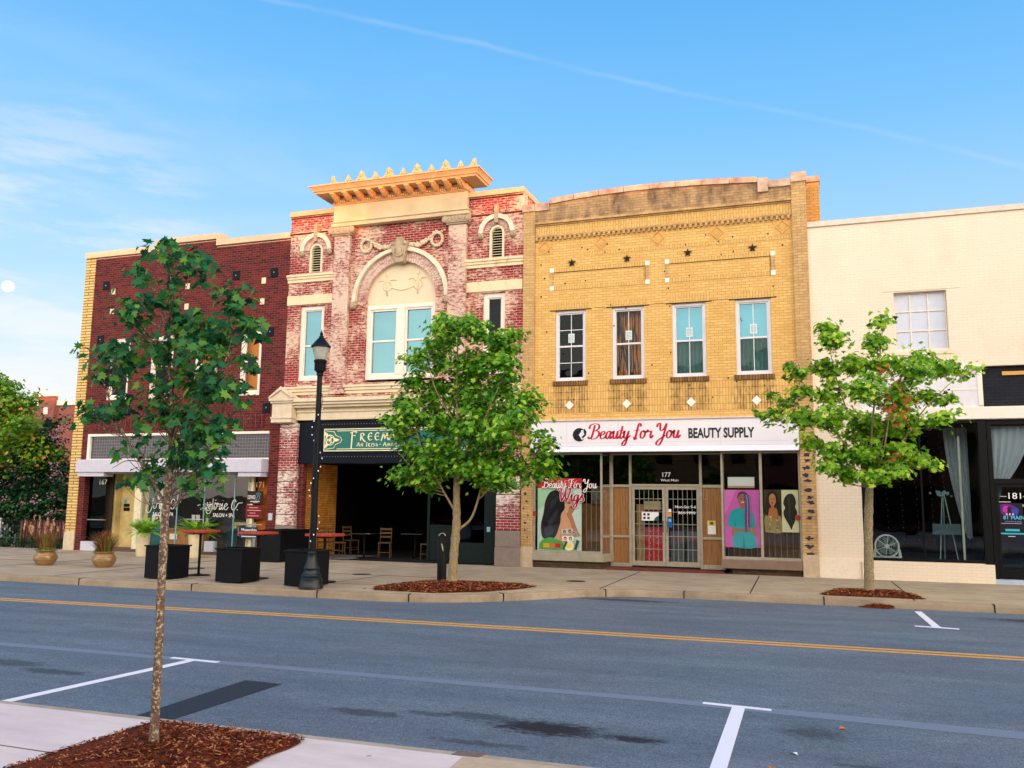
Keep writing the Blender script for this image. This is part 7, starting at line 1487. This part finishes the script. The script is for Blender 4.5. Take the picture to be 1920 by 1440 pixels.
tree('maple_tree', 'full green maple on the pavement in front of the pub', 'tree', [([(-7.404, -5.600, -0.011), (-7.381, -5.600, 0.623), (-7.334, -5.600, 1.308), (-7.347, -5.600, 1.884), (-7.347, -5.600, 2.464), (-7.354, -5.600, 3.402)], [0.1100, 0.0950, 0.0880, 0.0748, 0.0660, 0.0528]),
    ([(-7.354, -5.600, 3.402), (-7.388, -5.600, 4.355), (-7.393, -5.600, 5.199), (-7.383, -5.600, 5.929)], [0.0341, 0.0248, 0.0155, 0.0062]),
    ([(-7.351, -5.600, 1.515), (-7.549, -5.700, 1.882), (-7.789, -5.800, 2.324), (-8.020, -5.900, 2.760), (-8.237, -6.000, 3.538)], [0.0279, 0.0223, 0.0186, 0.0136, 0.0062]),
    ([(-7.318, -5.600, 1.137), (-7.036, -5.500, 1.405), (-6.885, -5.400, 1.945), (-6.832, -5.300, 2.463), (-6.633, -5.200, 3.157)], [0.0310, 0.0260, 0.0211, 0.0174, 0.0074]),
    ([(-6.883, -5.400, 1.830), (-6.494, -5.500, 2.176), (-6.072, -5.600, 2.462), (-5.535, -5.700, 2.801)], [0.0186, 0.0149, 0.0112, 0.0050]),
    ([(-7.339, -5.600, 2.092), (-6.995, -5.800, 2.463), (-6.566, -6.000, 2.809), (-6.083, -6.100, 3.380)], [0.0223, 0.0174, 0.0136, 0.0062]),
    ([(-7.345, -5.600, 2.406), (-7.635, -5.300, 2.816), (-7.972, -5.100, 3.413), (-8.390, -5.000, 4.267)], [0.0211, 0.0167, 0.0124, 0.0050]),
    ([(-7.347, -5.600, 2.464), (-6.941, -5.900, 2.928), (-6.517, -6.000, 3.621), (-6.159, -5.900, 4.548)], [0.0211, 0.0167, 0.0124, 0.0050]),
    ([(-7.354, -5.600, 3.402), (-7.731, -5.900, 4.126), (-8.011, -5.900, 4.862)], [0.0174, 0.0124, 0.0050]),
    ([(-7.375, -5.600, 3.758), (-7.033, -5.300, 4.462), (-6.729, -5.300, 5.167)], [0.0174, 0.0124, 0.0050]),
    ([(-7.748, -5.800, 2.230), (-8.207, -6.000, 2.465), (-8.545, -6.100, 2.823)], [0.0112, 0.0074, 0.0037]),
    ([(-7.347, -5.600, 3.049), (-6.824, -5.100, 3.393), (-5.964, -4.900, 3.609), (-5.603, -4.800, 3.717)], [0.0174, 0.0124, 0.0087, 0.0037])],
     [(-7.36, -5.09607, 5.85, 0.28), (-7.5, -6.13075, 5.51, 0.49), (-6.86, -5.83423, 5.44, 0.43), (-7.96, -5.28992, 5.29, 0.39), (-6.48, -5.30433, 5.27, 0.42), (-6.3, -4.98898, 5.56, 0.2), (-8.34, -5.70905, 4.88, 0.45), (-7.62, -5.13795, 4.78, 0.67), (-6.78, -5.36157, 4.69, 0.65), (-6.16, -5.87528, 4.61, 0.44), (-8.59, -5.47739, 4.4, 0.32), (-8.12, -5.06453, 4.14, 0.57), (-7.21, -5.11532, 3.99, 0.69), (-6.4, -5.5926, 3.91, 0.64), (-5.79, -5.4754, 3.95, 0.36), (-5.6, -6.25166, 3.54, 0.41), (-8.5, -5.96016, 3.6, 0.53), (-7.71, -5.18363, 3.41, 0.66), (-6.82, -5.71996, 3.28, 0.68), (-6.02, -6.05779, 3.21, 0.55), (-5.42, -5.53168, 3.03, 0.4), (-8.83, -5.31574, 3.31, 0.29), (-8.41, -5.35572, 2.88, 0.5), (-7.76, -5.77542, 2.7, 0.56), (-7, -5.68545, 2.64, 0.62), (-6.26, -5.5882, 2.58, 0.53), (-5.59, -5.21018, 2.52, 0.45), (-5.24, -5.57069, 2.57, 0.21), (-8.46, -5.74944, 2.35, 0.34), (-7.96, -5.61443, 2.17, 0.33), (-6.07, -6.2586, 2.18, 0.31), (-5.53, -6.23912, 2.18, 0.19), (-6.87, -5.31527, 2.23, 0.3), (-8.99, -4.92354, 4.1, 0.16)],
    640, 23, .115, LEAF, L_MID, B_PALE, 12, depth=1.3, csize=.14, twig=.006, flat=.55, group='street maples')
tree('maple_tree', 'light green maple with a few dead brown leaves in front of the white building', 'tree', [([(1.038, -3.700, -0.005), (1.051, -3.700, 0.563), (1.068, -3.700, 1.212), (1.101, -3.700, 1.757), (1.128, -3.700, 2.174)], [0.1012, 0.0924, 0.0880, 0.0836, 0.0748]),
    ([(1.127, -3.700, 2.141), (1.172, -3.700, 2.749), (1.246, -3.700, 3.528), (1.377, -3.700, 4.426), (1.524, -3.700, 5.446)], [0.0341, 0.0279, 0.0217, 0.0136, 0.0050]),
    ([(1.115, -3.700, 2.108), (0.882, -3.800, 2.472), (0.645, -3.900, 3.088), (0.237, -4.000, 3.548), (-0.403, -4.100, 3.907), (-0.848, -4.100, 3.802)], [0.0279, 0.0236, 0.0186, 0.0149, 0.0099, 0.0037]),
    ([(1.137, -3.700, 2.141), (1.399, -3.800, 2.527), (1.778, -3.900, 3.076), (2.211, -4.000, 3.730), (2.837, -4.000, 4.374)], [0.0279, 0.0236, 0.0186, 0.0136, 0.0050]),
    ([(1.121, -3.700, 2.251), (0.970, -3.400, 2.861), (0.776, -3.300, 3.764), (0.545, -3.300, 4.686), (0.435, -3.400, 5.505)], [0.0260, 0.0211, 0.0161, 0.0112, 0.0037]),
    ([(1.142, -3.700, 2.252), (1.362, -3.400, 2.858), (1.600, -3.300, 3.633), (1.940, -3.300, 4.406), (2.184, -3.300, 4.846)], [0.0248, 0.0211, 0.0161, 0.0112, 0.0037]),
    ([(1.135, -3.700, 2.087), (1.355, -4.000, 2.693), (1.508, -4.100, 3.412), (1.604, -4.100, 4.193)], [0.0186, 0.0161, 0.0124, 0.0050]),
    ([(0.837, -3.800, 2.639), (0.478, -3.500, 2.865), (0.114, -3.300, 3.094)], [0.0124, 0.0093, 0.0037]),
    ([(1.583, -3.850, 2.802), (1.969, -4.100, 2.854), (2.306, -4.200, 2.634)], [0.0124, 0.0087, 0.0037])],
     [(0.4, -3.56954, 5.6, 0.21), (0.51, -3.84896, 5.27, 0.3), (1.53, -4.16151, 5.54, 0.23), (1.36, -3.69687, 5.22, 0.29), (0.39, -3.02509, 4.81, 0.32), (0.92, -3.32127, 4.79, 0.31), (1.5, -3.64454, 4.76, 0.39), (2.22, -3.19559, 4.87, 0.28), (2.05, -4.07495, 4.51, 0.38), (2.65, -3.68072, 4.6, 0.27), (3.04, -3.06655, 4.53, 0.17), (3.24, -3.59109, 4.58, 0.08), (-0.16, -3.75722, 4.6, 0.22), (-0.38, -4.02301, 4.72, 0.13), (-0.07, -3.63281, 4.19, 0.26), (0.48, -3.06004, 4.23, 0.36), (1.1, -4.39201, 4.15, 0.47), (1.82, -3.30288, 4.02, 0.44), (2.43, -3.25132, 4.06, 0.3), (2.77, -3.15935, 3.99, 0.16), (-0.51, -3.3633, 4.08, 0.24), (-0.73, -3.2672, 4.21, 0.13), (-0.96, -3.67385, 3.75, 0.16), (-0.68, -3.6141, 3.68, 0.24), (-0.19, -3.80347, 3.61, 0.32), (0.4, -4.32143, 3.54, 0.44), (1.08, -3.18199, 3.48, 0.51), (1.8, -3.602, 3.46, 0.45), (2.4, -4.12022, 3.51, 0.31), (2.9, -3.69339, 3.71, 0.14), (0.01, -3.7211, 3.1, 0.3), (0.53, -3.90049, 2.86, 0.34), (1.05, -3.91549, 2.86, 0.45), (1.67, -3.64613, 2.86, 0.38), (2.11, -3.52711, 2.74, 0.26), (2.35, -3.54257, 2.61, 0.12), (0.72, -3.75859, 2.42, 0.27), (1.14, -4.36084, 2.36, 0.29), (1.6, -4.07855, 2.47, 0.22), (0.31, -4.1519, 2.53, 0.15)],
    540, 17, .12, LEAF, L_FRESH, B_GREY, 13, depth=1.3, csize=.12, twig=.006, flat=.5, group='street maples', dead=[(1.47, -4.40, 4.45, 0.1, 26), (1.71, -4.40, 4.28, 0.08, 18), (1.54, -4.40, 3.73, 0.12, 30), (1.78, -4.40, 3.50, 0.1, 24), (1.90, -4.40, 3.94, 0.08, 12), (1.59, -4.40, 2.74, 0.07, 12), (1.40, -4.40, 3.95, 0.06, 10)])
tree('green_tree', 'pale green tree with some orange leaves at the far left beyond the red building', 'tree', [([(-30.496, 2.400, -0.252), (-30.636, 2.400, 1.369), (-30.754, 2.400, 2.809), (-29.943, 2.400, 4.479), (-30.063, 2.400, 5.962)], [0.17, 0.15, 0.12, 0.08, 0.02]), ([(-30.704, 2.400, 2.395), (-29.053, 2.400, 3.426), (-28.846, 2.400, 4.459)], [0.08, 0.05, 0.02]), ([(-30.704, 2.400, 2.395), (-30.707, 2.400, 3.438), (-31.431, 2.400, 4.718)], [0.08, 0.05, 0.02])],
     [(-30.18, 1.98, 6.15, 0.62), (-29.53, 1.77, 5.85, 0.66), (-28.96, 2.23, 5.26, 0.71), (-29.76, 1.85, 5.01, 0.94), (-28.33, 1.71, 4.46, 0.59), (-28.84, 2.24, 4.15, 0.86), (-29.62, 3.07, 3.85, 1.04), (-28.23, 2.88, 3.52, 0.54), (-28.86, 2.82, 3.22, 0.70), (-30.87, 1.96, 4.93, 1.12), (-30.69, 2.46, 3.44, 1.11), (-30.05, 2.04, 2.81, 0.66)],
    320, 22, .17, LEAF_S, L_BG, B_DK, 14, depth=1.2, csize=.22, twig=.010, flat=.6)
ct = tree('flowering_shrub', 'dark green crape myrtle with pink blossoms at the left end of the row', 'shrub', [([(-29.109, 3.600, -0.302), (-29.258, 3.600, 0.529), (-29.229, 3.600, 2.005), (-28.722, 3.600, 3.708)], [0.07, 0.06, 0.04, 0.02]),
    ([(-29.054, 3.600, -0.301), (-29.781, 3.600, 0.729), (-30.210, 3.600, 1.998), (-30.856, 3.600, 2.641)], [0.05, 0.045, 0.03, 0.015]),
    ([(-28.999, 3.600, -0.299), (-28.539, 3.600, 0.752), (-28.297, 3.600, 1.801)], [0.05, 0.04, 0.02]),
    ([(-29.219, 3.600, -0.306), (-30.613, 3.600, 0.607), (-31.590, 3.600, 1.557)], [0.05, 0.04, 0.02])],
     [(-28.47, 3.1217, 3.92, 0.71), (-29.07, 3.11893, 3.07, 0.94), (-29.98, 4.08226, 2.43, 0.95), (-28.3, 3.42443, 2.86, 0.6), (-31.09, 3.24234, 2.21, 1.03), (-28.3, 3.91224, 1.8, 0.76), (-29.31, 3.54775, 1.48, 0.99), (-30.56, 3.19037, 1.35, 0.9), (-31.93, 3.30751, 1.99, 1.16), (-28.14, 3.78559, 0.86, 0.54), (-28.82, 3.31859, 4.57, 0.39), (-28.34, 3.45479, 4.77, 0.22), (-28.94, 4.02507, 0.64, 0.6), (-29.77, 3.69111, 0.62, 0.55)],
    330, 30, .13, LEAF_S, L_DARK, B_DK, 15, depth=1.2, csize=.22, twig=.009, flat=.7)
BL = [(-29.07, 2.6, 3.02), (-29.45, 2.6, 2.82), (-30.23, 2.6, 2.4), (-29.87, 2.6, 1.67), (-29.02, 2.6, 1.48), (-28.36, 2.6, 1.59), (-27.58, 2.6, 1.8), (-27.53, 2.6, 2.98), (-27.46, 2.6, 2.65), (-27.41, 2.6, 4.35), (-27.84, 2.6, 4.15), (-27.56, 2.6, 4.05), (-27.65, 2.6, 1.19), (-27.05, 2.6, 1.7), (-29.83, 2.6, 1.78), (-28.41, 2.6, 0.87), (-27.69, 2.6, 0.38), (-28.99, 2.6, 2.09)]
_rs = np.random.RandomState(5); BL = BL[:13]; P_ = np.concatenate([np.array(b) + _rs.normal(size=(22, 3)) * np.array([.13, .10, .08]) for b in BL]); N_ = _rs.normal(size=P_.shape); N_ /= np.linalg.norm(N_, axis=1)[:, None]
leaves('blossom', P_, N_, .075, LEAF_S, L_PINK, ct, _rs, _rs.uniform(0, 1, len(P_)))
# fence and low hedge behind it, left of the row
fe = thing('iron_fence', 'low black iron fence in front of the shrubs at the far left', 'fence', (-27.5, -.2, 0))
q = MB(); q.box(-34, -24.2, -.03, .0, .92, .95); q.box(-34, -24.2, -.03, .0, .12, .15); q.build('rail', BLACK, fe)
for k in range(80): x = -34 + k * .124; part('picket', BLACK, fe, (x, x + .014, -.022, -.008, 0, 1.04))
wf = thing('white_bench_fence', 'pale slatted board fence behind the iron fence, far left', 'fence', (-29.5, 1.2, 0)); q = MB()
for k in range(30): x = -31.6 + k * .11; q.box(x, x + .075, 1.2, 1.23, .12, .98 + .05 * math.sin(k * .33))
q.box(-31.7, -28.3, 1.231, 1.27, .3, .36); q.box(-31.7, -28.3, 1.231, 1.27, .75, .81); q.build('slat_panel', plain('weathered_white_wood', S(190, 188, 196), .8, .2, var=.2, vs_=9), wf)
wf = thing('red_brick_fence', 'low reddish slatted panel behind the iron fence by the yellow pier', 'fence', (-26, 1.2, 0)); q = MB()
for k in range(18): x = -27.4 + k * .15; q.box(x, x + .10, 1.2, 1.23, .1, .92)
q.box(-27.4, -24.7, 1.231, 1.27, .4, .46); q.build('slat_panel', plain('brick_red_wood', S(104, 66, 60), .8, .2, var=.3, vs_=9), wf)
rr = random.Random(3); hp = np.array([(rr.uniform(-31, -24.3), rr.uniform(.15, .5), rr.uniform(.02, .32)) for _ in range(1800)]); hn = np.random.RandomState(2).normal(size=hp.shape); hn[:, 2] = abs(hn[:, 2]) + .3; hn /= np.linalg.norm(hn, axis=1)[:, None]
tag(leaves('ground_cover', hp, hn, .10, LEAF_S, L_DARK, None, np.random.RandomState(4), np.random.RandomState(4).uniform(.2, .9, 1800)), 'low dark ground cover along the iron fence', 'plants', kind='stuff')
# a run of mixed bushes that closes the view behind the fence
hp = np.random.RandomState(7); N0 = 5200; P_ = np.stack([hp.uniform(-44, -24.2, N0), hp.uniform(5.4, 7.5, N0), hp.uniform(0, 1, N0) ** .8 * (2.6 + .6 * np.sin(np.linspace(0, 40, N0)))], 1); n_ = hp.normal(size=P_.shape); n_[:, 1] -= .6; n_ /= np.linalg.norm(n_, axis=1)[:, None]
tag(leaves('shrub_mass', P_, n_, .26, LEAF_S, L_DARK, None, hp, hp.uniform(.1, .8, N0)), 'dark mass of shrubs behind the fences at the far left', 'shrubs', kind='stuff')
